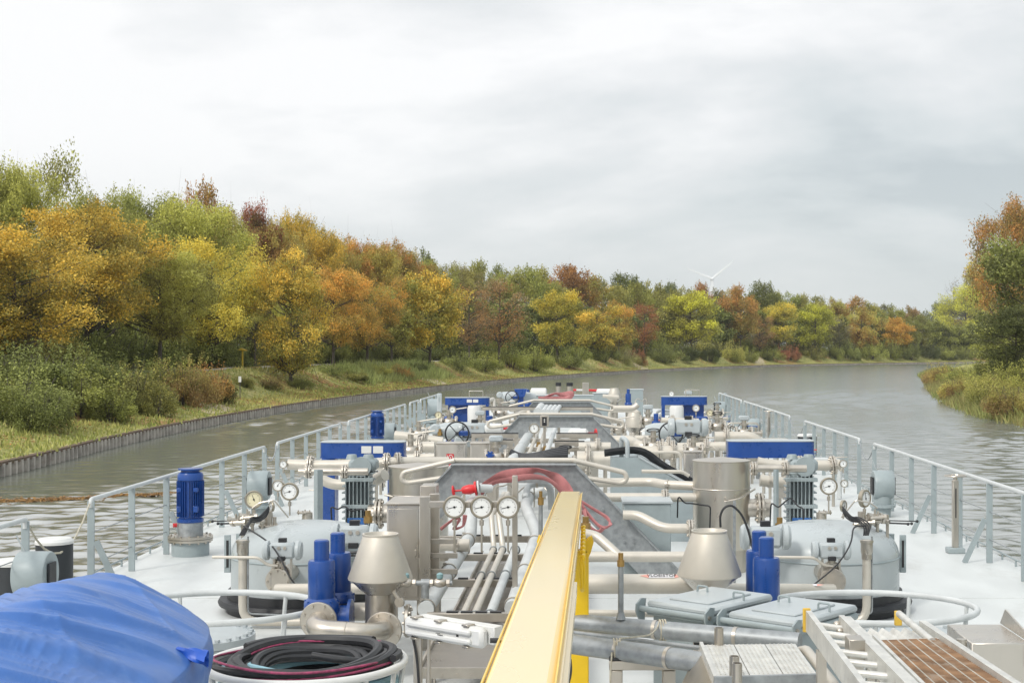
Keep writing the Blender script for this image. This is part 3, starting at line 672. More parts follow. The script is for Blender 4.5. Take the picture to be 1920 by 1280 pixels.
# small posts on the bank, wind turbine
yel = mat('yellow_post_paint', (0.62,0.45,0.05), rough=0.6)
def post_at(px, pyb, pyt, s, label, kind):
    X, Y, z = solve(px, s); h = CZ+(HY-pyt)*Y/F
    t = thing('marker_post', label, 'post', (X, Y, z))
    if kind == 'roof':
        part(t, 'post', MB().box((X, Y, (z+h)/2), (0.13, 0.13, h-z)), yel)
        part(t, 'roof', MB().prism([(X-0.35, Y-0.25, h-0.05), (X+0.35, Y-0.25, h-0.14), (X+0.35, Y-0.25, h-0.02), (X-0.1, Y-0.25, h+0.12)], (0, 0.5, 0)), yel)
    elif kind == 'white':
        part(t, 'post', MB().cyl((X, Y, z), (X, Y, h), 0.03), mat('dark_post', (0.06,0.06,0.06)))
        part(t, 'plate', MB().box((X, Y-0.04, h-0.22), (0.2, 0.02, 0.42)), mat('white_plate', (0.75,0.75,0.73)))
    else: part(t, 'post', MB().cyl((X, Y, z), (X, Y, h), 0.05), yel); part(t, 'cap', MB().cyl((X, Y, h), (X, Y, h+0.06), 0.065), yel)
post_at(455, 690, 655, 8.6, 'yellow wooden post with a tilted roof board at the gravel path', 'roof')
post_at(450, 750, 705, 2.8, 'thin dark post carrying a small white plate, at the bank edge of the clearing', 'white')
post_at(1014, 672, 652, 6.5, 'slim plain yellow post among bushes left of the vivid golden tree', 'plain')
def turbine():
    Y = 1800.0; hub = at(1335, 523, Y); w = mat('turbine_white', (0.80,0.82,0.82), rough=0.5)
    t = thing('wind_turbine', 'distant white wind turbine above the trees, its tower foot hidden', 'wind turbine', (hub.x, Y, 0))
    part(t, 'tower', MB().lathe([(2.6, 0), (1.6, hub.z-1)], (hub.x, Y+4, 0), (0, 0, 1), 16), w)
    part(t, 'nacelle', MB().box((hub.x, Y+3, hub.z), (4, 10, 4), 1), w)
    part(t, 'hub', MB().ball((hub.x, Y-3.5, hub.z), 2.0), w)
    for tip in ((1286, 503), (1375, 489), (1340, 585)):
        e = at(tip[0], tip[1], Y); dr = (e-hub); dr.y = 0; Ln = dr.length; dr.normalize(); n = dr.cross(Vector((0, 1, 0)))
        V = []; 
        prof = [(0.03, 0.9, 0.9), (0.12, 1.8, 0.7), (0.35, 1.4, 0.45), (0.7, 0.9, 0.3), (1.0, 0.3, 0.12)]
        for f, c, th in prof:
            b = Vector((hub.x, Y-3.5, hub.z))+dr*Ln*f; V += [b+n*c, b+Vector((0, th, 0)), b-n*c, b-Vector((0, th, 0))]
        fs = [(4*i+k, 4*i+(k+1) % 4, 4*i+4+(k+1) % 4, 4*i+4+k) for i in range(4) for k in range(4)] + [(0, 1, 2, 3), (16, 17, 18, 19)]
        part(t, 'blade', MB().add(V, fs), w)
turbine()
# ------------------------------------------------------------------ ship materials
deckm = mat('deck_paint', (0.61,0.63,0.62), rough=0.42, var=0.10, vscale=1.1, dirt=0.8, dirtcol=(0.40,0.39,0.355), dscale=0.75, bump=0.15, bscale=90, stretch=(1,0.45,1))
grey = mat('blue_grey_paint', (0.31,0.36,0.37), rough=0.42, var=0.10, vscale=5, dirt=0.35, dirtcol=(0.24,0.27,0.27), dscale=3)
lgrey = mat('pale_grey_paint', (0.43,0.468,0.478), rough=0.35, var=0.07, vscale=4, dirt=0.15, dirtcol=(0.3,0.33,0.33))
inox = mat('stainless_steel', (0.53,0.49,0.43), metal=0.85, rough=0.34, var=0.14, vscale=5, dirt=0.28, dirtcol=(0.36,0.30,0.23), dscale=3, stretch=(1,1,0.35))
inoxb = mat('brushed_stainless', (0.63,0.59,0.53), metal=0.92, rough=0.30, var=0.07, vscale=3, dirt=0.25, dirtcol=(0.40,0.34,0.27), dscale=1.5, stretch=(2,2,0.5))
pipem = mat('pickled_steel_pipe', (0.60,0.56,0.49), metal=0.4, rough=0.45, var=0.10, vscale=4, dirt=0.35, dirtcol=(0.42,0.36,0.28), dscale=4)
wpipe = mat('white_pipe_paint', (0.56,0.58,0.575), rough=0.4, var=0.12, vscale=6, dirt=0.3, dirtcol=(0.42,0.44,0.44), dscale=5)
galv = mat('galvanised_steel', (0.34,0.36,0.37), metal=0.55, rough=0.5, var=0.28, vscale=14, dirt=0.35, dirtcol=(0.27,0.27,0.26), dscale=6)
alu = mat('worn_aluminium', (0.66,0.65,0.61), metal=0.4, rough=0.42, var=0.16, vscale=10, dirt=0.5, dirtcol=(0.36,0.33,0.28), dscale=6)
blue = mat('blue_enamel', (0.009,0.060,0.27), rough=0.3, var=0.12, vscale=5, coat=0.3, dirt=0.12, dirtcol=(0.05,0.12,0.3))
black = mat('black_rubber', (0.022,0.023,0.026), rough=0.5, var=0.3, vscale=10, dirt=0.25, dirtcol=(0.10,0.10,0.10), dscale=7)
white = mat('white_paint', (0.68,0.68,0.66), rough=0.4, var=0.06, vscale=5, dirt=0.25, dirtcol=(0.5,0.48,0.44), dscale=5)
yboom = mat('pale_yellow_paint', (0.88,0.69,0.33), rough=0.3, var=0.03, vscale=1.5, coat=0.7, stretch=(1,0.3,1))
yel2 = mat('yellow_paint', (0.80,0.52,0.012), rough=0.35, var=0.08, vscale=5, dirt=0.2, dirtcol=(0.5,0.3,0.02))
redp = mat('red_paint', (0.62,0.03,0.035), rough=0.35, var=0.1)
redh = mat('red_canvas_hose', (0.50,0.20,0.20), rough=0.85, var=0.25, vscale=8, dirt=0.5, dirtcol=(0.60,0.38,0.36), dscale=7, bump=0.3, bscale=160)
pinkh = mat('pink_striped_hose', (0.33,0.05,0.12), rough=0.6, var=0.6, vscale=14, dirt=0.9, dirtcol=(0.03,0.02,0.025), dscale=9)
tealh = mat('teal_hose', (0.24,0.43,0.50), rough=0.5)
dial = mat('gauge_dial', (0.82,0.83,0.82), rough=0.5, var=0.03)
dialy = mat('aged_gauge_dial', (0.74,0.68,0.47), rough=0.5, var=0.06)
ink = mat('black_ink', (0.02,0.02,0.02), rough=0.6)
brass = mat('brass', (0.42,0.27,0.10), metal=0.8, rough=0.4, var=0.25)
tarpm = mat('blue_tarpaulin', (0.06,0.17,0.49), rough=0.36, var=0.14, vscale=3, dirt=0.35, dirtcol=(0.22,0.37,0.68), dscale=5, bump=0.12, bscale=220)
rope = mat('rope', (0.52,0.48,0.38), rough=0.9, var=0.3, vscale=30)
rustg = mat('rusty_grating', (0.34,0.20,0.11), rough=0.85, var=0.5, vscale=6, dirt=0.75, dirtcol=(0.55,0.50,0.43), dscale=4)
wood = mat('weathered_board', (0.45,0.36,0.22), rough=0.9, var=0.3, stretch=(1,1,6))
hullm = mat('black_hull', (0.03,0.035,0.04), rough=0.5)
pinkl = mat('pink_label', (0.75,0.36,0.30), rough=0.6); lilac = mat('grey_label', (0.62,0.61,0.63), rough=0.6, var=0.04)
traym = mat('mirror_stainless_sheet', (0.26,0.235,0.20), metal=0.6, rough=0.32, var=0.15, vscale=4, dirt=0.3, dirtcol=(0.4,0.36,0.3), dscale=3, bump=0.12, bscale=7)
def text_mesh(txt, size, M4, m, t, name='lettering'):
    cu = bpy.data.curves.new('txt', 'FONT'); cu.body = txt; cu.size = size; cu.align_x = 'CENTER'; cu.align_y = 'CENTER'; cu.extrude = 0.0008
    tmp = bpy.data.objects.new('txt', cu); COL.objects.link(tmp)
    dg = bpy.context.evaluated_depsgraph_get(); me = bpy.data.meshes.new_from_object(tmp.evaluated_get(dg)); bpy.data.objects.remove(tmp)
    me.transform(Matrix.Translation(-root_loc(t)) @ M4); me.materials.clear(); me.materials.append(m)
    o = link(bpy.data.objects.new(name, me)); o.parent = t; return o
FACE = Matrix(((1,0,0,0),(0,0,-1,0),(0,1,0,0),(0,0,0,1)))         # text plane turned to face -Y
def facing(x, y, z): return Matrix.Translation((x, y, z)) @ FACE
# ------------------------------------------------------------------ hull and deck
def ship():
    t = thing('tank_barge', 'long tank barge with a pale grey steel deck, seen towards its bow', 'barge', (0, 20, 0))
    prow = [(-6.05,-6),(-6.05,58),(-5.6,64),(-4.2,69),(-2.2,71.5),(2.2,71.5),(4.2,69),(5.6,64),(6.05,58),(6.05,-6)]
    part(t, 'deck', MB().prism([(x, y, -0.06) for x, y in prow], (0, 0, 0.06)), deckm)
    part(t, 'hull', MB().prism([(x*0.995, y-0.02 if y > 0 else y, -2.4) for x, y in prow], (0, 0, 2.335)), hullm)
    for sx in (-1, 1):
        mb = MB(); mb.cyl((sx*5.98, -4, 0.09), (sx*5.98, 58, 0.09), 0.012, n=6)
        y = 6.0
        while y < 58: mb.box((sx*5.98, y, 0.045), (0.02, 0.03, 0.09)); y += 0.62
        part(t, 'edge_rail', mb, grey)
    mb = MB()
    for y in (9.2, 16.6, 24.4, 33.1, 42, 51): mb.box((0, y, 0.003), (11.9, 0.03, 0.006))
    part(t, 'deck_weld_seam', mb, deckm)
ship()
# ------------------------------------------------------------------ railings
def railing(sx, y0, y1, label, n=None, brace_every=2, b0=0):
    X = sx*5.72; t = thing('railing', label, 'railing', (X, (y0+y1)/2, 0), 'railing sections along the deck edges')
    part(t, 'top_rail', MB().tube([(X, y0, 1.0), (X, y0, 1.1), (X, y1, 1.1), (X, y1, 1.0)], 0.028, 10, 0.05), wpipe)
    n = n or max(2, round((y1-y0)/1.55)+1)
    for i in range(n):
        y = y0+(y1-y0)*i/(n-1)
        part(t, 'post', MB().box((X, y, 0.54), (0.085, 0.022, 1.08), 0.004), grey)
        if i % brace_every == b0: part(t, 'brace', MB().bar((X-sx*0.06, y, 0.60), (X-sx*0.34, y, 0.0), 0.075, 0.02, (0, 1, 0)), grey)
    for z in (0.32, 0.70): part(t, 'wire', MB().cyl((X, y0, z), (X, y1, z), 0.006, n=6), galv)
    return t
railing(1, 11.6, 27.1, 'right railing section nearest the camera, cut by the right edge', n=11, b0=1)
railing(1, 28.6, 35.7, 'second right railing section from the camera, beside the blue topped pump', n=6, b0=1)
railing(1, 38.4, 49.5, 'third right railing section from the camera, beyond the second gap', n=9)
railing(1, 50.4, 58.8, 'farthest right railing section at the bow', n=7)
railing(-1, 9.0, 15.1, 'left railing section nearest the camera, cut by the left edge', n=4, b0=1)
railing(-1, 17.1, 26.3, 'second left railing section, next to the near blue motor', n=7, b0=0)
railing(-1, 27.4, 34.4, 'third left railing section, beyond the near grey vent drum', n=6)
railing(-1, 35.6, 46.7, 'fourth left railing section, behind the far blue motor', n=9)
railing(-1, 48.0, 50.4, 'short left railing section with two posts', n=3)
railing(-1, 51.0, 57.5, 'farthest left railing section at the bow', n=6)
def chain(a, b, sag, label, m=None):
    a = Vector(a); b = Vector(b)
    single('rope', label, 'rope', MB().tube([a.lerp(b, i/8)+Vector((0, 0, -sag*4*(i/8)*(1-i/8))) for i in range(9)], 0.012, 6), m or galv, loc=a)
chain((-5.72,15.15,1.05), (-5.72,17.05,1.05), 0.45, 'slack line across the nearest gap in the left railing', rope)
chain((5.72,27.15,1.05), (5.72,28.55,1.05), 0.3, 'slack chain across the first gap in the right railing')
chain((5.72,35.75,1.05), (5.72,38.35,1.05), 0.4, 'slack chain across the second gap in the right railing')
chain((-5.72,26.35,1.05), (-5.72,27.35,1.05), 0.25, 'slack chain across the gap before the third left railing')
# ------------------------------------------------------------------ bollards, vent drums, blue motors
def bollard(x, y, label, r=0.20, h=0.78):
    t = thing('bollard', label, 'bollard', (x, y, 0))
    part(t, 'body', MB().lathe([(r*1.0, 0), (r, h-0.05)], (x, y, 0), n=28), hullm)
    part(t, 'cap', MB().lathe([(r*1.04, 0), (r*1.04, 0.03), (r*0.9, 0.06), (0.01, 0.07)], (x, y, h-0.06), n=28), white)
bollard(-5.86, 16.3, 'black bollard with white cap, right one of the pair at the left deck edge', 0.205, 0.74)
bollard(-6.05+0.1, 15.35, 'black bollard with white cap, left one of the pair at the left deck edge', 0.19, 0.64)
bollard(5.85, 36.2, 'black bollard behind the near end of the second right railing', 0.24, 0.75)
def vent(x, y, label, s=1.0, m=grey, wid=0.34):
    t = thing('deck_ventilator', label, 'ventilator', (x, y, 0))
    part(t, 'neck', MB().lathe([(0.14*s, 0), (0.14*s, 0.16*s), (0.22*s, 0.17*s), (0.22*s, 0.21*s), (0.15*s, 0.22*s), (0.15*s, 0.36*s)], (x, y, 0), n=20).bolts((x, y, 0.19*s), (0,0,1), 0.19*s, 8, 0.012, 0.07), m)
    w = wid*s; zc = 0.56*s
    part(t, 'drum', MB().lathe([(0.10, -w/2), (0.235*s, -w/2), (0.245*s, -w/2+0.015), (0.245*s, w/2-0.015), (0.235*s, w/2), (0.10, w/2)], (x, y, zc), (1, 0, 0), 32), m)
    for q in (-1, 1):
        part(t, 'side_plate', MB().box((x+q*(w/2+0.02), y-0.02, zc-0.02), (0.022, 0.20*s, 0.30*s), 0.004), black)
    part(t, 'lever', MB().bar((x-w*0.3, y, zc+0.22*s), (x-w*0.55, y-0.03, zc+0.42*s), 0.03, 0.012), lgrey)
    return t
vent(-5.54, 14.9, 'grey drum vent by the two black bollards, partly behind the tarpaulin', 0.98, grey, 0.34)
vent(-5.42, 24.6, 'grey drum vent between the near blue motor and the left tank', 1.0)
vent(-5.40, 40.6, 'grey drum vent beside the far blue motor', 1.0)
vent(-5.35, 52.3, 'large pale drum vent at the far left, beside the narrow upright box', 1.35)
vent(5.38, 24.7, 'grey drum vent on the open deck by the right railing', 1.0)
vent(5.30, 43.2, 'grey drum vent in the middle of the right side deck', 1.0)
vent(5.30, 54.0, 'grey drum vent farthest away on the right', 1.15)
def motor(x, y, label, s=1.0):
    t = thing('pump_motor', label, 'pump motor', (x, y, 0))
    part(t, 'base', MB().lathe([(0.26, 0), (0.26, 0.20)], (x, y, 0), n=32), grey)
    mb = MB().lathe([(0.31, 0.20), (0.31, 0.235)], (x, y, 0), n=36).lathe([(0.31, 0.242), (0.31, 0.275)], (x, y, 0), n=36)
    mb.bolts((x, y, 0.235), (0,0,1), 0.275, 14, 0.016, 0.12); part(t, 'flange', mb, inox)
    part(t, 'adaptor', MB().lathe([(0.175, 0.27), (0.175, 0.46), (0.165, 0.48)], (x, y, 0), n=28), galv)
    part(t, 'plug', MB().lathe([(0.03, 0), (0.03, 0.05)], (x-0.17, y-0.08, 0.43), (-1, -0.5, 0), 10), redp)
    body = MB().lathe([(0.185, 0.47), (0.185, 0.52), (0.155, 0.53), (0.155, 1.06), (0.165, 1.07), (0.165, 1.10)], (x, y, 0), n=28)
    mb = MB()
    for k in range(40):
        a = 2*math.pi*k/40
        if k % 10 in (0,): continue
        mb.box((x+0.165*math.cos(a), y+0.165*math.sin(a), 0.80), (0.05, 0.008, 0.50), 0, Matrix.Rotation(a, 3, 'Z'))
    b = part(t, 'body', body, blue); part(b, 'cooling_fins', mb, blue)
    for dx in (-0.115, 0.115):
        for z, hh in ((0.66, 0.09), (0.93, 0.06)): part(b, 'lug', MB().box((x+dx, y-0.145, z), (0.07, 0.06, hh), 0.01), blue)
    part(t, 'fan_cover', MB().lathe([(0.178, 1.06), (0.178, 1.13), (0.165, 1.16), (0.13, 1.175), (0.13, 1.20), (0.17, 1.205), (0.17, 1.225), (0.01, 1.235)], (x, y, 0), n=30), blue)
motor(-5.36, 20.1, 'near blue finned vertical motor on a bolted flange by the left railing')
motor(-5.5, 39.0, 'far blue finned vertical motor beside the left railing')
# ------------------------------------------------------------------ gauges
casem = mat('gauge_case_steel', (0.40,0.36,0.29), metal=0.9, rough=0.33, var=0.15, dirt=0.3, dirtcol=(0.26,0.20,0.13))
def gauge(c, r, label, face=(0,-1,0), stem=None, m=dial, ang=190, parent=None, stem_m=inox):
    """round pressure gauge; needle angle in degrees; stem = end point of the pipe below"""
    c = Vector(c); ax, u, v = frame(face); up = Vector((0,0,1)); rt = up.cross(ax).normalized()*1.0
    up2 = ax.cross(rt).normalized()
    t = thing('pressure_gauge', label, 'gauge', c)
    part(t, 'case', MB().lathe([(r*0.9, -0.30*r), (r, -0.26*r), (r, 0.10*r), (r*0.93, 0.18*r), (r*0.80, 0.17*r), (r*0.80, 0.06*r), (0.002, 0.06*r)], c, ax, 36, caps=True), casem)
    part(t, 'dial', MB().disc(c+ax*0.085*r, ax, r*0.795, 0.03*r, 36), m)
    mb = MB()
    for k in range(0, 31):
        a = R(-135+270*k/30); d = rt*math.sin(a)+up2*math.cos(a); L = 0.10 if k % 5 else 0.16
        mb.bar(c+ax*0.105*r+d*r*0.70, c+ax*0.105*r+d*r*(0.70-L), r*(0.018 if k % 5 else 0.03), 0.002, ax)
    part(t, 'scale_marks', mb, ink)
    a = R(ang); d = rt*math.cos(a)+up2*math.sin(a); q = c+ax*0.125*r
    mb = MB().bar(q-d*r*0.22, q+d*r*0.60, r*0.045, 0.002, ax).disc(q, ax, r*0.10, 0.006, 14)
    part(t, 'needle', mb, ink)
    if stem is not None:
        e = Vector(stem); b = c-up*r*0.95-ax*0.08*r
        mb = MB().tube([b+up*0.02, b-up*0.06, Vector((b.x, b.y, min(e.z, b.z-0.06)+0.0)), e], r*0.09, 8, 0.04)
        mb.cyl(b-up*0.02, b-up*0.07, r*0.19, n=6); part(t, 'stem', mb, stem_m)
    return t
for i, (px, l) in enumerate(((852,'left one of the three big round gauges in a row'),(903,'middle one of the three big round gauges in a row'),(952.5,'right one of the three big round gauges in a row'))):
    p = at(px, 950, 13.3); gauge(p, 0.108, l, stem=(p.x+0.01, 13.33, p.z-0.42), ang=193)
p = at(852, 950, 13.36); q = at(960, 950, 13.36)
single('gauge_bracket', 'square stainless bar carrying the three big round gauges', 'bracket', MB().box(((p.x+q.x)/2-0.08, 13.40, p.z+0.02), (q.x-p.x+0.32, 0.05, 0.06), 0.004).box((at(965,950,13.4).x, 13.45, 0.9), (0.05, 0.05, 1.62), 0.004), inox, loc=(p.x, 13.4, 0.1))
gauge(at(543,921,16.6), 0.105, 'white gauge standing on top of the left tank dome', stem=at(543,965,16.6), ang=195)
gauge(at(521,910,18.5), 0.075, 'small gauge half hidden behind the gauge on the left tank dome', stem=at(521,940,18.5), ang=60)
gauge(at(476,936,15.7), 0.10, 'aged cream gauge in the valve cluster of the left tank', face=(0.2,-1,0.1), stem=at(476,975,15.7), m=dialy, ang=110)
gauge(at(509,949,15.9), 0.058, 'small sideways gauge right of the aged cream one', face=(-0.85,-0.6,0), stem=at(513,970,15.9), ang=100)
gauge(at(1554,911,16.6), 0.103, 'white gauge standing on top of the right tank dome', stem=at(1554,962,16.6), ang=197)
gauge(at(1622,934,15.7), 0.100, 'gauge turned to the right in the valve cluster of the right tank', face=(0.75,-0.75,0), stem=at(1618,965,15.7), ang=100)
gauge(at(1582,948,15.8), 0.066, 'small gauge seen from the side above the right tank', face=(0.8,-0.6,0), stem=at(1580,972,15.8), ang=100)
gauge(at(1581,869,19.5), 0.056, 'small gauge at the outer end of the upper right pipe', stem=at(1581,880,19.5), ang=100)
gauge(at(1583,906,19.0), 0.052, 'small gauge right of the big one on the right tank', stem=at(1583,925,19), ang=110)
gauge(at(531,870,19.5), 0.056, 'small gauge at the outer end of the upper left pipe', stem=at(531,880,19.5), ang=100)
gauge(at(848.5,768,33.5), 0.088, 'white gauge before the far left blue pump frame', stem=at(848.5,800,33.5), ang=200)
gauge(at(822,778,33.0), 0.088, 'aged gauge left of the far left handwheel', stem=at(822,800,33), m=dialy, ang=90)
gauge(at(1305,765,33.5), 0.088, 'white gauge before the far right blue pump frame', stem=at(1305,790,33.5), ang=190)
gauge(at(1331,774,33.0), 0.085, 'aged gauge right of the far right handwheel', stem=at(1331,795,33), m=dialy, ang=150)
gauge(at(1001.5,803,27.5), 0.10, 'gauge behind the middle portal frame, left of the switch box', stem=at(1001.5,820,27.5), ang=100)
gauge(at(1259,738,52), 0.10, 'distant gauge above the far right blue pump frame', stem=at(1259,750,52), ang=120)
# ------------------------------------------------------------------ tank domes
tankm = mat('tank_paint', (0.41,0.447,0.455), rough=0.3, var=0.05, vscale=3, dirt=0.08, dirtcol=(0.33,0.37,0.38), dscale=2)
def tank(sx, label):
    X = sx*2.94; Y = 16.0; t = thing('tank_dome', label, 'tank', (X, Y, 0)); r = 0.80
    prof = [(r, 0.15), (r, 0.60)] + [(r*math.cos(a)**0.55 if a < 1.57 else 0.001, 0.60+0.36*math.sin(a)) for a in [math.pi/2*k/14 for k in range(1, 15)]]
    part(t, 'shell', MB().lathe(prof, (X, Y, 0), n=64), tankm)
    part(t, 'weld_seam', MB().torus((X, Y, 0.60), (0,0,1), r, 0.012, 6, 64), grey)
    part(t, 'rubber_base', MB().lathe([(r+0.05, 0.0), (r+0.05, 0.07), (r+0.13, 0.08), (r+0.14, 0.11), (r+0.12, 0.145), (r+0.04, 0.15), (r+0.03, 0.23), (r-0.01, 0.235)], (X, Y, 0), n=64), black)
    mb = MB(); x0 = X+sx*(r+0.035)
    mb.box((x0, Y-0.1, 0.62), (0.07, 0.03, 0.42), 0.004); mb.box((x0+sx*0.02, Y-0.12, 0.62), (0.022, 0.012, 0.30))
    part(t, 'ladder_bracket', mb, grey); part(t, 'grip_slot', MB().box((x0, Y-0.118, 0.62), (0.03, 0.01, 0.30)), ink)
    nx = X+sx*0.36; ny = Y-0.18
    part(t, 'nozzle', MB().lathe([(0.105, 0.70), (0.105, 0.93)], (nx, ny, 0), n=24), grey)
    part(t, 'nozzle_flange', MB().flange((nx, ny, 0.945), (0,0,1), 0.11, 0.02, 6).cyl((nx, ny, 0.95), (nx, ny, 1.10), 0.045).cyl((nx+0.07, ny, 0.95), (nx+0.07, ny, 1.04), 0.02), inox)
    for k in range(3):
        bx = X+sx*(0.54+0.08*k); part(t, 'boss', MB().lathe([(0.045, 0.6), (0.045, 0.90-0.03*k)], (bx, Y-0.2+0.06*k, 0), n=10), grey)
    part(t, 'dome_stub', MB().lathe([(0.06, 0.85), (0.06, 1.0)], (X-sx*0.02+ (0.06 if sx > 0 else -0.1), 16.6, 0)).flange((X+(0.08 if sx > 0 else -0.12), 16.6, 1.0), (0,0,1), 0.08, 0.02, 4), inox)
tank(-1, 'round grey domed tank on a black rubber ring, left side of the deck')
tank(1, 'round grey domed tank on a black rubber ring, right side of the deck')
def cluster(sx, label):
    """brass and steel sampling valves on top of the tank"""
    rng = random.Random(9); X = sx*3.45; Y = 15.7; t = thing('valve_manifold', label, 'valve manifold', (X, Y, 0.9))
    mb = MB()
    for k in range(7):
        x = X+rng.uniform(-0.17, 0.17); z = 0.95+rng.uniform(0, 0.18); d = Vector((rng.choice((-1, 1)), rng.uniform(-0.5, 0.5), rng.uniform(-0.3, 0.3))).normalized()
        c = Vector((x, Y+rng.uniform(-0.1, 0.1), z)); mb.cyl(c-d*0.07, c+d*0.07, 0.022, n=8).cyl(c-d*0.09, c-d*0.06, 0.034, n=6).cyl(c+d*0.06, c+d*0.09, 0.034, n=6).cyl(c, c+Vector((0,0,0.07)), 0.012, n=6)
    for k in range(3): mb.cyl((X+(k-1)*0.11, Y, 0.78), (X+(k-1)*0.11, Y, 1.08), 0.017, n=8).ball((X+(k-1)*0.11, Y, 1.0), 0.034, 8, 6)
    part(t, 'valve_bodies', mb, inox)
    for dz, L in ((0.0, 0.30), (-0.025, 0.24), (-0.03, 0.20)):
        a = Vector((X+sx*0.12, Y-0.05, 1.02+dz)); b = a+Vector((sx*L, -0.03, -0.005)); part(t, 'lever', MB().cyl(a, b, 0.007, n=6).ball(b, 0.017, 8, 6), black)
    mb = MB().tube([(X-sx*0.02, Y-0.1, 1.16), (X-sx*0.10, Y-0.1, 1.22), (X-sx*0.26, Y-0.1, 1.25), (X-sx*0.40, Y-0.02, 1.05)], 0.009, 6, 0.03)
    part(t, 'impulse_line', mb, inox)
cluster(-1, 'cluster of small steel sampling valves on the left tank'); cluster(1, 'cluster of small steel sampling valves on the right tank')
def cables(sx):
    X = sx*3.2; Y = 15.3; mb = MB(); s = sx
    a = at(455 if s < 0 else 1625, 1003, 14.8)
    for k in range(4):
        o = 0.015*k; mb.tube([a+Vector((o-0.03, 0, 0)), a+Vector((o*1.5-0.01, 0.06, 0.06+o)), a+Vector((-s*0.03, 0.2, 0.11+o*1.2)), a+Vector((-s*0.09, 0.35, 0.10+o)), a+Vector((-s*0.13, 0.5, 0.13+o*1.6)), a+Vector((-s*0.15, 0.55, 0.19+o))], 0.0085, 6, 0.06)
    single('cable_bundle', 'bundle of black cables rising from the standpipe of the %s tank' % ('left' if s < 0 else 'right'), 'cable', mb, black, loc=a)
    P = [a+Vector((0, 0.05, 0.09)), at(500 if s < 0 else 1600, 1012 if s < 0 else 985, 14.7), at(520 if s < 0 else 1596, 1035 if s < 0 else 1020, 14.4), at(545 if s < 0 else 1570, 1085 if s < 0 else 1060, 14.3), at(562 if s < 0 else 1525, 1105 if s < 0 else 1096, 14.3)]
    single('cable', 'single thin black cable sagging down the front of the %s tank' % ('left' if s < 0 else 'right'), 'cable', MB().tube(P, 0.009, 6, 0.15), black, loc=P[0])
cables(-1); cables(1)
def pipe(name, label, pts, d, m=pipem, fil=0.12, fl=(), cat='pipe', n=14, collars=(), group=None):
    P = [at(*p) for p in pts]; Y0 = pts[0][2]; r = d/2*Y0/F; ends = []
    t = thing(name, label, cat, P[0], group)
    part(t, 'run', MB().tube(P, r, n, fil), m)
    for i, f in fl:
        a = P[i]; b = P[i+1] if i+1 < len(P) else P[i-1]; c = a.lerp(b, f); part(t, 'flange', MB().flange(c-(b-a).normalized()*0.016, b-a, r*1.85, 0.024, 8).flange(c+(b-a).normalized()*0.018, b-a, r*1.85, 0.024, 8), inox)
    for i, f in collars:
        a = P[i]; b = P[i+1]; c = a.lerp(b, f); part(t, 'clamp', MB().disc(c, b-a, r*1.15, 0.03, 16).box(c+Vector((0, -r*1.2, 0)), (0.03, 0.03, 0.03)), inox)
    return t
def standpipe(px, s, label):
    Y = 14.8; p = at(px, 1012, Y); t = thing('standpipe', label, 'pipe', (p.x, Y, 0))
    e = at(px+s*170, 1165, Y); k = at(px, 1165, Y)
    part(t, 'run', MB().tube([p, k, e], 0.045, 14, 0.17), pipem)
    part(t, 'socket', MB().lathe([(0.045, -0.17), (0.062, -0.12), (0.062, -0.03), (0.070, -0.025), (0.070, 0.0), (0.05, 0.0), (0.05, -0.03), (0.001, -0.03)], (p.x, Y, p.z), n=20), inox)
    part(t, 'clamp', MB().disc(at(px, 1042, Y), (0,0,1), 0.054, 0.06, 16), inox)
    part(t, 'conduit', MB().tube([at(px+10, 1005, Y), at(px+10, 1150, Y), at(px+10+s*150, 1155, Y)], 0.010, 6, 0.05), galv)
standpipe(455, 1, 'cream standpipe with a socket top and cable entry, in front of the left tank')
standpipe(1625, -1, 'cream standpipe with a socket top and cable entry, in front of the right tank')
# ------------------------------------------------------------------ actuators and valves
def actuator(c, L, r, label, m=lgrey, valve=True, vdir=-1):
    c = Vector(c); t = thing('valve_actuator', label, 'actuator', c)
    part(t, 'body', MB().box(c, (L*0.66, r*1.5, r*1.9), r*0.3), m)
    for s in (-1, 1): part(t, 'end_cap', MB().lathe([(r*0.85, 0), (r*1.12, 0.01), (r*1.15, L*0.10), (r*0.95, L*0.16), (r*0.3, L*0.17)], c+Vector((s*L*0.33, 0, 0)), (s, 0, 0), 22), m)
    part(t, 'indicator', MB().box(c+Vector((0, 0, r*1.18)), (r*0.9, r*0.7, r*0.5), 0.004), black)
    part(t, 'solenoid', MB().box(c+Vector((0, -r*0.8, -r*0.85)), (r*0.9, r*0.6, r*0.5), 0.004), black)
    for q in (-0.3, 0.4): part(t, 'port', MB().disc(c+Vector((r*q, -r*0.78, r*0.35)), (0, 1, 0), r*0.2, 0.02, 10), inox)
    if valve:
        for q in (-1, 1): part(t, 'yoke', MB().box(c+Vector((q*r, 0, -r*2.0)), (0.02, 0.03, r*2.2)), inox)
        part(t, 'spindle', MB().cyl(c+Vector((0, 0, -r*3.2)), c+Vector((0, 0, -r*0.8)), 0.018, n=8), inox)
    return t
actuator(at(530,1031,14.6), 0.40, 0.088, 'pale actuator box at the front of the left tank, above the outlet valve')
actuator(at(665,1003,15.4), 0.50, 0.115, 'pale actuator with black cabling between the left tank and the stainless cabinet', valve=False)
actuator(at(1558,1031,14.6), 0.40, 0.088, 'pale actuator box at the front of the right tank, above the outlet valve')
actuator(at(1435,1006,15.2), 0.54, 0.12, 'pale actuator behind the twin blue valve on the right', valve=False)
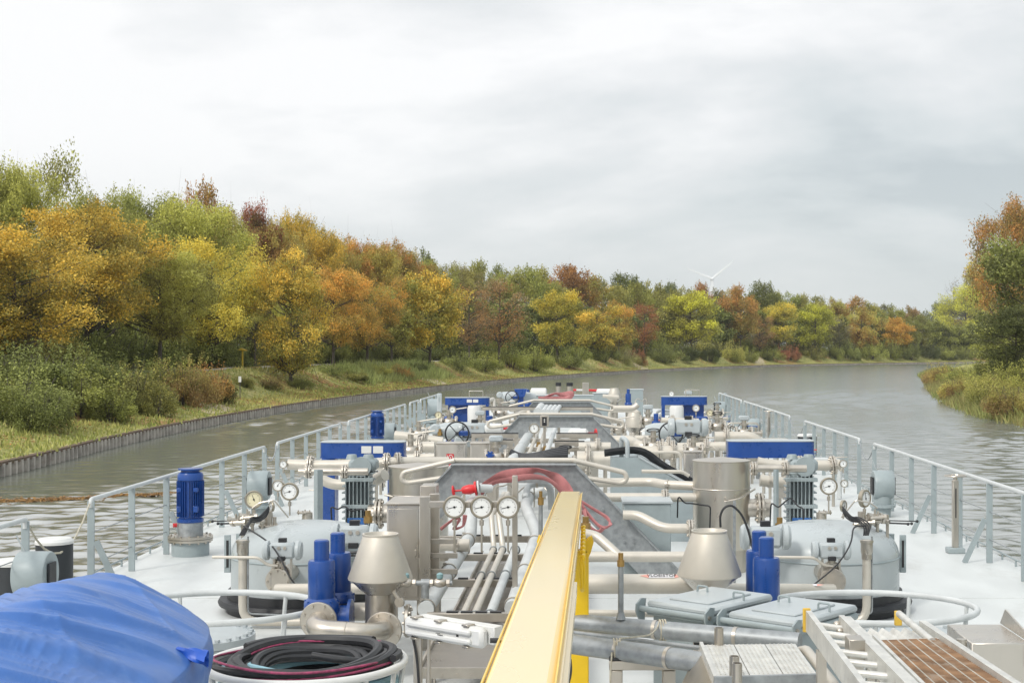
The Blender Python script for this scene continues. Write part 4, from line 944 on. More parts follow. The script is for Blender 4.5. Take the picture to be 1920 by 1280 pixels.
def outlet(px, s, label):
    """flanged outlet with lever and elbow on the tank front"""
    p = at(px, 1090, 14.55); t = thing('outlet_valve', label, 'valve', p)
    part(t, 'flange', MB().flange(p+Vector((0, 0.16, 0.03)), (s*0.4, 1, 0), 0.135, 0.03, 8).flange(p+Vector((0, 0.02, 0)), (s*0.25, 1, 0), 0.135, 0.03, 8), inox)
    part(t, 'body', MB().cyl(p+Vector((0, 0.02, 0)), p+Vector((0, 0.7, 0)), 0.09).cyl(p+Vector((0, 0.09, 0.05)), p+Vector((0, 0.09, 0.24)), 0.04).box(p+Vector((0, 0.09, 0.16)), (0.12, 0.08, 0.06), 0.01), inox)
    x = s
    part(t, 'lever', MB().tube([p+Vector((0, 0.02, 0.16)), p+Vector((-x*0.10, 0, 0.17)), p+Vector((-x*0.19, -0.02, 0.25)), p+Vector((-x*0.66, -0.02, 0.255))], 0.016, 10, 0.05), pipem)
    return t
outlet(520, 1, 'bolted outlet valve with a long bent lever on the left tank')
outlet(1562, 1, 'bolted outlet valve with a long bent lever on the right tank')
pipe('outlet_pipe', 'cream pipe with a pink arrow from the left tank to the left cone vent', [(520,1103,14.35),(700,1103,13.6)], 19, fl=())
def arrow(x, y, z, L, label, txt, r, m1=lilac):
    """printed pipe marker, curved onto the pipe crown: two arrow heads and a text field"""
    t = thing('pipe_label', label, 'label', (x, y, z)); n = 6
    def sheet(xs, hw0, hw1, mm, nm, off):
        vs = []; fs = []
        for i, (xx, hw) in enumerate(((xs[0], hw0), (xs[1], hw1))):
            for k in range(n+1):
                a = R(62)+hw*(-1+2*k/n); vs.append((xx, y-(r+off)*math.cos(a), z+(r+off)*math.sin(a)))
        for k in range(n): fs.append((k, k+1, n+2+k, n+1+k))
        part(t, nm, MB().add(vs, fs), mm)
    sheet((x-L*0.30, x+L*0.30), 0.30, 0.30, m1, 'field', 0.002)
    sheet((x-L*0.5, x-L*0.30), 0.01, 0.30, pinkl, 'arrow_head', 0.002); sheet((x+L*0.30, x+L*0.5), 0.30, 0.01, pinkl, 'arrow_head', 0.002)
    if txt:
        a = R(62); Mx = Matrix.Translation((x, y-(r+0.004)*math.cos(a), z+(r+0.004)*math.sin(a))) @ Matrix.Rotation(R(90)-R(62), 4, 'X')
        text_mesh(txt, 0.055, Mx, ink, t)
pipe('outlet_pipe', 'cream pipe with a grey label from the right tank to the right cone vent', [(1562,1104,14.35),(1330,1103,13.5)], 20)
pipe('cross_pipe', 'thick cream cross pipe feeding the right cone vent', [(1088,1094,13.3),(1322,1094,13.3)], 37, fil=0)
p = at(1240,1094,13.3); arrow(p.x, p.y, p.z, 0.40, 'white and pink arrow label on the thick cream cross pipe', 'VLOEISTOF', 0.0935)
p = at(1512,1104,14.2); arrow(p.x, p.y, p.z, 0.34, 'grey and orange arrow label on the right tank outlet pipe', '', 0.054)
p = at(612,1103,14.0); arrow(p.x, p.y, p.z, 0.22, 'pink arrow label on the left tank outlet pipe', '', 0.05, pinkl)
# ------------------------------------------------------------------ cone vents with their blue valves
def cone(x, y, label, s=1.0, zt=1.22, wide=True):
    t = thing('cone_vent', label, 'vent', (x, y, 0)); k = s
    part(t, 'column', MB().lathe([(0.14*k, 0), (0.14*k, zt-0.545*k)], (x, y, 0), n=32), inox)
    part(t, 'lower_cone', MB().lathe([(0.14*k, zt-0.545*k), (0.145*k, zt-0.54*k), (0.287*k, zt-0.405*k)], (x, y, 0), n=48, caps=False), inoxb)
    part(t, 'upper_cone', MB().lathe([(0.292*k, zt-0.412*k), (0.295*k, zt-0.40*k), (0.16*k, zt-0.02*k), (0.165*k, zt-0.01*k), (0.165*k, zt), (0.15*k, zt), (0.14*k, zt-0.03*k), (0.001, zt-0.05*k)], (x, y, 0), n=48, caps=False), pipem)
    return t
cone(-1.645, 13.0, 'big stainless double-cone vent on the left, beside the stainless cabinet')
cone(1.36, 13.0, 'big stainless double-cone vent on the right, above the grey hatch boxes', zt=1.25)
cone(1.52, 38, 'stainless double-cone vent in the middle distance, left of the far right handwheel', zt=1.24)
cone(1.33, 56, 'stainless double-cone vent farthest away near the bow', zt=1.38)
def bluevalve(x, y, label, z0, zt, n=2, dx=0.085, dy=0.35, r=0.122):
    t = thing('blue_valve', label, 'valve', (x, y, 0))
    for i in range(n):
        X = x+dx*i; Yv = y+dy*i; top = zt+0.02*i
        b = part(t, 'cylinder', MB().lathe([(r*0.95, z0+0.06), (r, z0+0.08), (r, top-0.21), (r*0.93, top-0.185), (r*0.5, top-0.18)], (X, Yv, 0), n=32), blue)
        part(b, 'spindle_cap', MB().lathe([(r*0.56, top-0.185), (r*0.56, top-0.012), (r*0.45, top), (0.001, top)], (X, Yv, 0), n=24), blue)
        mb = MB()
        for q in range(2):
            for j in range(16 - 5*q): mb.box((X-r*0.20+q*0.032, Yv-r*0.99+0.002*q, top-0.27-j*0.022-q*0.05), (0.012, 0.006, 0.008))
        part(b, 'embossed_scale', mb, blue)
        part(t, 'foot', MB().lathe([(r*1.3, z0-0.02), (r*1.3, z0+0.03), (r*1.1, z0+0.06), (r*0.95, z0+0.08)], (X, Yv, 0), n=28).bolts((X, Yv, z0+0.02), (0,0,1), r*1.18, 8, 0.014, 0.07), blue)
    part(t, 'housing', MB().lathe([(r*0.85, z0-0.28), (r*1.2, z0-0.22), (r*1.25, z0-0.02)], (x, y, 0), n=24).lathe([(r*1.35, 0), (r*1.35, 0.03)], (x+r*1.9, y+0.08, z0-0.12), (1, 0, 0), 24).cyl((x, y+0.08, z0-0.12), (x+r*2.0, y+0.08, z0-0.12), r*0.9), blue)
    part(t, 'stand', MB().lathe([(0.11, 0), (0.11, z0-0.26)], (x, y, 0), n=20), inox)
p = at(602, 1010, 12.9); bluevalve(p.x+0.005, 12.9, 'pair of blue cylindrical valves on the left, by the hose basket', 0.58, at(602,1011,12.9).z)
p = at(1437, 1008, 12.9); bluevalve(p.x, 12.9, 'pair of blue cylindrical valves on the right, behind the hatch boxes', 0.56, at(1437,1006,12.9).z, dx=-0.03, dy=0.3)
bluevalve(at(918,780,37).x, 37, 'single blue cylindrical valve before the far left blue pump frame', 0.75, at(918,779,37).z, 1, r=0.15)
bluevalve(at(1230,776,36).x, 36, 'single blue cylindrical valve left of the far right handwheel', 0.72, at(1230,775,36).z, 1, r=0.11)
bluevalve(at(1178,730,56).x, 56, 'single blue cylindrical valve before the far grey cabinet', 0.75, at(1178,729,56).z, 1, r=0.11)
bluevalve(at(990,730,56).x, 56, 'single blue cylindrical valve beside the blue hopper', 0.75, at(991,730,56).z, 1, r=0.11)
def ubend():
    a = at(598,1162,12.62); b = at(720,1180,12.62); t = thing('u_bend_pipe', 'bolted stainless U-bend pipe joining the left blue valve and the left cone vent', 'pipe', a)
    part(t, 'bend', MB().tube([a+Vector((0,0.05,0)), a+Vector((0,-0.30,-0.02)), b+Vector((0,-0.30,0.02)), b+Vector((0,0.2,0))], 0.087, 20, 0.23, seg=9), inox)
    for p in (a, b):
        part(t, 'flange', MB().disc(p+Vector((0,-0.02,0)), (0.1,1,0), 0.165, 0.035, 32, 0.005).bolts(p+Vector((0,-0.02,0)), (0.1,1,0), 0.137, 8, 0.015, 0.07, 0.5), inox)
    part(t, 'weld', MB().torus(a.lerp(b, 0.5)+Vector((0,-0.30,0.0)), (1,0,-0.1), 0.088, 0.004, 6, 20), inox)
    part(t, 'side_flange', MB().flange(b+Vector((0.17,0.32,0.02)), (1,0,0), 0.15, 0.035, 8), inox)
ubend()
pipe('spool_pipe', 'short cream spool pipe between the left blue valve and the left cone column', [(640,1146,13.2),(690,1146,13.2)], 34, fil=0)
# ------------------------------------------------------------------ hose baskets, bolted lids, ring guards
def bolted_lid(x, y, r, z, label):
    t = thing('bolted_lid', label, 'hatch', (x, y, 0))
    part(t, 'coaming', MB().lathe([(r*0.93, 0), (r*0.93, z-0.13)], (x, y, 0), n=48), grey)
    part(t, 'lower_flange', MB().lathe([(r, z-0.13), (r, z-0.07)], (x, y, 0), n=48), grey)
    part(t, 'cover', MB().lathe([(r, z-0.065), (r, z), (0.01, z+0.004)], (x, y, 0), n=48).bolts((x, y, z+0.012), (0,0,1), r*0.92, 26, 0.026, 0.03), lgrey)
bolted_lid(-3.30, 13.0, 0.50, 0.30, 'round grey hatch lid ringed with bolts on the left, beside the tarpaulin')
bolted_lid(3.27, 12.75, 0.56, 0.32, 'round grey hatch lid ringed with bolts on the right, behind the rusty grating')
def ring_guard(x, y, a, b, z, label):
    t = thing('ring_rail', label, 'guard rail', (x, y, 0))
    pts = [(x+a*math.cos(2*math.pi*k/56), y+b*math.sin(2*math.pi*k/56), z) for k in range(56)]
    part(t, 'ring', MB().tube(pts, 0.030, 10, closed=True), wpipe)
    for k in (2, 9, 19, 26, 33, 41, 50):
        q = Vector(pts[k]); o = Vector((x+(q.x-x)*0.93, y+(q.y-y)*0.93, 0)); part(t, 'leg', MB().tube([q, q+(o-q)*0.5, o], 0.02, 8), wpipe)
ring_guard(-3.2, 13.15, 0.97, 0.80, 0.52, 'pale oval pipe rail around the bolted lid on the left')
ring_guard(2.86, 13.15, 0.97, 0.80, 0.52, 'pale oval pipe rail around the bolted lid on the right')
def hose_basket():
    x, y, z = at(575,1240,9.9).x, 9.9, at(575,1240,9.9).z; r = 0.675
    t = thing('hose_basket', 'round white basket of pipe full of coiled black hose in the left foreground', 'basket', (x, y, 0))
    part(t, 'rim', MB().torus((x, y, z), (0,0,1), r, 0.028, 12, 64), white)
    part(t, 'base_ring', MB().torus((x, y, 0.12), (0,0,1), r*0.72, 0.022, 8, 48), white)
    for k in range(14):
        a = 2*math.pi*(k+0.3)/14; part(t, 'stave', MB().tube([(x+r*math.cos(a), y+r*math.sin(a), z), (x+r*0.92*math.cos(a), y+r*0.92*math.sin(a), z*0.55), (x+r*0.72*math.cos(a), y+r*0.72*math.sin(a), 0.12)], 0.018, 8), white)
    part(t, 'floor', MB().lathe([(r*0.7, 0.13), (r*0.7, 0.15)], (x, y, 0), n=40), white)
    def coil(seed, rr, n, z0, hw, tilt, turns):
        rng = random.Random(seed); pts = []; N = int(turns*40); ph = rng.uniform(0, 6.28)
        for i in range(N):
            a = ph+2*math.pi*i/40; q = i/40
            w = rr*(1+0.045*math.sin(q*1.7+seed)+0.03*math.sin(a*2+seed)); zz = z0+hw*math.sin(q*2.1+seed)+tilt*math.sin(a+seed)+0.012*math.sin(3*a+seed)
            pts.append((x+w*math.cos(a)+0.05*math.sin(q+seed), y+w*math.sin(a)*0.97, zz))
        return MB().tube(pts, n, 8)
    for s, rr, tk, z0, hw, tl, tn, m, lab in ((1,0.52,0.036,z+0.015,0.03,0.03,3.3,black,'thick black hose coiled on top in the hose basket'),(2,0.56,0.027,z-0.02,0.04,0.03,4.2,black,'thinner black hose coiled in the hose basket below the thick one'),(3,0.585,0.009,z-0.01,0.05,0.03,5.2,pinkh,'thin pink hose coiled among the black ones in the basket'),(4,0.46,0.027,z-0.02,0.03,0.02,4.0,black,'black hose lying on the inside of the coil in the basket'),(5,0.57,0.030,z-0.10,0.03,0.02,3.2,tealh,'teal hose at the bottom of the basket'),(6,0.36,0.03,z-0.03,0.03,0.03,3.0,black,'short inner coil of black hose in the middle of the basket'),(7,0.50,0.008,z+0.02,0.03,0.03,3.1,pinkh,'second thin pink hose lying near the top of the coil'),(8,0.55,0.03,z-0.18,0.02,0.02,3.0,black,'lowest black hose coil in the basket'),(9,0.40,0.02,z-0.01,0.02,0.03,0.8,tealh,'short loose length of teal hose on top of the coil')):
        single('hose', lab, 'hose', coil(s, rr, tk, z0, hw, tl, tn), m, 'hoses in the basket', loc=(x, y, z0))
    e = at(585,1228,9.9); single('hose', 'open cut end of black hose pointing out of the coil', 'hose', MB().tube([e, e+Vector((0.15,-0.02,-0.02)), e+Vector((0.42,0.05,-0.06))], 0.026, 10).lathe([(0.026,0),(0.017,0.002)], e, (-1,0,0), 10, caps=False), black, 'hoses in the basket', loc=e)
hose_basket()
# ------------------------------------------------------------------ covered boat
def boat():
    x0, y0 = -2.67, 6.60; a, b = 0.82, 2.55; gz = 1.22
    t = thing('covered_boat', 'small boat wrapped in a wrinkled blue tarpaulin in the left foreground', 'boat', (x0, y0, 0.4))
    NU, NV = 440, 190; V = []; Fc = []; e = 2/2.7
    for j in range(NV+1):
        f = j/NV                                     # 0 centre .. 0.8 gunwale, then the skirt
        for i in range(NU):
            th = 2*math.pi*i/NU; c, s = math.cos(th), math.sin(th)
            ex = a*math.copysign(abs(c)**e, c); ey = b*math.copysign(abs(s)**e, s)
            if f <= 0.8:
                g = f/0.8; x = ex*g; y = ey*g
                yy = min(abs(y/b), 0.999); hw = a*(1-yy**2.7)**(1/2.7); u_ = min(abs(x)/hw, 1); L_ = 1-yy**6
                pk = abs(math.sin(math.pi*(y-1.95)/0.88))                     # the cloth peaks over the hoops
                z = gz + L_*(0.42*(1-u_**1.3) - 0.030*pk*(1-u_)**1.3)
                q = y - 0.95*abs(x) + 0.05*math.sin(2.6*x+0.8) + 0.03*math.sin(3.3*y+x)
                env = min(1, 3.2*u_+0.15)*(1-u_**8)*L_
                ph_ = ((q-1.95)/0.44) % 1.0; fold = (1-ph_/0.86)**1.5 if ph_ < 0.86 else (ph_-0.86)/0.14
                big = 0.75+0.45*math.sin(2.9*q+1.2)
                z += env*(0.056*big*fold + 0.020*(1-abs(math.sin(math.pi*q/0.135+0.8*math.sin(3*x))))**1.6*(0.5+0.5*math.sin(2.2*y+4*x)) + 0.010*(1-abs(math.sin(math.pi*(q+0.35*x)/0.085)))**1.5*max(math.sin(2.3*y-3*x),0) + 0.013*(1-abs(math.sin(2.4*(y+1.4*x)+1.1)))**6 + 0.006*math.sin(7*x-4*y))
            else:
                g = (f-0.8)/0.2; k = 1+0.02*math.sin(math.pi*min(g*2.5, 1)) - 0.06*g*g
                w = 0.010*g*math.sin(31*th+3*math.sin(5*th))+0.006*g*math.sin(83*th)
                x = ex*(k+w); y = ey*(k+w); z = gz - 0.02 - 0.62*g**1.1
            V.append((x0+x, y0+y, z))
    for j in range(NV):
        for i in range(NU):
            i2 = (i+1) % NU; Fc.append((j*NU+i, j*NU+i2, (j+1)*NU+i2, (j+1)*NU+i))
    part(t, 'tarpaulin', MB().add(V, Fc), tarpm, smooth=70)
    # bunched tarp corner
    p = at(338,1222,7.6); mb = MB(); vs = []; fs = []
    for i in range(10):
        for k in range(12):
            u_ = i/9; an = 2*math.pi*k/12; r = 0.055*(0.6+0.45*u_)*(1+0.30*math.sin(3*an+5*u_)); vs.append((p.x-0.03+0.16*u_, p.y+0.05+r*math.cos(an)*0.8, p.z+0.0-0.05*u_+r*math.sin(an)*0.7))
    for i in range(9):
        for k in range(12): fs.append((i*12+k, i*12+(k+1) % 12, (i+1)*12+(k+1) % 12, (i+1)*12+k))
    part(t, 'bunched_corner', mb.add(vs, fs), mat('blue_tarp_fold', (0.02,0.10,0.50), rough=0.4, var=0.2))
    part(t, 'hull', MB().prism([(x0+a*0.8*math.cos(2*math.pi*k/32), y0+b*0.8*math.sin(2*math.pi*k/32), 0.14) for k in range(32)], (0, 0, 0.8)), white)
    single('boat_cradle', 'low cradle frame under the blue covered boat', 'cradle', MB().box((x0, y0-1.2, 0.07), (1.5, 0.14, 0.14)).box((x0, y0+1.2, 0.07), (1.5, 0.14, 0.14)).box((x0, y0, 0.05), (0.14, 2.5, 0.1)), galv, loc=(x0, y0, 0))
boat()
# ------------------------------------------------------------------ yellow crane boom and its rest
def boom():
    a = Vector((0.045, 3.3, 2.0)); b = Vector((0.095, 12.7, 1.635)); t = thing('crane_boom', 'long pale yellow crane boom lying along the middle of the deck', 'crane', a)
    d = (b-a).normalized(); w, h = 0.20, 0.27
    def sect(p, w, h, dz=0.0): return [p+Vector((-w/2, 0, dz)), p+Vector((w/2, 0, dz)), p+Vector((w/2, 0, dz-h)), p+Vector((-w/2, 0, dz-h))]
    up = Vector((0,0,1))
    def beam(p, q, w, h, bev):
        c = (p+q)/2-Vector((0,0,h/2)); L = (q-p).length; rot = (q-p).to_track_quat('Y', 'Z').to_matrix()
        return MB().box(c, (w, L, h), bev, rot)
    part(t, 'inner_section', beam(a, b, w, h, 0.02), yboom)
    m1 = a.lerp(b, 0.72)
    part(t, 'side_flange', MB().bar(a+Vector((w/2+0.008, 0, -0.06)), m1+Vector((w/2+0.006, 0, -0.06)), 0.018, 0.04), yboom)
    part(t, 'side_flange', MB().bar(a+Vector((w/2+0.022, 0, -0.085)), a.lerp(b, 0.36)+Vector((w/2+0.022, 0, -0.085)), 0.020, 0.05), yboom)
    for q in (-1, 1): part(t, 'edge_trim', MB().bar(a+Vector((q*(w/2+0.004), 0, -0.012)), b+Vector((q*(w/2+0.004), -0.02, -0.012)), 0.005, 0.012), mat('edge_yellow', (0.80,0.57,0.13), rough=0.4) if 'edge_yellow' not in bpy.data.materials else bpy.data.materials['edge_yellow'])
    part(t, 'outer_section', MB().bar(a+Vector((0,0,-h/2-0.03)), a.lerp(b, 0.34)+Vector((0,0,-h/2-0.03)), w+0.02, h-0.09), yboom)
    mb = MB()
    for k in range(9):
        y = 8.6+k*0.26; z = a.lerp(b, (y-3.3)/9.4).z; mb.tube([(w/2+0.105, y, z-0.14), (w/2+0.125, y+0.03, z-0.20), (w/2+0.125, y+0.05, z-0.34-0.02*(k % 3)), (w/2+0.11, y+0.12, z-0.38), (w/2+0.105, y+0.2, z-0.2)], 0.010, 6, 0.03)
        mb.box((w/2+0.12, y, z-0.15), (0.025, 0.07, 0.04), 0.008)
    part(t, 'hose_loops', mb, yel2)
    p = at(1052,1255,6.2); part(t, 'grab_hook', MB().tube([p, p+Vector((0.01,0,0.05)), p+Vector((-0.02,0,-0.06))], 0.018, 8), yel2)
    q = at(1065,1235,6.6); part(t, 'boom_hose', MB().tube([q, q+Vector((0.005,-0.05,-0.05)), q+Vector((-0.02,-0.1,-0.13)), q+Vector((-0.03,-0.2,-0.25))], 0.017, 8, 0.05), black)
    # rest
    Y = 10.3; s = thing('boom_rest', 'yellow forked steel rest holding up the crane boom', 'crane rest', (0.14, Y, 0))
    zc = a.lerp(b, (Y-3.3)/9.4).z - h
    part(s, 'post', MB().box((0.18, Y, (zc-0.02)/2), (0.15, 0.12, zc-0.02), 0.006), yel2)
    part(s, 'saddle', MB().box((0.075, Y, zc-0.03), (0.34, 0.10, 0.05), 0.005), yel2)
    for (px1, py1, px2, py2) in ((1034,1012+30,1010,1003), (1068,1056,1110,1004)):
        e = at(px2, py2, Y); o = Vector((0.03-0.07 if px2 < 1050 else 0.215, Y, zc-0.02)); part(s, 'horn', MB().prism([o+Vector((0,-0.05,-0.12)), o+Vector((0.055 if px2 > 1050 else -0.055,-0.05,0.0)), e+Vector((0.012 if px2 > 1050 else -0.012,-0.05,-0.04)), e+Vector((0,-0.05,0.0)), e+Vector((-0.02 if px2 > 1050 else 0.02,-0.05,-0.01)), o+Vector((-0.01,-0.05,0.06))], (0, 0.10, 0)), yel2)
    part(s, 'base_plate', MB().box((0.16, Y, 0.01), (0.36, 0.3, 0.02), 0.003), yel2)
    part(s, 'strut', MB().bar((0.02, Y-0.02, zc-0.05), (-0.12, Y-0.02, 0.02), 0.06, 0.06), yel2)
boom()
# ------------------------------------------------------------------ lamp, trays, centre pipes and rack
def lamp():
    a = at(763,1172,9.35); b = at(910,1196,8.85); t = thing('tube_lamp', 'scuffed white fluorescent lamp housing on a stainless post', 'lamp', (a.x, a.y, 0))
    d = (b-a); L = d.length; rot = d.to_track_quat('X', 'Z').to_matrix(); c = (a+b)/2
    part(t, 'cover', MB().box(c, (L, 0.07, 0.128), 0.022, rot), white)
    part(t, 'diffuser', MB().box(c+rot @ Vector((-0.02,-0.045,0.028)), (L*0.82, 0.03, 0.038), 0.012, rot).box(c+rot @ Vector((-0.02,-0.045,-0.028)), (L*0.82, 0.03, 0.038), 0.012, rot), lgrey if False else white)
    part(t, 'housing', MB().box(c+rot @ Vector((0.05,0.075,0.012)), (L*0.98, 0.08, 0.115), 0.006, rot), white)
    mb = MB()
    for f in (-0.36, -0.05, 0.3):
        for q in (-1, 1): part(t, 'clip', MB().box(c+rot @ Vector((f*L,-0.005,q*0.068)), (0.055, 0.07, 0.014), 0.003, rot), inox)
    mb = MB().box(c+rot @ Vector((0.0,-0.0615,0.0)), (0.04, 0.002, 0.004), 0, rot).box(c+rot @ Vector((0.02,-0.0615,-0.009)), (0.05, 0.002, 0.004), 0, rot).box(c+rot @ Vector((0.155,-0.037,0.0)), (0.018, 0.004, 0.018), 0, rot)
    part(t, 'marking', mb, black)
    p = at(783,1195,9.3); part(t, 'post', MB().box((p.x, 9.32, p.z/2), (0.055, 0.05, p.z), 0.004).box((p.x+0.07, 9.32, p.z/2), (0.02, 0.05, p.z), 0.003), inox)
    part(t, 'cable', MB().tube([(p.x-0.03,9.27,p.z+0.02),(p.x-0.0,9.26,p.z-0.12),(p.x+0.012,9.27,p.z-0.3),(p.x+0.005,9.27,0.2)], 0.008, 6, 0.05), black)
    e = at(925,1200,8.8); part(t, 'gland', MB().cyl(e+Vector((-0.02,0,0.0)), e+Vector((0.045,0,0)), 0.016, n=10).tube([e+Vector((0.04,0,0)), e+Vector((0.10,0,-0.02)), e+Vector((0.17,0.02,-0.08))], 0.006, 6, 0.03), black)
lamp()
def tray(x0, x1, y0, y1, z, label):
    t = thing('drip_tray', label, 'tray', ((x0+x1)/2, (y0+y1)/2, 0))
    part(t, 'sheet', MB().box(((x0+x1)/2, (y0+y1)/2, z), (x1-x0, y1-y0, 0.012)), traym)
    mb = MB().box(((x0+x1)/2, y0-0.004, z+0.01), (x1-x0, 0.02, 0.08)).box((x0-0.012, (y0+y1)/2, z+0.012), (0.02, y1-y0, 0.06)).box((x1+0.012, (y0+y1)/2, z+0.012), (0.02, y1-y0, 0.06))
    for i in range(9): mb.disc((x0+(x1-x0)*(i+0.5)/9, y0-0.018, z-0.005), (0,1,0), 0.012, 0.012, 8)
    part(t, 'lip', mb, inox)
    for sx in (x0+0.06, x1-0.06):
        for sy in (y0+0.15, y1-0.15): part(t, 'leg', MB().box((sx, sy, (z-0.008)/2), (0.05, 0.05, z-0.008), 0.003), inox)
tray(-1.02, 0.0, 10.7, 12.9, 0.46, 'shiny stainless tray under the near end of the thin pipes, beside the lamp')
tray(-0.98, 0.02, 13.05, 16.6, 0.44, 'long shiny stainless tray under the three thin pipes')
def rack():
    t = thing('pipe_rack', 'stainless pipe rack of square cross beams in the centre of the deck', 'rack', (-0.5, 15, 0))
    for (px0, px1, py, Y) in ((805,1000,1044,15.6),(812,1000,1092,14.2),(800,960,1156,12.4),(800,1010,1010,17.0)):
        a = at(px0, py, Y); b = at(px1, py, Y)
        part(t, 'cross_beam', MB().box(((a.x+b.x)/2, Y, a.z), (b.x-a.x, 0.07, 0.075), 0.004), inox)
        for x in (a.x+0.05, b.x-0.05): part(t, 'upright', MB().box((x, Y+0.002, (a.z-0.04)/2), (0.055, 0.055, a.z-0.04), 0.003), inox)
        mb = MB()
        for k in range(4): mb.box((a.x+(b.x-a.x)*(0.3+0.17*k), Y, a.z+0.045), (0.10, 0.05, 0.014))
        part(t, 'rubber_pad', mb, black)
rack()
for i, (p0, p1, d, lab, m) in enumerate((((866,1156,12.4),(926,1028,15.9),13,'thinnest cream pipe, left one of three running along the centre line',pipem),((888,1156,12.4),(943,1028,15.9),14,'cream pipe, middle one of three running along the centre line',pipem),((917,1156,12.4),(967,1028,15.9),19,'pale grey pipe, right one of three running along the centre line',wpipe))):
    e = at(*p1); pts = [p0, p1] + ([(921 if i == 0 else 935, 965, 16.1), (945 if i == 0 else 952, 925, 18.5)] if i < 2 else [])
    t = pipe('centre_pipe', lab, pts, d, m, 0.08, collars=())
    for f in (0.02, 0.55, 0.98):
        c = at(*p0).lerp(at(*p1), f); part(t, 'pipe_clip', MB().torus(c, (e-at(*p0)), d/2*12.4/F+0.006, 0.008, 6, 18), galv)
t = pipe('centre_pipe', 'thick white pipe with ring clamps, left side of the centre rack', [(798,1142,12.8),(864,1035,15.6),(882,1003,16.6),(884,945,16.9),(905,915,18.8),(932,895,19.8)], 31, wpipe, 0.10)
for f0, f1, ff in ((0,1,0.02),(0,1,0.5),(0,1,0.62),(1,2,0.15),(1,2,0.7),(3,4,0.5),(3,4,0.8)):
    P = [(798,1142,12.8),(864,1035,15.6),(882,1003,16.6),(884,945,16.9),(905,915,18.8)]; a = at(*P[f0]); b = at(*P[f1]); part(t, 'ring_clamp', MB().torus(a.lerp(b, ff), b-a, 0.081, 0.007, 6, 24).box(a.lerp(b, ff)+Vector((-0.04,-0.03,0.085)), (0.035, 0.02, 0.02)), inox)
t = pipe('centre_pipe', 'thick white bent pipe with ring clamps, right side of the centre rack', [(960,1140,12.8),(1006,1005,16.6),(1001,985,16.8),(985,950,17.2),(996,915,19.0),(1010,905,19.6)], 29, wpipe, 0.14)
for f0, ff in ((0,0.03),(0,0.45),(0,0.9),(3,0.5)):
    P = [(960,1140,12.8),(1006,1005,16.6),(1001,985,16.8),(985,950,17.2),(996,915,19.0)]; a = at(*P[f0]); b = at(*P[f0+1]); part(t, 'ring_clamp', MB().torus(a.lerp(b, ff), b-a, 0.077, 0.007, 6, 24), inox)
pipe('bend_pipe', 'pale grey elbow pipe turning down behind the red hose', [(985,935,17.6),(990,908,18),(1032,905,18),(1034,955,18)], 13, wpipe, 0.12, collars=((1,0.4),))
pipe('bend_pipe', 'stubby pale grey end pipe behind the boom tip', [(1000,925,18.4),(1030,915,18.4)], 24, wpipe, 0.05)
def tee_valve():
    a = at(742,1092,12.9); b = at(848,1092,12.9); t = thing('twin_ball_valve', 'small horizontal pipe with two ball valves and teal caps by the left cone vent', 'valve', a)
    part(t, 'run', MB().cyl(a, b, 0.022).cyl(a.lerp(b,0.45), a.lerp(b,0.6), 0.036), galv)
    for f in (0.18, 0.78):
        c = a.lerp(b, f); part(t, 'valve_body', MB().ball(c, (0.07,0.042,0.042), 12, 8).cyl(c+Vector((-0.09,0,0)), c+Vector((-0.06,0,0)), 0.036, n=6).cyl(c+Vector((0.06,0,0)), c+Vector((0.09,0,0)), 0.036, n=6), inox)
        part(t, 'cap', MB().lathe([(0.026, 0.04), (0.03, 0.05), (0.03, 0.08), (0.012, 0.092)], c, n=12), mat('teal_cap', (0.22,0.36,0.38), rough=0.5) if f < 0.5 else bpy.data.materials['teal_cap'])
    part(t, 'drain_cock', MB().tube([a+Vector((0,0,0)), a+Vector((-0.02,-0.02,-0.08)), a+Vector((0.05,-0.03,-0.17))], 0.018, 8, 0.03).disc(a+Vector((0.04,-0.03,-0.17)), (0.3,1,0), 0.045, 0.03, 14), inox)
    part(t, 'drop_pipe', MB().cyl(a.lerp(b,0.52), a.lerp(b,0.52)+Vector((0,0,-0.28)), 0.036), galv)
tee_valve()
# ------------------------------------------------------------------ stainless cabinets
def cabinet(x0, x1, y0, y1, z0, z1, label, m=inoxb, door=True, name='cabinet', sign=None, legs=True):
    t = thing(name, label, 'cabinet', ((x0+x1)/2, (y0+y1)/2, 0)); cx, cy = (x0+x1)/2, (y0+y1)/2
    part(t, 'box', MB().box((cx, cy, (z0+z1)/2), (x1-x0, y1-y0, z1-z0), 0.008), m)
    part(t, 'lid', MB().box((cx, cy, z1+0.008), (x1-x0+0.03, y1-y0+0.03, 0.02), 0.004), inox)
    if door:
        d = part(t, 'door', MB().box((cx, y0-0.008, (z0+z1)/2), ((x1-x0)*0.90, 0.014, (z1-z0)*0.92), 0.003), m)
        part(d, 'latch', MB().box((x1-(x1-x0)*0.12, y0-0.022, (z0+z1)/2), (0.02, 0.016, 0.06), 0.003), inox)
    if legs and z0 > 0.05:
        for x in (x0+0.04, x1-0.04): part(t, 'leg', MB().box((x, cy, z0/2), (0.05, 0.05, z0), 0.003), inox)
    return t
p = at(725,950,13.9); q = at(787,1075,13.9)
t = cabinet(p.x, q.x, 13.9, 14.55, 0.45, p.z+0.02, 'tall stainless cabinet between the left cone vent and the three gauges')
part(t, 'back_box', MB().box((q.x+0.03, 14.5, 1.0), (0.16, 0.3, 1.05), 0.006), inox)
t = thing('steel_stand', 'pair of square stainless uprights right of the tall cabinet', 'frame', (q.x+0.1, 13.8, 0))
for px, y, zt in ((797,13.75,930),(815,14.1,925)):
    c = at(px, zt, y); part(t, 'upright', MB().box((c.x, y, c.z/2), (0.10, 0.07, c.z), 0.004), inox)
a = at(797,1045,13.75)
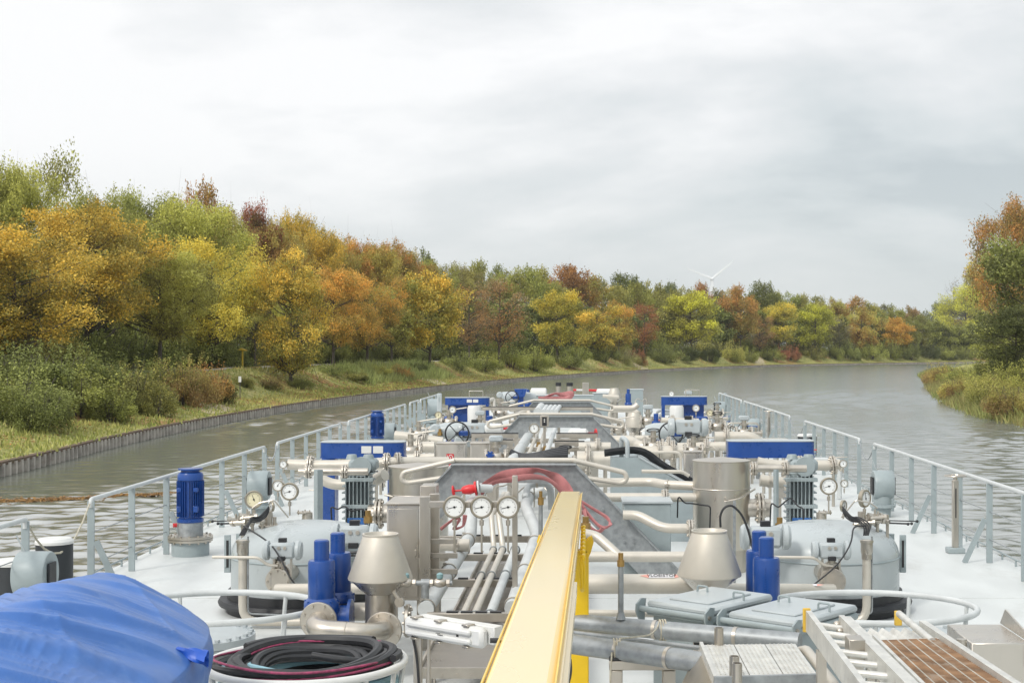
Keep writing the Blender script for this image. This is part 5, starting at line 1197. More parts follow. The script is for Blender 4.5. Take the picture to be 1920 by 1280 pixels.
for py in (1018,1045,1075): z = at(0,py,13.75).z; part(t, 'rung', MB().box((a.x+0.12, 13.9, z), (0.36, 0.04, 0.05), 0.003), inox)
part(t, 'foot', MB().box((a.x+0.05, 13.9, 0.01), (0.3, 0.4, 0.02)), inox)
cabs = [((818,872,826),905,27.0,0.5,'grey stainless cabinet with a red fire hose sign'),((882,918,826),900,25.5,0.5,'stainless cabinet right of the fire hose sign, before the left handwheel'),((1086,1122,826),900,25.5,0.5,'stainless cabinet right of the black hose bundle')]
fire = None
for (x0, x1, yt), yb, Y, dp, l in cabs:
    a = at(x0, yt+6, Y); b = at(x1, yb, Y); t = cabinet(a.x, b.x, Y, Y+dp, max(b.z, 0.12), a.z, l, m=inoxb)
    if 'red fire' in l:
        c = at(844, 859, Y-0.03); s = thing('fire_hose_sign', 'small red sign with a white fire hose symbol on the grey stainless cabinet', 'sign', c)
        part(s, 'plate', MB().box(c, (0.14, 0.004, 0.17)), redp)
        mb = MB().torus(c+Vector((0.012,-0.006,0.015)), (0,1,0), 0.036, 0.007, 6, 24, 1.35).tube([c+Vector((-0.05,-0.006,0.06)), c+Vector((-0.045,-0.006,-0.03)), c+Vector((-0.02,-0.006,-0.065)), c+Vector((0.0,-0.006,-0.03)), c+Vector((0.012,-0.006,0.03))], 0.008, 6, 0.03); part(s, 'hose_symbol', mb, white)
        c2 = at(842, 876, Y-0.03); s = thing('fire_hose_sign', 'second red sign directly below the fire hose sign, half hidden by a rail', 'sign', c2)
        part(s, 'plate', MB().box(c2, (0.12, 0.004, 0.15)), redp); part(s, 'stripe', MB().bar(c2+Vector((-0.03,-0.005,-0.05)), c2+Vector((0.03,-0.005,0.05)), 0.02, 0.004, (0,1,0)), white)
def hframe(px0, px1, pyt, pyb, Y, label):
    a = at(px0, pyt, Y); b = at(px1, pyb, Y); t = thing('steel_stand', label, 'stand', ((a.x+b.x)/2, Y, 0)); w = 0.075
    part(t, 'top_bar', MB().box(((a.x+b.x)/2, Y, a.z), (b.x-a.x, w, w), 0.004), inox)
    for x in (a.x+w/2, b.x-w/2): part(t, 'upright', MB().box((x, Y+0.002, (a.z-w/2)/2), (w*0.95, w*0.95, a.z-w/2), 0.004), inox)
    part(t, 'cap_strip', MB().box(((a.x+b.x)/2, Y, a.z+w/2+0.012), (b.x-a.x, w*0.5, 0.02)), black)
hframe(884,972,817,860,26.5,'wide stainless frame bar behind the left stainless cabinet')
hframe(918,962,829,890,25.2,'stainless frame around the blue valve handle')
hframe(1043,1120,817,850,26.5,'wide stainless frame bar on the right of the centre rack')
hframe(1040,1096,832,880,25.2,'stainless frame right of the black hose bundle')
hframe(905,1010,766,790,36.5,'stainless frame bar before the farthest portal')
hframe(1045,1112,766,790,36.5,'stainless frame bar right of the farthest pipe bundle')
# ------------------------------------------------------------------ galvanised portals
def portal(xc, Y, label, ztop=1.53, w=1.52, loops=True, lab2=''):
    t = thing('portal_frame', label, 'portal frame', (xc, Y, 0)); s = 1.0
    h = 0.30; sl = 0.98; D = 0.10
    part(t, 'top_plate', MB().box((xc, Y, ztop-0.11), (w, D, 0.22), 0.004), galv)
    part(t, 'top_flange', MB().box((xc, Y-0.02, ztop+0.008), (w+0.02, 0.24, 0.016), 0.002), galv)
    for q in (-1, 1):
        o = [(xc+q*w/2, Y-D/2-0.002, ztop-0.02), (xc+q*(w/2+sl*(ztop-0.02)), Y-D/2-0.002, 0.0), (xc+q*(w/2+sl*(ztop-0.02)-0.52), Y-D/2-0.002, 0.0), (xc+q*(w/2-0.26), Y-D/2-0.002, ztop-0.225)]
        l = part(t, 'leg', MB().prism(o, (0, D+0.004, 0)), galv)
        part(l, 'edge_flange', MB().bar(Vector(o[0])+Vector((q*0.006,D/2,0)), Vector(o[1])+Vector((q*0.006,D/2,0)), 0.012, 0.2, (0,0,1)) if False else MB().prism([(o[0][0], Y-0.11, o[0][2]), (o[1][0], Y-0.11, o[1][2]), (o[1][0]+q*0.015, Y-0.11, o[1][2]+0.012), (o[0][0]+q*0.015, Y-0.11, o[0][2]+0.012)], (0, 0.22, 0)), galv)
        mb = MB()
        for f in (0.35, 0.62): 
            c = Vector(o[0]).lerp(Vector(o[1]), f)+Vector((-q*0.16, -0.01, -0.02)); mb.disc(c, (0,1,0), 0.018, 0.02, 10).disc(c+Vector((-q*0.12,0,0.0)), (0,1,0), 0.018, 0.02, 10)
        part(l, 'bolts', mb, galv)
    if loops:
        for q in (-1, 1):
            x = xc+q*w/2; L = 0.62
            part(t, 'hairpin_rail', MB().tube([(x-q*0.02, Y+0.05, ztop+0.05), (x+q*L, Y+0.05, ztop-0.10), (x+q*(L+0.02), Y+0.05, ztop-0.19), (x+q*(L-0.05), Y+0.05, ztop-0.23), (x+q*0.15, Y+0.05, ztop-0.17)], 0.032, 10, 0.08), pipem)
    part(t, 'top_pipe', MB().cyl((xc-w/2, Y+0.09, ztop+0.05), (xc+w/2, Y+0.09, ztop+0.05), 0.032), pipem)
    return t
portal(-0.66, 17.6, 'nearest galvanised portal frame, the one with the red hose draped over it', ztop=at(0,871,17.6).z)
portal(at(1042,785,29.2).x, 29.2, 'middle galvanised portal frame behind the black hose bundle', ztop=at(0,781,29.2).z)
portal(at(1053,750,37.7).x, 37.7, 'farthest galvanised portal frame', ztop=at(0,754,37.7).z)
# ------------------------------------------------------------------ hoses draped in the centre
def ribbon(pts, w, th, tw=0.0):
    """flat hose: a strip with thickness following the points"""
    P = [Vector(p) for p in pts]; Q = []
    for i in range(len(P)-1):
        for k in range(6):
            t = k/6; p0 = P[max(i-1,0)]; p1 = P[i]; p2 = P[i+1]; p3 = P[min(i+2,len(P)-1)]
            Q.append(0.5*((2*p1)+(p2-p0)*t+(2*p0-5*p1+4*p2-p3)*t*t+(3*p1-p0-3*p2+p3)*t**3))
    Q.append(P[-1]); vs = []; fs = []; n = len(Q)
    for i, q in enumerate(Q):
        d = (Q[min(i+1,n-1)]-Q[max(i-1,0)]).normalized(); side = d.cross(Vector((0,0.75,0.65))).normalized(); a = tw*math.sin(i*0.31)
        s = side*math.cos(a)+d.cross(side)*math.sin(a); nn = d.cross(s).normalized()
        for u_, v_ in ((-1,0),(-0.6,1),(0.6,1),(1,0),(0.6,-1),(-0.6,-1)): vs.append(q+s*w/2*u_+nn*th/2*v_)
        if i: fs += [(6*i-6+k, 6*i-6+(k+1) % 6, 6*i+(k+1) % 6, 6*i+k) for k in range(6)]
    fs += [tuple(range(6)), tuple(6*n-6+k for k in range(6))]
    return MB().add(vs, fs)
Yh = 17.3
single('fire_hose', 'flat faded red fire hose arched over the nearest portal frame', 'hose', ribbon([at(895,922,Yh),at(915,903,Yh),at(945,890,Yh),at(985,885,Yh-0.1),at(1008,881,Yh-0.1),at(1035,890,Yh),at(1055,906,Yh),at(1072,930,Yh),at(1090,960,Yh-0.2)], 0.125, 0.03, 0.45), redh, loc=at(895,922,Yh))
single('fire_hose', 'second fold of pale red hose below the arch on the nearest portal', 'hose', ribbon([at(900,925,Yh-0.2),at(925,905,Yh-0.2),at(955,899,Yh-0.2),at(995,893,Yh-0.2),at(1030,900,Yh-0.2),at(1058,925,Yh-0.2)], 0.085, 0.025, 0.3), redh, loc=at(900,925,Yh-0.2))
single('fire_hose', 'looped end of red hose hanging at the right leg of the nearest portal', 'hose', ribbon([at(1082,935,16.6),at(1110,952,16.6),at(1138,970,16.6),at(1144,984,16.5),at(1128,988,16.4),at(1108,970,16.5),at(1090,945,16.5)], 0.05, 0.022, 0.3).add(*(lambda m: (m.V, m.F))(ribbon([at(1095,955,16.5),at(1105,985,16.4),at(1122,996,16.4),at(1132,988,16.3)], 0.05, 0.02, 0.4))), redh, loc=at(1100,960,16.6))
single('fire_hose', 'tangle of dull red hose behind the left gauge', 'hose', ribbon([at(826,992,15),at(848,975,15),at(862,972,14.9),at(852,990,14.9),at(868,985,15),at(872,965,15)], 0.05, 0.02, 0.6), redh, loc=at(840,985,15))
single('fire_hose', 'distant red hose bundled near the bow', 'hose', ribbon([at(1020,747,50),at(1040,738,50),at(1055,740,50),at(1072,738,50),at(1062,748,50),at(1040,747,49.9),at(1010,745,50)], 0.20, 0.06, 0.6), redh, loc=at(1040,742,50))
mb = MB()
for k in range(5):
    o = k*3; mb.tube([at(956,846+o*0.7,24.6-0.1*k),at(975,855+o*0.6,24.6-0.1*k),at(1000,854+o*0.6,24.5-0.1*k),at(1030,847+o*0.7,24.5-0.1*k),at(1064,840+o*1.2,24.6-0.1*k)], 0.05-0.004*k, 8, 0.3)
single('hose_bundle', 'thick bundle of black hoses lying across the centre rack', 'hose', mb, black, loc=at(1000,850,24.6))
def red_valve():
    c = at(880,917,16.9); t = thing('hydrant_valve', 'small red hydrant valve with a red handwheel left of the arched hose', 'valve', c)
    part(t, 'body', MB().lathe([(0.035,-0.09),(0.05,-0.06),(0.06,0.0),(0.05,0.06),(0.085,0.065),(0.085,0.09)], c, (1,0,0.15), 18), redp)
    part(t, 'handwheel', MB().torus(c+Vector((-0.19,0,-0.02)), (1,0,0.15), 0.055, 0.013, 8, 20).cyl(c+Vector((-0.19,0,-0.02)), c+Vector((-0.08,0,-0.01)), 0.012, n=8), redp)
    part(t, 'pipe_end', MB().disc(c+Vector((0.11,0,0.015)), (1,0,0.15), 0.09, 0.02, 20).cyl(c+Vector((0.11,0,0.015)), c+Vector((0.25,0.1,0.0)), 0.05), wpipe)
red_valve()
for px, py, Y, l in ((1117,813,28.5,'red handwheel valve on the right behind the middle portal'),(957,803,30.5,'red handwheel valve on the left behind the middle portal')):
    c = at(px, py, Y); t = thing('hydrant_valve', l, 'valve', c); part(t, 'handwheel', MB().torus(c, (1,0.2,0), 0.09, 0.02, 6, 18).cyl(c, c+Vector((-0.2,0,0)), 0.03, n=8), redp); part(t, 'body', MB().lathe([(0.06,0),(0.11,0.05),(0.11,0.35),(0.06,0.4)], c+Vector((-0.15,0,0)), (-1,0,0), 16), white)
# ------------------------------------------------------------------ near right: hatch boxes, heavy pipes, gangway, ladder, grating
def hatch_box(corner, label, w=0.64, d=0.92, yaw=-40, z=0.86):
    """corner = near corner of the lid"""
    c = Vector(corner); rz = Matrix.Rotation(R(yaw), 3, 'Z')
    t = thing('hatch_box', label, 'hatch', (c.x, c.y, 0))
    def L(x, y, zz): v = rz @ Vector((x, y, 0)); return Vector((c.x+v.x, c.y+v.y, zz))
    # local: x from -w..0 along the front, y 0..d backwards
    part(t, 'body', MB().box(L(-w/2, d/2, (z-0.1)/2), (w*0.90, d*0.90, z-0.1), 0.02, rz), grey)
    part(t, 'rim', MB().box(L(-w/2, d/2, z-0.09), (w*1.0, d*1.0, 0.055), 0.015, rz), grey)
    lid = part(t, 'lid', MB().box(L(-w/2, d/2, z-0.03), (w*0.99, d*0.99, 0.06), 0.02, rz), lgrey)
    part(lid, 'raised_panel', MB().box(L(-w/2, d/2, z+0.006), (w*0.62, d*0.66, 0.02), 0.009, rz), lgrey)
    part(t, 'hinge_bar', MB().cyl(L(-w-0.03, -0.04, z-0.06), L(0.0, -0.04, z-0.06), 0.024, n=14), grey)
    for x in (-w-0.035, 0.0):
        pl = [L(x, -0.085, z-0.02), L(x, -0.02, z+0.02), L(x, 0.04, z+0.01), L(x, 0.02, z-0.10), L(x, 0.02, z-0.24), L(x, -0.02, z-0.20), L(x, -0.09, z-0.08)]
        h = part(t, 'hinge_plate', MB().prism(pl, rz @ Vector((0.014, 0, 0))), grey)
        part(h, 'hinge_bolt', MB().disc(L(x+0.02, -0.04, z-0.06), rz @ Vector((1,0,0)), 0.017, 0.02, 10), inox)
    for (x, y) in ((-w*0.75, d*0.62), (-w*0.12, d*0.55)):
        a = L(x-0.05, y, z-0.01); b = L(x+0.05, y, z-0.01); part(lid, 'handle', MB().tube([a, a+Vector((0,0,0.07)), b+Vector((0,0,0.07)), b], 0.009, 8, 0.02), grey)
hatch_box(at(1332,1150,11.1), 'grey hatch box with a hinged lid right under the right cone vent', z=at(0,1147,11.1).z+0.02)
hatch_box(at(1496,1172,10.6), 'grey hatch box with a hinged lid, the nearer one beside the ladder', z=at(0,1170,10.6).z+0.02)
def hpipe(label, a, b, d, yname='fire_main'):
    A = at(*a); B = at(*b); r = d/2*a[2]/F; t = thing(yname, label, 'pipe', A)
    part(t, 'run', MB().cyl(A, B, r, n=24), galv)
    for f in (0.40, 0.74): part(t, 'clamp_strap', MB().disc(A.lerp(B, f), B-A, r*1.06, 0.025, 24), inox)
    return t, A, B, r
t1, A1, B1, r1 = hpipe('upper galvanised pipe running right from under the yellow boom', (1060,1165,10.3), (1500,1203,9.6), 33)
t2, A2, B2, r2 = hpipe('lower thicker galvanised pipe running right from under the yellow boom', (1056,1204,9.6), (1330,1243,8.9), 37)
A = at(1060,1183,10.0); single('conduit', 'thin galvanised conduit between the two galvanised pipes', 'pipe', MB().cyl(A, at(1330,1216,9.3), 0.016, n=12), galv, loc=A)
A = at(1310,1180,10.4); single('conduit', 'thin cream conduit along the front of the hatch boxes', 'pipe', MB().cyl(A, at(1500,1195,10.0), 0.02, n=12), pipem, loc=A)
def riser():
    a = at(1164,1160,10.1); b = at(1164,1036,10.1); t = thing('vent_riser', 'slim grey riser pipe with a brass tip on the upper galvanised pipe', 'pipe', a)
    part(t, 'run', MB().cyl(a, b+Vector((0,0,-0.06)), 0.020, n=14), galv); part(t, 'tip', MB().cyl(b+Vector((0,0,-0.095)), b+Vector((0,0,-0.05)), 0.026, n=14).cyl(b+Vector((0,0,-0.06)), b, 0.018, n=12), brass)
    part(t, 'foot', MB().lathe([(0.035,0),(0.022,0.05)], a, n=14), galv)
    a = at(1013,1000,13.4); b = at(1014,920,13.4); t = thing('vent_riser', 'slim grey riser pipe with a brass tip left of the boom tip', 'pipe', (a.x, 13.4, 0.46))
    part(t, 'run', MB().cyl((a.x, 13.4, 0.46), b+Vector((0,0,-0.08)), 0.021, n=14), galv); part(t, 'tip', MB().cyl(b+Vector((0,0,-0.13)), b+Vector((0,0,-0.06)), 0.028, n=14).cyl(b+Vector((0,0,-0.07)), b, 0.016, n=12), brass)
riser()
def support(px, pyt, Y, w, label):
    a = at(px, pyt, Y); b = at(px+w, pyt, Y); t = thing('pipe_support', label, 'support', ((a.x+b.x)/2, Y, 0))
    part(t, 'cross_bar', MB().box(((a.x+b.x)/2, Y, a.z-0.03), (b.x-a.x, 0.09, 0.06), 0.005), inox)
    for x in (a.x+0.045, b.x-0.045): part(t, 'leg', MB().box((x, Y+0.002, (a.z-0.062)/2), (0.085, 0.085, a.z-0.062), 0.005), inox)
    part(t, 'pad', MB().box((a.x+0.08, Y, a.z+0.012), (0.16, 0.08, 0.024), 0.004), black)
support(1142, 1236, 9.3, 125, 'stainless trestle under the lower galvanised pipe')
support(1300, 1205, 9.95, 110, 'stainless trestle under the upper galvanised pipe')
def rope_on_pipe():
    c = A2.lerp(B2, 0.38); pts = []
    for k in range(46):
        a = 2*math.pi*k/15; pts.append(c+Vector((0.012*k/15*1.6-0.02, (r2+0.008)*math.cos(a), (r2+0.008)*math.sin(a))))
    d = c+Vector((-0.03,-r2-0.01,0)); mb = MB().tube(pts, 0.006, 6).tube([d, d+Vector((-0.01,0,-0.2)), d+Vector((-0.02,0,-0.5))], 0.006, 6)
    e = A1.lerp(B1, 0.42); mb.tube([c+Vector((0.03,0,r2+0.01)), c.lerp(e, 0.5)+Vector((0.08,0,0.03)), e+Vector((-0.02,-r1,0.03)), e+Vector((0,0,r1+0.01))], 0.006, 6, 0.1)
    for k in range(3): mb.torus(e+Vector((0.018*k,0,0)), (1,0.1,0), r1+0.008, 0.006, 6, 20)
    single('rope', 'thin cord lashed around both galvanised pipes', 'rope', mb, rope, loc=c)
rope_on_pipe()
def gangway():
    t = thing('gangway', 'ribbed aluminium gangway deck with hand posts at the bottom edge', 'gangway', (at(1390,1240,8.5).x, 8.5, 0))
    z = 1.02
    def on(px, py): return at(px, py, (CZ-z)*F/(py-HY))
    P = [on(1318,1208), on(1492,1206), on(1535,1266), on(1345,1272)]
    P[2] = P[1]+(P[2]-P[1])*1.0; P[3] = P[0]+(P[3]-P[0])*1.0
    part(t, 'underframe', MB().prism([p+Vector((0,0,-0.075)) for p in P], (0,0,0.05)), inox)
    n = 3; u0, u1 = P[0], P[1]; v0, v1 = P[3], P[2]
    for i in range(n):
        a, b = i/n+0.004, (i+1)/n-0.006
        q = [u0.lerp(u1, a), u0.lerp(u1, b), v0.lerp(v1, b), v0.lerp(v1, a)]
        mb = MB().prism([p+Vector((0,0,-0.024)) for p in q], (0,0,0.024))
        for k in range(6):
            for j in range(22):
                f = (k+1)/7; g = (j+0.5)/22; c = q[0].lerp(q[1], f).lerp(q[3].lerp(q[2], f), g); mb.box(c+Vector((0,0,0.002)), (0.009, 0.02, 0.006))
        part(t, 'plank', mb, alu)
    s = [P[0]+Vector((-0.012,0.0,-0.03)), P[3]+Vector((-0.012,0,-0.03))]
    part(t, 'side_stringer', MB().bar(s[0], s[1], 0.022, 0.10), alu)
    part(t, 'end_stringer', MB().bar(P[3]+Vector((-0.02,-0.02,-0.02)), P[2]+Vector((0.04,-0.02,-0.02)), 0.03, 0.075), galv)
    part(t, 'side_web', MB().prism([P[0]+Vector((-0.03,0,-0.03)), P[3]+Vector((-0.03,-0.2,-0.03)), P[3]+Vector((-0.36,0.0,-0.55)), P[0]+Vector((-0.32,-0.2,-0.55))], (0.012,0,0)), inox)
    for px, pyt, pyb in ((1348,1176,1208),(1377,1229,1270),(1382,1242,1285)):
        Yp = (CZ-z)*F/(pyb-HY) if pyb < 1280 else 8.0; a = at(px, pyb, Yp); b = at(px, pyt, Yp)
        part(t, 'hand_post', MB().lathe([(0.029,0),(0.029,(b-a).length+0.0),(0.024,(b-a).length),(0.024,(b-a).length-0.04),(0.001,(b-a).length-0.04)], a, (0,0,1), 18), inox)
    for x in (P[0].x+0.05, P[1].x-0.05):
        for y in (P[0].y-0.1, P[3].y+0.15): part(t, 'leg', MB().box((x, y, (z-0.08)/2), (0.06, 0.06, z-0.08), 0.004), inox)
    part(t, 'side_pipe', MB().tube([on(1500,1216)+Vector((0.02,0.12,-0.04)), on(1512,1215)+Vector((0,0,-0.01)), on(1560,1275)+Vector((0.0,0,-0.01)), on(1590,1320)+Vector((0,0,-0.01))], 0.032, 12, 0.04), pipem)
gangway()
def ladder():
    z0, z1 = 1.20, 1.32
    def on(px, py, z): return at(px, py, (CZ-z)*F/(py-HY))
    t = thing('ladder', 'aluminium ladder lying flat with yellow tipped stiles beside the gangway', 'ladder', on(1520,1165,z0))
    L0, L1 = on(1516,1163,z1), on(1610,1292,z1); Rr0, Rr1 = on(1578,1172,z1), on(1700,1300,z1)
    for a, b, nm in ((L0, L1, 'stile'), (Rr0, Rr1, 'stile')):
        st = part(t, nm, MB().bar(a, b+(b-a)*0.3, 0.032, 0.12), alu)
    for k in range(9):
        f = 0.06+k*0.145; part(t, 'rung', MB().cyl(L0.lerp(L1, f), Rr0.lerp(Rr1, f), 0.018, n=10), alu)
    part(t, 'end_plate', MB().box(L0+Vector((-0.008,0.02,0.0)), (0.045, 0.02, 0.14), 0.004), mat('yellow_plastic', (0.70,0.45,0.06), rough=0.5))
    part(t, 'end_plate', MB().box(on(1684,1158,1.05), (0.05, 0.03, 0.10), 0.004), bpy.data.materials['yellow_plastic'])
    part(t, 'second_stile', MB().bar(Rr0+Vector((0.055,0.10,-0.015)), Rr1+(Rr1-Rr0)*0.3+Vector((0.055,0.1,-0.015)), 0.03, 0.10), alu)
    c = Rr0.lerp(Rr1, 0.42)+Vector((-0.055,0,0)); part(t, 'joint_bracket', MB().box(c, (0.085, 0.13, 0.14), 0.004), inox)
    c = L0.lerp(Rr0, 0.82)+Vector((0,-0.05,0.0)); [part(t, 'lock_knob', MB().ball(c+Vector((0,-0.09*q,0.01-0.02*q)), 0.023), inox) for q in (0, 1)]
    for p in (L0.lerp(L1, 0.3), Rr0.lerp(Rr1, 0.3)): part(t, 'support_leg', MB().box((p.x, p.y, 0.63), (0.05, 0.05, 1.25)), inox)
ladder()
def grating():
    z = 1.12
    def on(px, py, zz=z): return at(px, py, (CZ-zz)*F/(py-HY))
    P = [on(1645,1203), on(1757,1199), on(1905,1300), on(1745,1302)]
    t = thing('grating_panel', 'framed rusty brown grating panel leaning in the right foreground', 'grating', P[0])
    mb = MB()
    for i in range(46):
        f = i/45; mb.bar(P[0].lerp(P[3], f), P[1].lerp(P[2], f), 0.012, 0.022)
    part(t, 'bearing_bars', mb, rustg)
    mb = MB()
    for i in range(1, 6): mb.bar(P[0].lerp(P[1], i/6)+Vector((0,0,0.002)), P[3].lerp(P[2], i/6)+Vector((0,0,0.002)), 0.009, 0.02)
    part(t, 'cross_bars', mb, mat('grating_grey', (0.42,0.38,0.32), rough=0.8, var=0.3) )
    part(t, 'side_rail', MB().bar(P[0]+Vector((-0.02,0,-0.02)), P[3]+Vector((-0.02,0,-0.02)), 0.022, 0.13), alu)
    part(t, 'side_rail', MB().bar(P[1]+Vector((0.02,0.0,-0.01)), P[2]+Vector((0.02,0,-0.01)), 0.022, 0.10), alu)
    part(t, 'edge_rail', MB().bar(on(1730,1170), on(1925,1300), 0.045, 0.05), alu)
    part(t, 'end_bar', MB().bar(P[0]+Vector((-0.03,0.012,-0.02)), P[1]+Vector((0.03,0.012,-0.02)), 0.02, 0.06), alu)
    part(t, 'tilt_pipe', MB().cyl(on(1686,1150), on(1748,1202), 0.024, n=12), alu)
    part(t, 'pan', MB().prism([P[0]+Vector((0,0,-0.10)), P[1]+Vector((0,0,-0.10)), P[2]+Vector((0,0,-0.10)), P[3]+Vector((0,0,-0.10))], (0,0,0.01)), inox)
    for p in P[:2]: part(t, 'leg', MB().box((p.x, p.y-0.08, 0.5), (0.05, 0.05, 1.0)), inox)
    # corrugated sheet behind
    Q = [on(1607,1182,1.0), on(1712,1180,1.0), on(1752,1204,1.0), on(1645,1208,1.0)]
    s = thing('corrugated_sheet', 'pale corrugated sheet between the ladder and the rusty grating', 'sheet', Q[0]); vs = []; fs = []; n = 64
    for i in range(n+1):
        f = i/n; h = 0.018*math.sin(f*2*math.pi*5)
        vs += [Q[0].lerp(Q[1], f)+Vector((0,0,h)), Q[3].lerp(Q[2], f)+Vector((0,0,h)), Q[0].lerp(Q[1], f)+Vector((0,0,h-0.006)), Q[3].lerp(Q[2], f)+Vector((0,0,h-0.006))]
        if i: a = 4*i-4; b = 4*i; fs += [(a, b, b+1, a+1), (a+2, a+3, b+3, b+2)]
    part(s, 'sheet', MB().add(vs, fs), alu, smooth=60); part(s, 'bearer', MB().box(((Q[0].x+Q[1].x)/2, Q[3].y+0.1, 0.485), (0.4, 0.06, 0.97)), inox)
grating()
def right_box():
    Y = 10.2; a = at(1822,1205,Y); b = at(1915,1250,Y); t = thing('stainless_box', 'low stainless box with an upstanding back plate at the right edge', 'box', ((a.x+b.x)/2, Y, 0))
    x0, x1 = a.x, b.x+0.06; zt = a.z
    part(t, 'box', MB().box(((x0+x1)/2, Y+0.35, zt/2+0.15), (x1-x0, 0.7, zt-0.3), 0.006), inoxb)
    part(t, 'back_plate', MB().prism([(x0+0.42, Y+0.06, zt), (x0+0.42, Y+0.75, zt), (x0+0.42, Y+0.62, zt+0.13), (x0+0.42, Y+0.06, zt+0.05)], (0.012, 0, 0)), inoxb)
    part(t, 'corner_post', MB().cyl((x0-0.06, Y+0.05, 0), (x0-0.06, Y+0.05, zt+0.02), 0.038, n=14), inox)
    part(t, 'hinge', MB().cyl((x1-0.02, Y-0.02, zt-0.17), (x1-0.02, Y-0.02, zt-0.03), 0.014, n=10), inox)
    for x in (x0+0.06, x1-0.06): part(t, 'leg', MB().box((x, Y+0.35, 0.15), (0.06, 0.5, 0.3)), inox)
right_box()
# T-handled stand posts
def tstand(x, y, label, h=1.08):
    t = thing('valve_pedestal', label, 'valve pedestal', (x, y, 0))
    part(t, 'foot', MB().box((x, y, 0.04), (0.24, 0.2, 0.08), 0.01), grey)
    c = part(t, 'column', MB().box((x, y, (h+0.02)/2), (0.085, 0.075, h-0.1), 0.008), inox); part(c, 'slot', MB().box((x, y-0.0385, h*0.66), (0.016, 0.004, 0.42)), ink)
    part(t, 'bar_wheel', MB().torus((x, y, h+0.02), (0,0,1), 0.145, 0.012, 8, 28).bar((x-0.145, y, h+0.02), (x+0.145, y, h+0.02), 0.02).bar((x, y-0.14, h+0.02), (x, y+0.14, h+0.02), 0.02).cyl((x, y, h-0.05), (x, y, h+0.03), 0.03), inox)
tstand(5.50, 20.3, 'stainless valve pedestal with a flat wheel by the right railing, the near one')
tstand(5.56, 41.5, 'stainless valve pedestal with a flat wheel by the right railing, the far one')
# ------------------------------------------------------------------ stainless drums, finned gearboxes and blue pump heads
def drum(x, y, r, z0, z1, label, sx):
    t = thing('stainless_drum', label, 'tank', (x, y, 0))
    part(t, 'shell', MB().lathe([(r, z0), (r, z1)], (x, y, 0), n=56), inoxb)
    part(t, 'lid', MB().lathe([(r+0.008, z1-0.012), (r+0.008, z1+0.004), (0.02, z1+0.045)], (x, y, 0), n=56), inox)
    part(t, 'hoop', MB().torus((x, y, z1-0.36), (0,0,1), r+0.004, 0.008, 6, 56), inox)
    part(t, 'foot_ring', MB().lathe([(r*0.9, 0), (r*0.9, z0)], (x, y, 0), n=40), inox)
    mb = MB().flange((x+sx*(r+0.10), y-0.06, z1-0.62), (sx,0,0), 0.20, 0.035, 10).flange((x+sx*(r+0.15), y-0.06, z1-0.62), (sx,0,0), 0.20, 0.035, 10).cyl((x, y-0.06, z1-0.62), (x+sx*(r+0.26), y-0.06, z1-0.62), 0.12)
    part(t, 'manway_flange', mb, inox)
    part(t, 'vent_cock', MB().cyl((x+0.03, y-r-0.05, z1-0.46), (x+0.03, y-r, z1-0.46), 0.02).tube([(x, y-r-0.03, z1-0.5), (x+0.2, y-r-0.03, z1-0.46), (x+0.42*sx, y-r+0.2, z1-0.36)], 0.012, 8, 0.05), inox)
drum(at(1358,870,18.3).x, 18.7, 0.375, 0.3, at(0,867,18.3).z, 'tall stainless drum on the right, behind the right cone vent', 1)
drum(at(778,875,18.3).x, 18.7, 0.39, 0.3, at(0,878,18.3).z, 'stainless drum on the left, behind the tall cabinet', -1)
def gearbox(px, Y, label):
    a = at(px, 868, Y); x = a.x; t = thing('finned_gearbox', label, 'pump gearbox', (x, Y, 0)); w = 0.42; zt = a.z; zb = 0.35
    part(t, 'core', MB().box((x, Y, (zt+zb)/2-0.05), (w*0.72, 0.3, zt-zb-0.1), 0.02), grey)
    mb = MB()
    for k in range(7): mb.box((x-w*0.36+w*0.12*k, Y-0.19, (zt+zb)/2-0.06), (0.013, 0.10, zt-zb-0.18))
    part(t, 'front_ribs', mb, grey)
    for z in (zt-0.20, zt-0.55, zt-0.86): part(t, 'cross_rib', MB().box((x, Y-0.195, z), (w, 0.11, 0.05), 0.006), grey)
    for q in (-1, 1):
        mb = MB().box((x+q*w*0.355, Y-0.1, (zt+zb)/2-0.05), (w*0.02, 0.16, zt-zb-0.12))
        for k in range(11): mb.box((x+q*w*0.42, Y-0.1, zt-0.12-0.085*k), (w*0.16, 0.18, 0.02), 0.004)
        part(t, 'side_fins', mb, grey)
    part(t, 'head', MB().box((x+0.05, Y, zt-0.02), (w*0.86, 0.34, 0.16), 0.035).lathe([(0.13,0),(0.13,0.05)], (x+0.05, Y-0.17, zt-0.03), (0,-1,0), 22).lathe([(0.08,0),(0.06,0.06)], (x+0.12, Y-0.05, zt+0.06), n=14).lathe([(0.08,0),(0.06,0.06)], (x-0.1, Y-0.05, zt+0.06), n=14), grey)
    part(t, 'name_plate', MB().box((x, Y-0.253, zt-0.74), (w*0.60, 0.008, 0.09), 0.003), mat('blue_plate', (0.03,0.13,0.38), rough=0.5, var=0.3, vscale=40) if 'blue_plate' not in bpy.data.materials else bpy.data.materials['blue_plate'])
    part(t, 'plate_lettering', MB().box((x, Y-0.2585, zt-0.73), (w*0.22, 0.003, 0.025)).box((x+0.01, Y-0.2585, zt-0.76), (w*0.14, 0.003, 0.012)), lgrey)
    part(t, 'pedestal', MB().box((x, Y+0.02, zb/2), (w*0.9, 0.4, zb), 0.01), grey)
    return x, zt
gearbox(1498, 18.9, 'grey ribbed gearbox with a blue name plate, right of the right stainless drum')
gearbox(675, 18.9, 'grey ribbed gearbox with a blue name plate, left of the left stainless drum')
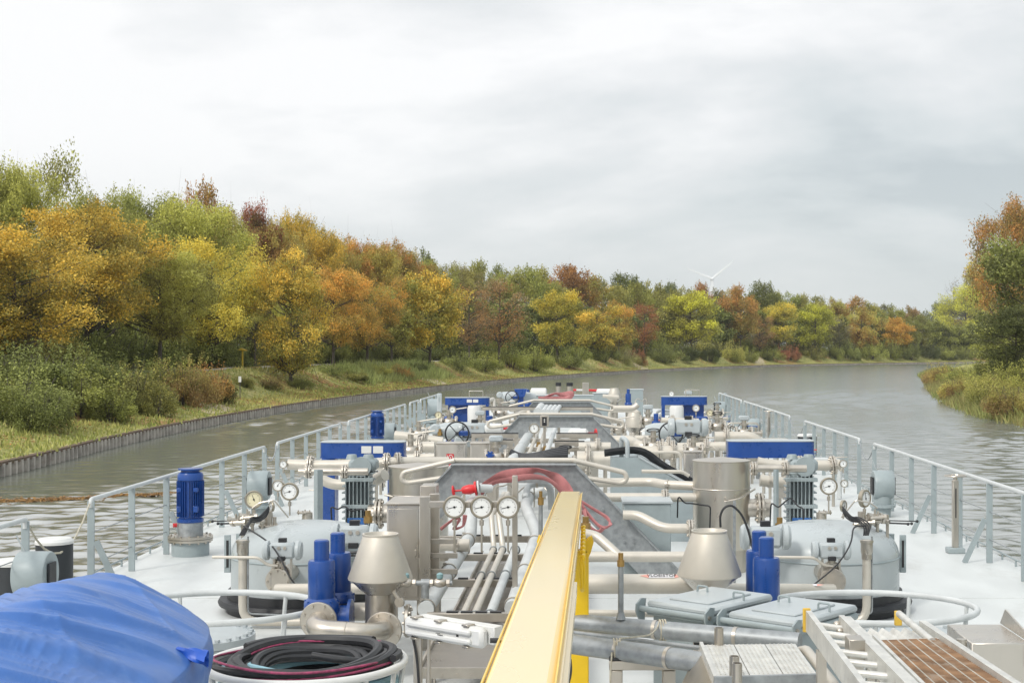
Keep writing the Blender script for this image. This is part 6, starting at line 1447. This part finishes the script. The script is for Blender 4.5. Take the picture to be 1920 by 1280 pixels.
def bluehead(px0, px1, pyt, pyb, Y, label, frame=False, plates=False, cyl_px=None):
    a = at(px0, pyt, Y); b = at(px1, pyb, Y); cx = (a.x+b.x)/2; w = b.x-a.x; h = a.z-b.z
    t = thing('blue_pump_head', label, 'pump', (cx, Y, 0)); rr = h*0.9
    pts = []
    for q, x in ((1, cx+w/2), (-1, cx-w/2)):
        for k in range(5):
            an = math.pi/2*k/4; r = 0.22
            if q > 0: pts.append((x-r+r*math.cos(an)*1.0, Y+0.5-0.5+ (0.55-r)+r*math.sin(an) if False else Y+0.55-r+r*math.sin(an), b.z))
            else: pts.append((x+r-r*math.sin(an), Y+0.55-r+r*math.cos(an), b.z))
    full = pts+[(x, 2*Y-y, z) for x, y, z in reversed(pts)]
    full = [(x, Y+0.35+(y-Y)*0.4, z) for x, y, z in full]
    part(t, 'hood', MB().prism(full, (0,0,h)), blue)
    part(t, 'lid', MB().prism([(cx+(x-cx)*1.012, Y+0.35+(y-Y-0.35)*1.03, b.z+h) for x, y, z in full], (0,0,0.012)), lgrey)  # pale cap: sky reflection on the blue hood top, put into the colour
    part(t, 'lower_flange', MB().prism([(cx+(x-cx)*1.015, Y+0.35+(y-Y-0.35)*1.03, b.z-0.02) for x, y, z in full], (0,0,0.02)), blue)
    if plates:
        for f in (0.56, 0.70): part(t, 'name_plate', MB().box((a.x+w*f, Y+0.124, b.z+h*0.52), (w*0.12, 0.008, h*0.5), 0.003), white)
    if frame:
        s = frame
        part(t, 'frame_post', MB().box((cx-s*w*0.46, Y+0.3, (b.z-0.02)/2), (w*0.07, 0.3, b.z-0.02), 0.004), blue)
        o = [(cx+s*w*0.0, Y+0.35, b.z-0.02), (cx+s*w*0.44, Y+0.35, b.z-0.02), (cx+s*w*0.44, Y+0.35, b.z-0.3), (cx+s*w*0.20, Y+0.35, 0.45), (cx-s*w*0.12, Y+0.35, 0.45), (cx-s*w*0.12, Y+0.35, b.z-0.25)]
        part(t, 'gusset', MB().prism(o, (0,0.08,0)), blue)
        part(t, 'cylinder', MB().lathe([(w*0.13, b.z-0.74), (w*0.155, b.z-0.70), (w*0.155, b.z-0.08), (w*0.13, b.z-0.03)], (cx-s*w*0.18, Y-0.04, 0), n=32), white)
        part(t, 'motor', MB().lathe([(0.17, b.z-0.75), (0.19, b.z-0.72), (0.19, b.z-0.35), (0.16, b.z-0.32)], (cx+s*w*0.36, Y+0.1, 0), n=24), blue)
        part(t, 'base_frame', MB().box((cx, Y+0.3, 0.22), (w*0.95, 0.5, 0.44), 0.01), blue)
        part(t, 'top_handle', MB().tube([(cx+0.05, Y+0.35, b.z+h), (cx+0.05, Y+0.35, b.z+h+0.18), (cx+0.42, Y+0.35, b.z+h+0.18), (cx+0.42, Y+0.35, b.z+h)], 0.012, 8, 0.02), inox)
    else:
        part(t, 'frame_post', MB().box((cx-w*0.40, Y+0.3, (b.z-0.02)/2), (w*0.16, 0.32, b.z-0.02), 0.01), blue)
        part(t, 'frame_post', MB().box((cx+w*0.36, Y+0.3, (b.z-0.02)/2), (w*0.10, 0.32, b.z-0.02), 0.01), blue)
bluehead(596,754,831,858,20.6,'wide blue pump head with two white plates on the left, above the grey gearbox',plates=True)
bluehead(1368,1531,829,857,20.6,'wide plain blue pump head on the right, above the grey gearbox')
bluehead(833,916,746,758,38.5,'blue pump head on a blue frame with a white cylinder, far left',frame=-1,plates=True)
bluehead(1241,1327,744,758,38.5,'blue pump head on a blue frame with a white cylinder, far right',frame=1)
# pipes at the gearboxes and drums
pipe('header_pipe', 'upper cream header pipe on the left, ending in a small gauge', [(540,870,19.6),(575,872,19.6),(640,872,19.6),(735,866,19.6),(840,866,19.8)], 20, fl=((1,0.1),(2,0.9),(3,0.1)))
pipe('header_pipe', 'lower brownish pipe with flanges before the left gearbox', [(560,884,18.4),(690,884,18.4)], 14, inox, 0.05, fl=((0,0.14),(0,0.66)))
pipe('header_pipe', 'slanting cream pipe left of the left gearbox', [(598,895,19.2),(622,908,19.2),(655,908,19.2)], 20, fil=0.1)
pipe('header_pipe', 'cream pipe entering the left drum from the gearbox', [(690,906,19.4),(722,890,19.2)], 22)
pipe('header_pipe', 'upper cream header pipe on the right, ending in a small gauge', [(1420,866,19.6),(1450,872,19.6),(1560,872,19.6),(1575,870,19.6)], 20, fl=((1,0.45),(2,0.1)))
pipe('header_pipe', 'lower brownish pipe with flanges before the right gearbox', [(1408,878,18.4),(1512,878,18.4)], 14, inox, 0.05, fl=((0,0.62),(0,0.05)))
pipe('header_pipe', 'cream pipe between the right drum and the right gearbox', [(1425,900,19.2),(1470,905,19.2)], 22, collars=((0,0.4),))
pipe('gantry_post', 'flat grey upright before the left gearbox', [(597,880,18.2),(597,1003,18.2)], 17, grey, 0, cat='post', n=4)
pipe('gantry_post', 'flat grey upright between the right drum and the right gearbox', [(1455,880,18.3),(1455,1000,18.3)], 10, grey, 0, cat='post', n=4)
pipe('long_cross_pipe', 'long cream cross pipe with a red stripe into the right drum', [(1085,905,19.2),(1225,903,19.2),(1245,908,19.0),(1310,911,18.8)], 17, fl=(), collars=((2,0.1),))
pipe('long_cross_pipe', 'second cream cross pipe with a flange, below the red striped one', [(1118,932,18.6),(1310,932,18.6)], 17, fl=((0,0.67),))
pipe('long_cross_pipe', 'cream pipe dropping in a slant to a flange at the right drum', [(1168,965,17.4),(1195,965,17.4),(1243,990,17.2),(1300,990,17.2)], 18, fl=((2,0.9),))
pipe('long_cross_pipe', 'cream cross pipe right of the boom rest with an upper slanted branch', [(1086,1043,15.0),(1300,1043,15.0)], 20)
pipe('branch_pipe', 'slanted cream branch pipe at the right leg of the nearest portal', [(1095,1000,15.2),(1118,1004,15.2),(1160,1042,15.0)], 19)
pipe('long_cross_pipe', 'low thin cream pipe behind the galvanised pipes', [(1090,1148,12.2),(1230,1150,12.2)], 13)
pipe('rail_pipe', 'bare lever pipe above the grey locker', [(1203,883,20.5),(1280,884,20.5),(1292,892,20.5)], 7, fil=0.08)
pipe('left_low_pipe', 'cream pipe behind the left gauge cabinets', [(825,1020,15.3),(880,1022,15.3)], 24, collars=((0,0.6),))
# grey lockers on the right
def locker(px0, px1, pyt, pyb, Y, dp, label, slope=False):
    a = at(px0, pyt, Y); b = at(px1, pyb, Y); t = thing('deck_locker', label, 'locker', ((a.x+b.x)/2, Y, 0)); w = b.x-a.x
    if slope:
        pl = [(a.x, Y, 0), (b.x, Y, 0), (b.x, Y, a.z*0.62), (a.x+w*0.35, Y, a.z), (a.x, Y, a.z)]; part(t, 'body', MB().prism(pl, (0,dp,0)), grey)
        part(t, 'sloped_lid', MB().prism([(a.x+w*0.33, Y-0.02, a.z+0.005), (b.x+0.03, Y-0.02, a.z*0.62), (b.x+0.03, Y-0.02, a.z*0.62+0.03), (a.x+w*0.33, Y-0.02, a.z+0.035)], (0,dp+0.04,0)), lgrey)
        part(t, 'bracket', MB().tube([(a.x+w*0.2, Y+0.1, a.z), (a.x+w*0.2, Y+0.1, a.z+0.25), (a.x+w*0.13, Y+0.25, a.z+0.3), (a.x+w*0.13, Y+0.3, a.z)], 0.035, 8, 0.06), lgrey)
    else:
        part(t, 'body', MB().box(((a.x+b.x)/2, Y+dp/2, a.z/2), (w, dp, a.z), 0.01), grey)
        part(t, 'lid', MB().box(((a.x+b.x)/2, Y+dp/2, a.z+0.015), (w+0.05, dp+0.05, 0.03), 0.006), lgrey)
    return a, b, w
a, b, w = locker(1146,1300,858,1000,21.5,1.0,'grey locker with a sloped lid carrying a black hose, right of the centre',slope=True)
single('hose', 'flat black hose lying down the sloped lid of the grey locker', 'hose', ribbon([(a.x-0.1,21.7,a.z+0.06),(a.x+w*0.35,21.75,a.z+0.09),(a.x+w*0.65,21.8,a.z*0.82+0.08),(b.x+0.05,21.85,a.z*0.62+0.06)], 0.15, 0.07), black, loc=(a.x, 21.7, a.z))
locker(1170,1258,944,1040,17.9,0.9,'low grey locker with a pale lid behind the slanted cream pipe')
locker(1180,1206,731,770,58.5,0.8,'grey steel cabinet near the bow behind the single blue valve')
# handwheels with pale gear housings
def handwheel(px, py, Y, rp, label, s):
    c = at(px, py, Y); r = rp*Y/F; t = thing('handwheel', label, 'handwheel', c)
    part(t, 'rim', MB().torus(c, (0,1,0.1), r, r*0.07, 8, 40), black)
    part(t, 'hub', MB().disc(c, (0,1,0.1), r*0.15, 0.06, 16), black)
    for k in range(4):
        an = R(42+90*k); part(t, 'spoke', MB().cyl(c, c+Vector((math.cos(an)*r, 0, math.sin(an)*r)), r*0.04, n=8), black)
    part(t, 'spindle', MB().cyl(c, c+Vector((0,0.5,0)), r*0.08, n=10), inox)
    part(t, 'bracket', MB().box(c+Vector((r*0.5,0.32,-r*0.05)), (r*1.0, 0.2, r*0.42), 0.02), blue)
    g = c+Vector((0.15*s,0.75,0.02)); part(t, 'gear_housing', MB().lathe([(r*0.5,-0.7),(r*0.72,-0.5),(r*0.78,0.2),(r*0.6,0.5),(r*0.35,0.7)], g, (s,0,0), 28).box(g+Vector((0,-0.1,-r*0.9)), (0.5,0.4,r*0.9), 0.03), lgrey)
    part(t, 'stand', MB().lathe([(0.12,0),(0.12,g.z-r*0.7)], (g.x, g.y, 0), n=18), inox)
handwheel(857,812.5,32,22,'black four-spoked handwheel on the left with a blue bracket',1)
handwheel(1258,813.5,32,22,'black four-spoked handwheel on the right with a blue bracket',1)
handwheel(960,745,52,12,'small distant black handwheel left of the blue hopper',1)
def housing(px, py, Y, r, label):
    c = at(px, py, Y); t = thing('round_transmitter', label, 'transmitter', c)
    part(t, 'head', MB().lathe([(r*0.8,0.0),(r,0.03),(r,0.12),(r*0.7,0.16)], c, (0,-1,0), 26), lgrey)
    part(t, 'stem', MB().lathe([(0.07,0),(0.07,c.z-r*0.8)], (c.x, c.y+0.02, 0), n=14).disc((c.x, c.y+0.02, c.z-r*1.5), (0,0,1), 0.14, 0.05, 16).disc((c.x, c.y+0.02, c.z-r*2.1), (0,0,1), 0.14, 0.05, 16), inox)
housing(816.5,804,32.5,0.125,'pale round transmitter head left of the left handwheel'); housing(1318,807,32.5,0.125,'pale round transmitter head right of the right handwheel')
housing(937,740,45,0.10,'pale round transmitter head above the middle portal, far left'); housing(1215,770,38,0.12,'pale round transmitter head right of the middle distance cone vent')
# valve and flange runs across the mid distance
k = 0
for (pts, d, fl, l) in [
 ([(1125,828,30),(1180,826,30),(1200,838,29.5),(1260,838,29.5)],22,((2,0.15),(2,0.9)),'fat cream pipe with flanges below the right handwheel'),
 ([(1165,822,31),(1230,822,31)],13,((0,0.3),),'cream pipe over the fat one at the middle cone vent'),
 ([(1180,848,28.5),(1290,846,28.5)],24,((0,0.5),(0,0.75)),'cream pipe run below the right handwheel, right of the grey locker'),
 ([(1270,838,29),(1360,836,29)],17,((0,0.25),(0,0.6)),'cream flanged pipe right of the right handwheel'),
 ([(1340,818,30),(1410,818,30),(1425,830,30)],19,((0,0.3),),'cream pipe leading to the right railing'),
 ([(740,816,30),(760,818,30),(830,828,30)],18,((1,0.5),),'cream pipe left of the left handwheel'),
 ([(755,838,28),(815,838,28)],22,((0,0.5),),'short fat cream pipe right of the left blue pump head'),
 ([(1085,838,25),(1145,838,25)],19,((0,0.6),),'cream pipe leaving the right stainless cabinet'),
 ([(1082,862,24),(1150,862,24)],34,((0,0.3),),'fat cream duct beside the grey locker'),
 ([(1150,765,37),(1188,765,37),(1196,758,37)],11,(),'cream elbow pipe behind the middle cone vent'),
 ([(925,790,36),(990,770,37),(1000,800,36)],9,(),'thin cream pipe left of the middle portal'),
 ([(1240,788,34),(1310,790,34)],12,((0,0.3),(0,0.8)),'cream pipe below the far right blue pump frame'),
 ([(700,868,23),(760,858,23),(815,856,23)],14,((1,0.4),),'cream pipe behind the left stainless drum'),
 ([(1420,836,26),(1460,836,26),(1470,850,26)],15,((0,0.5),),'cream pipe end left of the right blue pump head'),
 ([(1130,742,52),(1160,744,52)],7,(),'distant cream pipe by the farthest cone vent'),
 ([(900,760,42),(925,748,44),(925,770,43)],9,(),'thin upright cream pipe right of the far left pump frame')]:
    pipe('deck_pipe', l, pts, d, pipem, 0.15, fl)
def vlv(px, py, Y, label, s=1.0):
    c = at(px, py, Y); t = thing('flanged_valve', label, 'valve', c)
    part(t, 'body', MB().ball(c, (0.16*s,0.12*s,0.12*s), 16, 10).flange(c+Vector((-0.17*s,0,0)), (1,0,0), 0.16*s, 0.04, 8).flange(c+Vector((0.17*s,0,0)), (1,0,0), 0.16*s, 0.04, 8), inox)
    part(t, 'bonnet', MB().cyl(c, c+Vector((0,0,0.3*s)), 0.05*s).disc(c+Vector((0,0,0.2*s)), (0,0,1), 0.09*s, 0.04, 14), inox)
    if int(px) % 3 == 0: part(t, 'actuator', MB().box(c+Vector((0,0,0.34*s)), (0.24*s,0.14*s,0.11*s), 0.025), lgrey)
    elif int(px) % 3 == 1: part(t, 'hand_wheel', MB().torus(c+Vector((0,0,0.31*s)), (0,0.35,1), 0.12*s, 0.012, 8, 24).bar(c+Vector((-0.12*s,0,0.31*s)), c+Vector((0.12*s,0,0.31*s)), 0.014), black)
    else: part(t, 'lever', MB().tube([c+Vector((0,-0.02,0.29*s)), c+Vector((0.1*s,-0.02,0.31*s)), c+Vector((0.42*s,-0.02,0.36*s))], 0.014, 8), pipem)
    part(t, 'stand', MB().box((c.x, c.y+0.05, (c.z-0.1*s)/2), (0.09,0.09,max(c.z-0.1*s,0.05))), inox)
for (px, py, Y, l, s) in [(1345,800,33,'flanged valve below the right aged gauge',1.0),(1225,838,29,'flanged valve below the right handwheel',1.1),(1300,846,28,'flanged valve left of the stainless instrument box',1.0),(1395,812,32,'flanged valve near the far right vent drum',1.0),(785,815,31,'flanged valve between the far motor and the left handwheel',1.0),(770,846,27,'flanged valve right of the left blue pump head',1.1),(842,792,34,'flanged valve under the far left gauges',1.0),(900,800,35,'flanged valve right of the left handwheel',1.0),(938,775,40,'flanged valve left of the middle portal',1.0),(1215,790,37,'flanged valve right of the middle distance cone vent',1.1),(1275,776,42,'flanged valve under the far right pump frame',1.0),(1345,775,45,'flanged valve far right by the railing',1.0),(930,858,25,'flanged valve with a pale box in the left stainless frame',1.0),(1060,868,24.8,'flanged valve right end of the black hose bundle',0.9),(1160,806,33,'flanged valve left of the single blue valve on the right',0.9),(1290,757,48,'flanged valve in the far distance on the right',1.1)]:
    vlv(px, py, Y, l, s)
c = at(919,853,24.6); t = thing('star_valve', 'blue star knob valve before the left stainless cabinet', 'valve', c)
part(t, 'knob', (lambda mb: [mb.cyl(c, c+Vector((0.075*math.cos(R(60*k)),0,0.075*math.sin(R(60*k)))), 0.018, n=8) for k in range(6)] and mb)(MB().disc(c, (0,1,0), 0.045, 0.04, 14)), blue); part(t, 'body', MB().cyl(c, c+Vector((0,0.25,0)), 0.05).cyl(c+Vector((0,0,-0.02)), c+Vector((0,0,-0.16)), 0.05), blue)
c = at(1021,789,27.6); t = thing('switch_box', 'small stainless switch box with two black switches before the middle portal', 'switch box', c)
part(t, 'box', MB().box(c, (0.17,0.12,0.22), 0.01), inox); part(t, 'panel', MB().box(c+Vector((0,-0.064,-0.005)), (0.09,0.008,0.17)), black); [part(t, 'switch', MB().disc(c+Vector((0,-0.07,q)), (0,1,0), 0.013, 0.01, 12), white) for q in (0.03,-0.01)]; part(t, 'post', MB().box((c.x, c.y+0.02, (c.z-0.11)/2), (0.05,0.05,c.z-0.11)), inox)
c = at(1296,873,25); cabinet(at(1283,848,24).x, at(1316,848,24).x, 24, 24.3, 0.5, at(0,848,24).z, 'small stainless instrument box with a window, before the right blue pump head')
p = at(828,740,47); t = thing('upright_case', 'tall narrow pale grey case standing beside the far left vent drum', 'case', (at(824,0,47).x, 47, 0))
part(t, 'case', MB().box((at(824,0,47).x, 47, at(0,737,47).z/2), (0.15, 0.12, at(0,737,47).z), 0.02), lgrey); part(t, 'label_strip', MB().box((at(824,0,47).x, 46.935, 1.25), (0.035, 0.006, 0.16)), grey)
# instrument panel on the right deck far end
c = at(1357,755,57); t = thing('hoop_rail', 'narrow hooped grey rail at the far right end of the deck', 'railing', (c.x, 57, 0)); part(t, 'hoop', MB().tube([(c.x-0.1,57,0),(c.x-0.06,57,1.08),(c.x+0.08,57,1.15),(c.x+0.16,57,0.95),(c.x+0.16,57,0)], 0.035, 8, 0.15), grey); part(t, 'foot', MB().box((c.x+0.03,57,0.02), (0.4,0.2,0.04)), grey)
# centre pipe bundle farther forward
for i, (px0, px1, l, m, d) in enumerate(((838+120,1002,'left white pipe of the farther centre rack',wpipe,22),(985,1012,'thin cream pipe of the farther centre rack, second from left',pipem,8),(1002,1024,'thin cream pipe of the farther centre rack, third from left',pipem,8),(1018,1042,'pale pipe of the farther centre rack, under the switch box',wpipe,11))):
    pipe('centre_pipe', l, [(px0,868,23.6),(px1,800,32)], d, m, 0)
t = thing('pipe_rack', 'farther pipe rack of stainless cross beams behind the black hose bundle', 'rack', (-0.4, 27, 0))
for Y, py in ((24.5,862),(26.6,842),(28.4,826)):
    a = at(950,py,Y); b = at(1085,py,Y); part(t, 'cross_beam', MB().box(((a.x+b.x)/2, Y, a.z), (b.x-a.x,0.09,0.09), 0.004), inox)
    for x in (a.x+0.05, b.x-0.05): part(t, 'upright', MB().box((x, Y+0.002, (a.z-0.05)/2), (0.07,0.07,a.z-0.05)), inox)
for i, px in enumerate((1012,1022,1030,1038,1046)): pipe('centre_pipe', 'short pale pipe stub in the row before the farthest portal', [(px-4,772,33.5),(px+3,762,36.5)], 9 if i else 16, wpipe, 0, group='pipe stubs before the farthest portal')
# bow gear
for px, py, Y, w, l in ((1047,717,60,13,'dark topped steel exhaust stack near the bow, left one'),(1068,717,60,15,'dark topped steel exhaust stack near the bow, middle one'),(1098,717,60,18,'square pale steel stack near the bow, right one')):
    a = at(px, py, Y); r = w/2*Y/F*0.5*1.1; t = thing('exhaust_stack', l, 'stack', (a.x, Y, 0))
    if 'square' in l: part(t, 'shaft', MB().box((a.x, Y, a.z/2), (r*2.4, r*2, a.z), 0.01), inox); part(t, 'side_post', MB().box((a.x-r*1.7, Y, a.z/2-0.25), (0.06,0.06,a.z-0.5)), inox)
    else: part(t, 'shaft', MB().lathe([(r*1.4,0),(r*1.4,a.z-0.15)], (a.x, Y, 0), n=20), inox); part(t, 'dark_tip', MB().lathe([(r*1.45,a.z-0.15),(r*1.45,a.z)], (a.x, Y, 0), n=20), black)
a = at(1075,731,62); b = at(1146,732,62); t = thing('striped_pole', 'red and white pole lying across the bow', 'pole', a)
part(t, 'pole', MB().cyl(a, b, 0.045), white); [part(t, 'red_band', MB().cyl(a.lerp(b,f0), a.lerp(b,f1), 0.05), redp) for f0, f1 in ((0,0.08),(0.36,0.66),(0.94,1))]
for f in (0.05, 0.9): q = a.lerp(b, f); part(t, 'stand', MB().box((q.x, 62, (q.z-0.04)/2), (0.07,0.07,q.z-0.04)), inox)
a = at(964,729,52); b = at(988,744,52); t = thing('blue_hopper', 'blue tapered hopper near the bow', 'hopper', ((a.x+b.x)/2, 52, 0))
part(t, 'hopper', MB().prism([(a.x,52,a.z),(b.x,52,a.z),(b.x-0.10,52,b.z),(a.x+0.10,52,b.z)], (0,0.5,0)), blue); part(t, 'stand', MB().box(((a.x+b.x)/2,52.25,b.z/2), (0.2,0.2,b.z)), blue)
locker(1005,1112,742,770,54,0.8,'low pale stainless locker behind the farthest portal near the bow')
locker(1112,1140,738,765,60,0.8,'small grey locker at the bow under the striped pole')
for px, py, Y, w, l in ((1010,732,60,22,'pale rounded drum near the bow, left of the exhaust stacks'),(1133,733,62,16,'pale rounded drum near the bow under the striped pole')):
    c = at(px, py+4, Y); t = thing('winch_drum', l, 'winch', (c.x, Y, 0)); part(t, 'drum', MB().lathe([(0.12,-0.35),(0.2,-0.3),(0.2,0.3),(0.12,0.35)], c, (1,0,0), 20), white); part(t, 'stand', MB().box((c.x, Y, c.z/2-0.05), (0.5,0.3,c.z-0.1)), grey)
for px, py, Y, d, l in ((660,762,0,0,''),): pass
actuator(at(1290,800,31.5), 0.9, 0.17, 'long pale actuator right of the right handwheel', valve=False)
actuator(at(890,805,32.5), 0.8, 0.16, 'long pale actuator right of the left handwheel', valve=False)
cl = at(720,1030,15.0); single('cable_bundle', 'black cables looped behind the left cone vent', 'cable', MB().tube([at(630,1033,15.2),at(655,1036,15.1),at(680,1034,15.1),at(700,1040,15.1)], 0.016, 6, 0.1).tube([at(640,1042,15.2),at(665,1040,15.1),at(690,1044,15.1)], 0.012, 6, 0.1), black, loc=cl)
cl = at(1365,985,14.6); single('cable', 'black hose arching up beside the right cone vent', 'cable', MB().tube([at(1351,988,14.6),at(1350,965,14.6),at(1358,950,14.6),at(1372,946,14.6),at(1390,962,14.6),at(1402,990,14.6),at(1412,1030,14.6)], 0.012, 8, 0.15), black, loc=cl)
single('flat_bar', 'flat galvanised bar standing by the right cone vent', 'bar', MB().bar(at(1377,938,14.9), (at(1377,938,14.9).x,14.9,0.3), 0.03, 0.012).box((at(1377,938,14.9).x,14.9,0.15),(0.1,0.1,0.3)), galv, loc=at(1377,938,14.9))

# ------------------------------------------------------------------ small lines and cables over the pipework
rgn = random.Random(77)
CL = [(690,880,22,'black cable looped over the left header pipes'),(760,850,27,'black cable beside the left blue pump head'),(795,822,30,'black cable hanging left of the left handwheel'),(835,800,33,'thin steel tube among the far left gauges'),(885,835,28,'thin steel tube over the left stainless cabinet'),(1060,822,29,'thin steel tube behind the black hose bundle'),(1150,826,30,'black cable by the middle distance pipes'),(1215,800,34,'black cable right of the middle distance cone vent'),(1290,822,31,'black cable under the right handwheel'),(1330,835,28,'thin steel tube over the flanged pipe on the right'),(1385,800,34,'black cable lying before the far right drum vent'),(1420,835,27,'black cable left of the right blue pump head'),(1300,930,18,'blue-black cable at the right stainless drum'),(650,945,17.5,'black cable at the foot of the left gearbox'),(1475,945,17.8,'black cable at the foot of the right gearbox'),(940,772,40,'thin steel tube left of the middle portal'),(1200,752,48,'thin steel tube before the bow cabinet'),(1265,775,44,'black cable under the far right pump frame'),(870,775,42,'black cable under the far left pump frame'),(990,815,30,'thin steel tube across the farther centre rack'),(1030,905,18.2,'thin steel tube under the arched red hose'),(960,915,18,'thin steel tube between the thick white pipes')]
for px, py, Y, l in CL:
    pts = [at(px-26*20/Y, py+rgn.uniform(-6,6), Y)]
    for k in range(1, 6): pts.append(at(px+(-26+k*11)*20/Y, py+rgn.uniform(-14,16)*20/Y, Y+rgn.uniform(-0.15,0.15)))
    pts = [pts[0]+Vector((0,0.1,-0.3))]+pts+[pts[-1]+Vector((0,0.1,-0.3))]
    single('cable' if 'cable' in l else 'impulse_line', l, 'cable' if 'cable' in l else 'pipe', MB().tube(pts, 0.010 if 'cable' in l else 0.010, 7, 0.25), black if 'cable' in l else inox, loc=pts[0])
for px, py, Y, l in [(1010,838,27,'brown brass fitting on the farther centre rack, left'),(1022,846,26.5,'brown brass fitting on the farther centre rack, right'),(1105,1160-190,18,'brass plug by the low grey locker'),(1316,795,33,'brass fitting below the right gauges'),(825,812,32,'brass fitting below the left transmitter'),(1098,985,15.5,'brass joint behind the boom rest'),(690,972,17.4,'copper-brown joint at the left gearbox foot'),(1462,985,17.2,'copper-brown joint at the right gearbox foot')]:
    c = at(px, py, Y); t = thing('brass_fitting', l, 'fitting', c); part(t, 'nut', MB().cyl(c+Vector((0,0,-0.05)), c+Vector((0,0,0.03)), 0.055, n=6), brass); part(t, 'stub', MB().cyl(c+Vector((0,0,0.02)), c+Vector((0,0,0.10)), 0.035, n=12), brass)

rq = random.Random(31)
def small_valve(x, y, z):
    t = thing('small_valve', 'small steel valve with a lever in the crowded pipework of the middle deck', 'valve', (x, y, 0), 'small valves of the middle deck'); c = Vector((x, y, z)); d = Vector((1, 0, 0)) if rq.random() < 0.6 else Vector((0, 1, 0))
    part(t, 'body', MB().cyl(c-d*0.16, c+d*0.16, 0.05, n=12).flange(c-d*0.14, d, 0.09, 0.03, 6).flange(c+d*0.14, d, 0.09, 0.03, 6).cyl(c, c+Vector((0,0,0.14)), 0.03, n=8), rq.choice((inox, pipem)))
    part(t, 'lever', MB().tube([c+Vector((0,0,0.14)), c+Vector((0.05,0,0.17)), c+Vector((rq.choice((-1,1))*0.26,0,0.18))], 0.011, 6), rq.choice((black, inox, redp, blue)))
    part(t, 'stand', MB().cyl((x, y, 0), (x, y, z), 0.03, n=8), inox)
for k in range(46):
    y = rq.uniform(23, 47); x = rq.choice((-1, 1))*rq.uniform(1.3, 4.9); small_valve(x, y, rq.uniform(0.35, 0.85))
def small_pipe(x, y, z):
    L = rq.uniform(0.6, 1.8); t = thing('small_pipe', 'slim pipe on low feet in the crowded pipework of the middle deck', 'pipe', (x, y, 0), 'slim pipes of the middle deck'); r = rq.uniform(0.02, 0.05)
    a, b = ((x-L/2, y, z), (x+L/2, y, z)) if rq.random() < 0.65 else ((x, y-L/2, z), (x, y+L/2, z))
    part(t, 'run', MB().tube([(a[0], a[1], z-0.3), a, b, (b[0], b[1], 0.02)], r, 10, 0.12), rq.choice((pipem, inox, wpipe, galv)))
    part(t, 'foot', MB().cyl((a[0], a[1], 0), (a[0], a[1], z-0.28), r*1.3, n=8), inox)
for k in range(44):
    y = rq.uniform(26, 48); x = rq.choice((-1, 1))*rq.uniform(1.2, 4.8); small_pipe(x, y, rq.uniform(0.4, 1.0))

# ------------------------------------------------------------------ the damp autumn air
hm = bpy.data.materials.new('damp_air'); hm.use_nodes = True; nt = hm.node_tree; nt.nodes.clear()
ho = nt.nodes.new('ShaderNodeOutputMaterial'); hv = nt.nodes.new('ShaderNodeVolumePrincipled'); nt.links.new(hv.outputs[0], ho.inputs['Volume'])
hv.inputs['Color'].default_value = (0.95, 0.97, 0.98, 1); hv.inputs['Density'].default_value = 0.00014; hv.inputs['Anisotropy'].default_value = 0.3
tag(single('haze', None, None, MB().box((0, 950, 65), (6200, 2260, 137)), hm, smooth=0), kind='stuff')
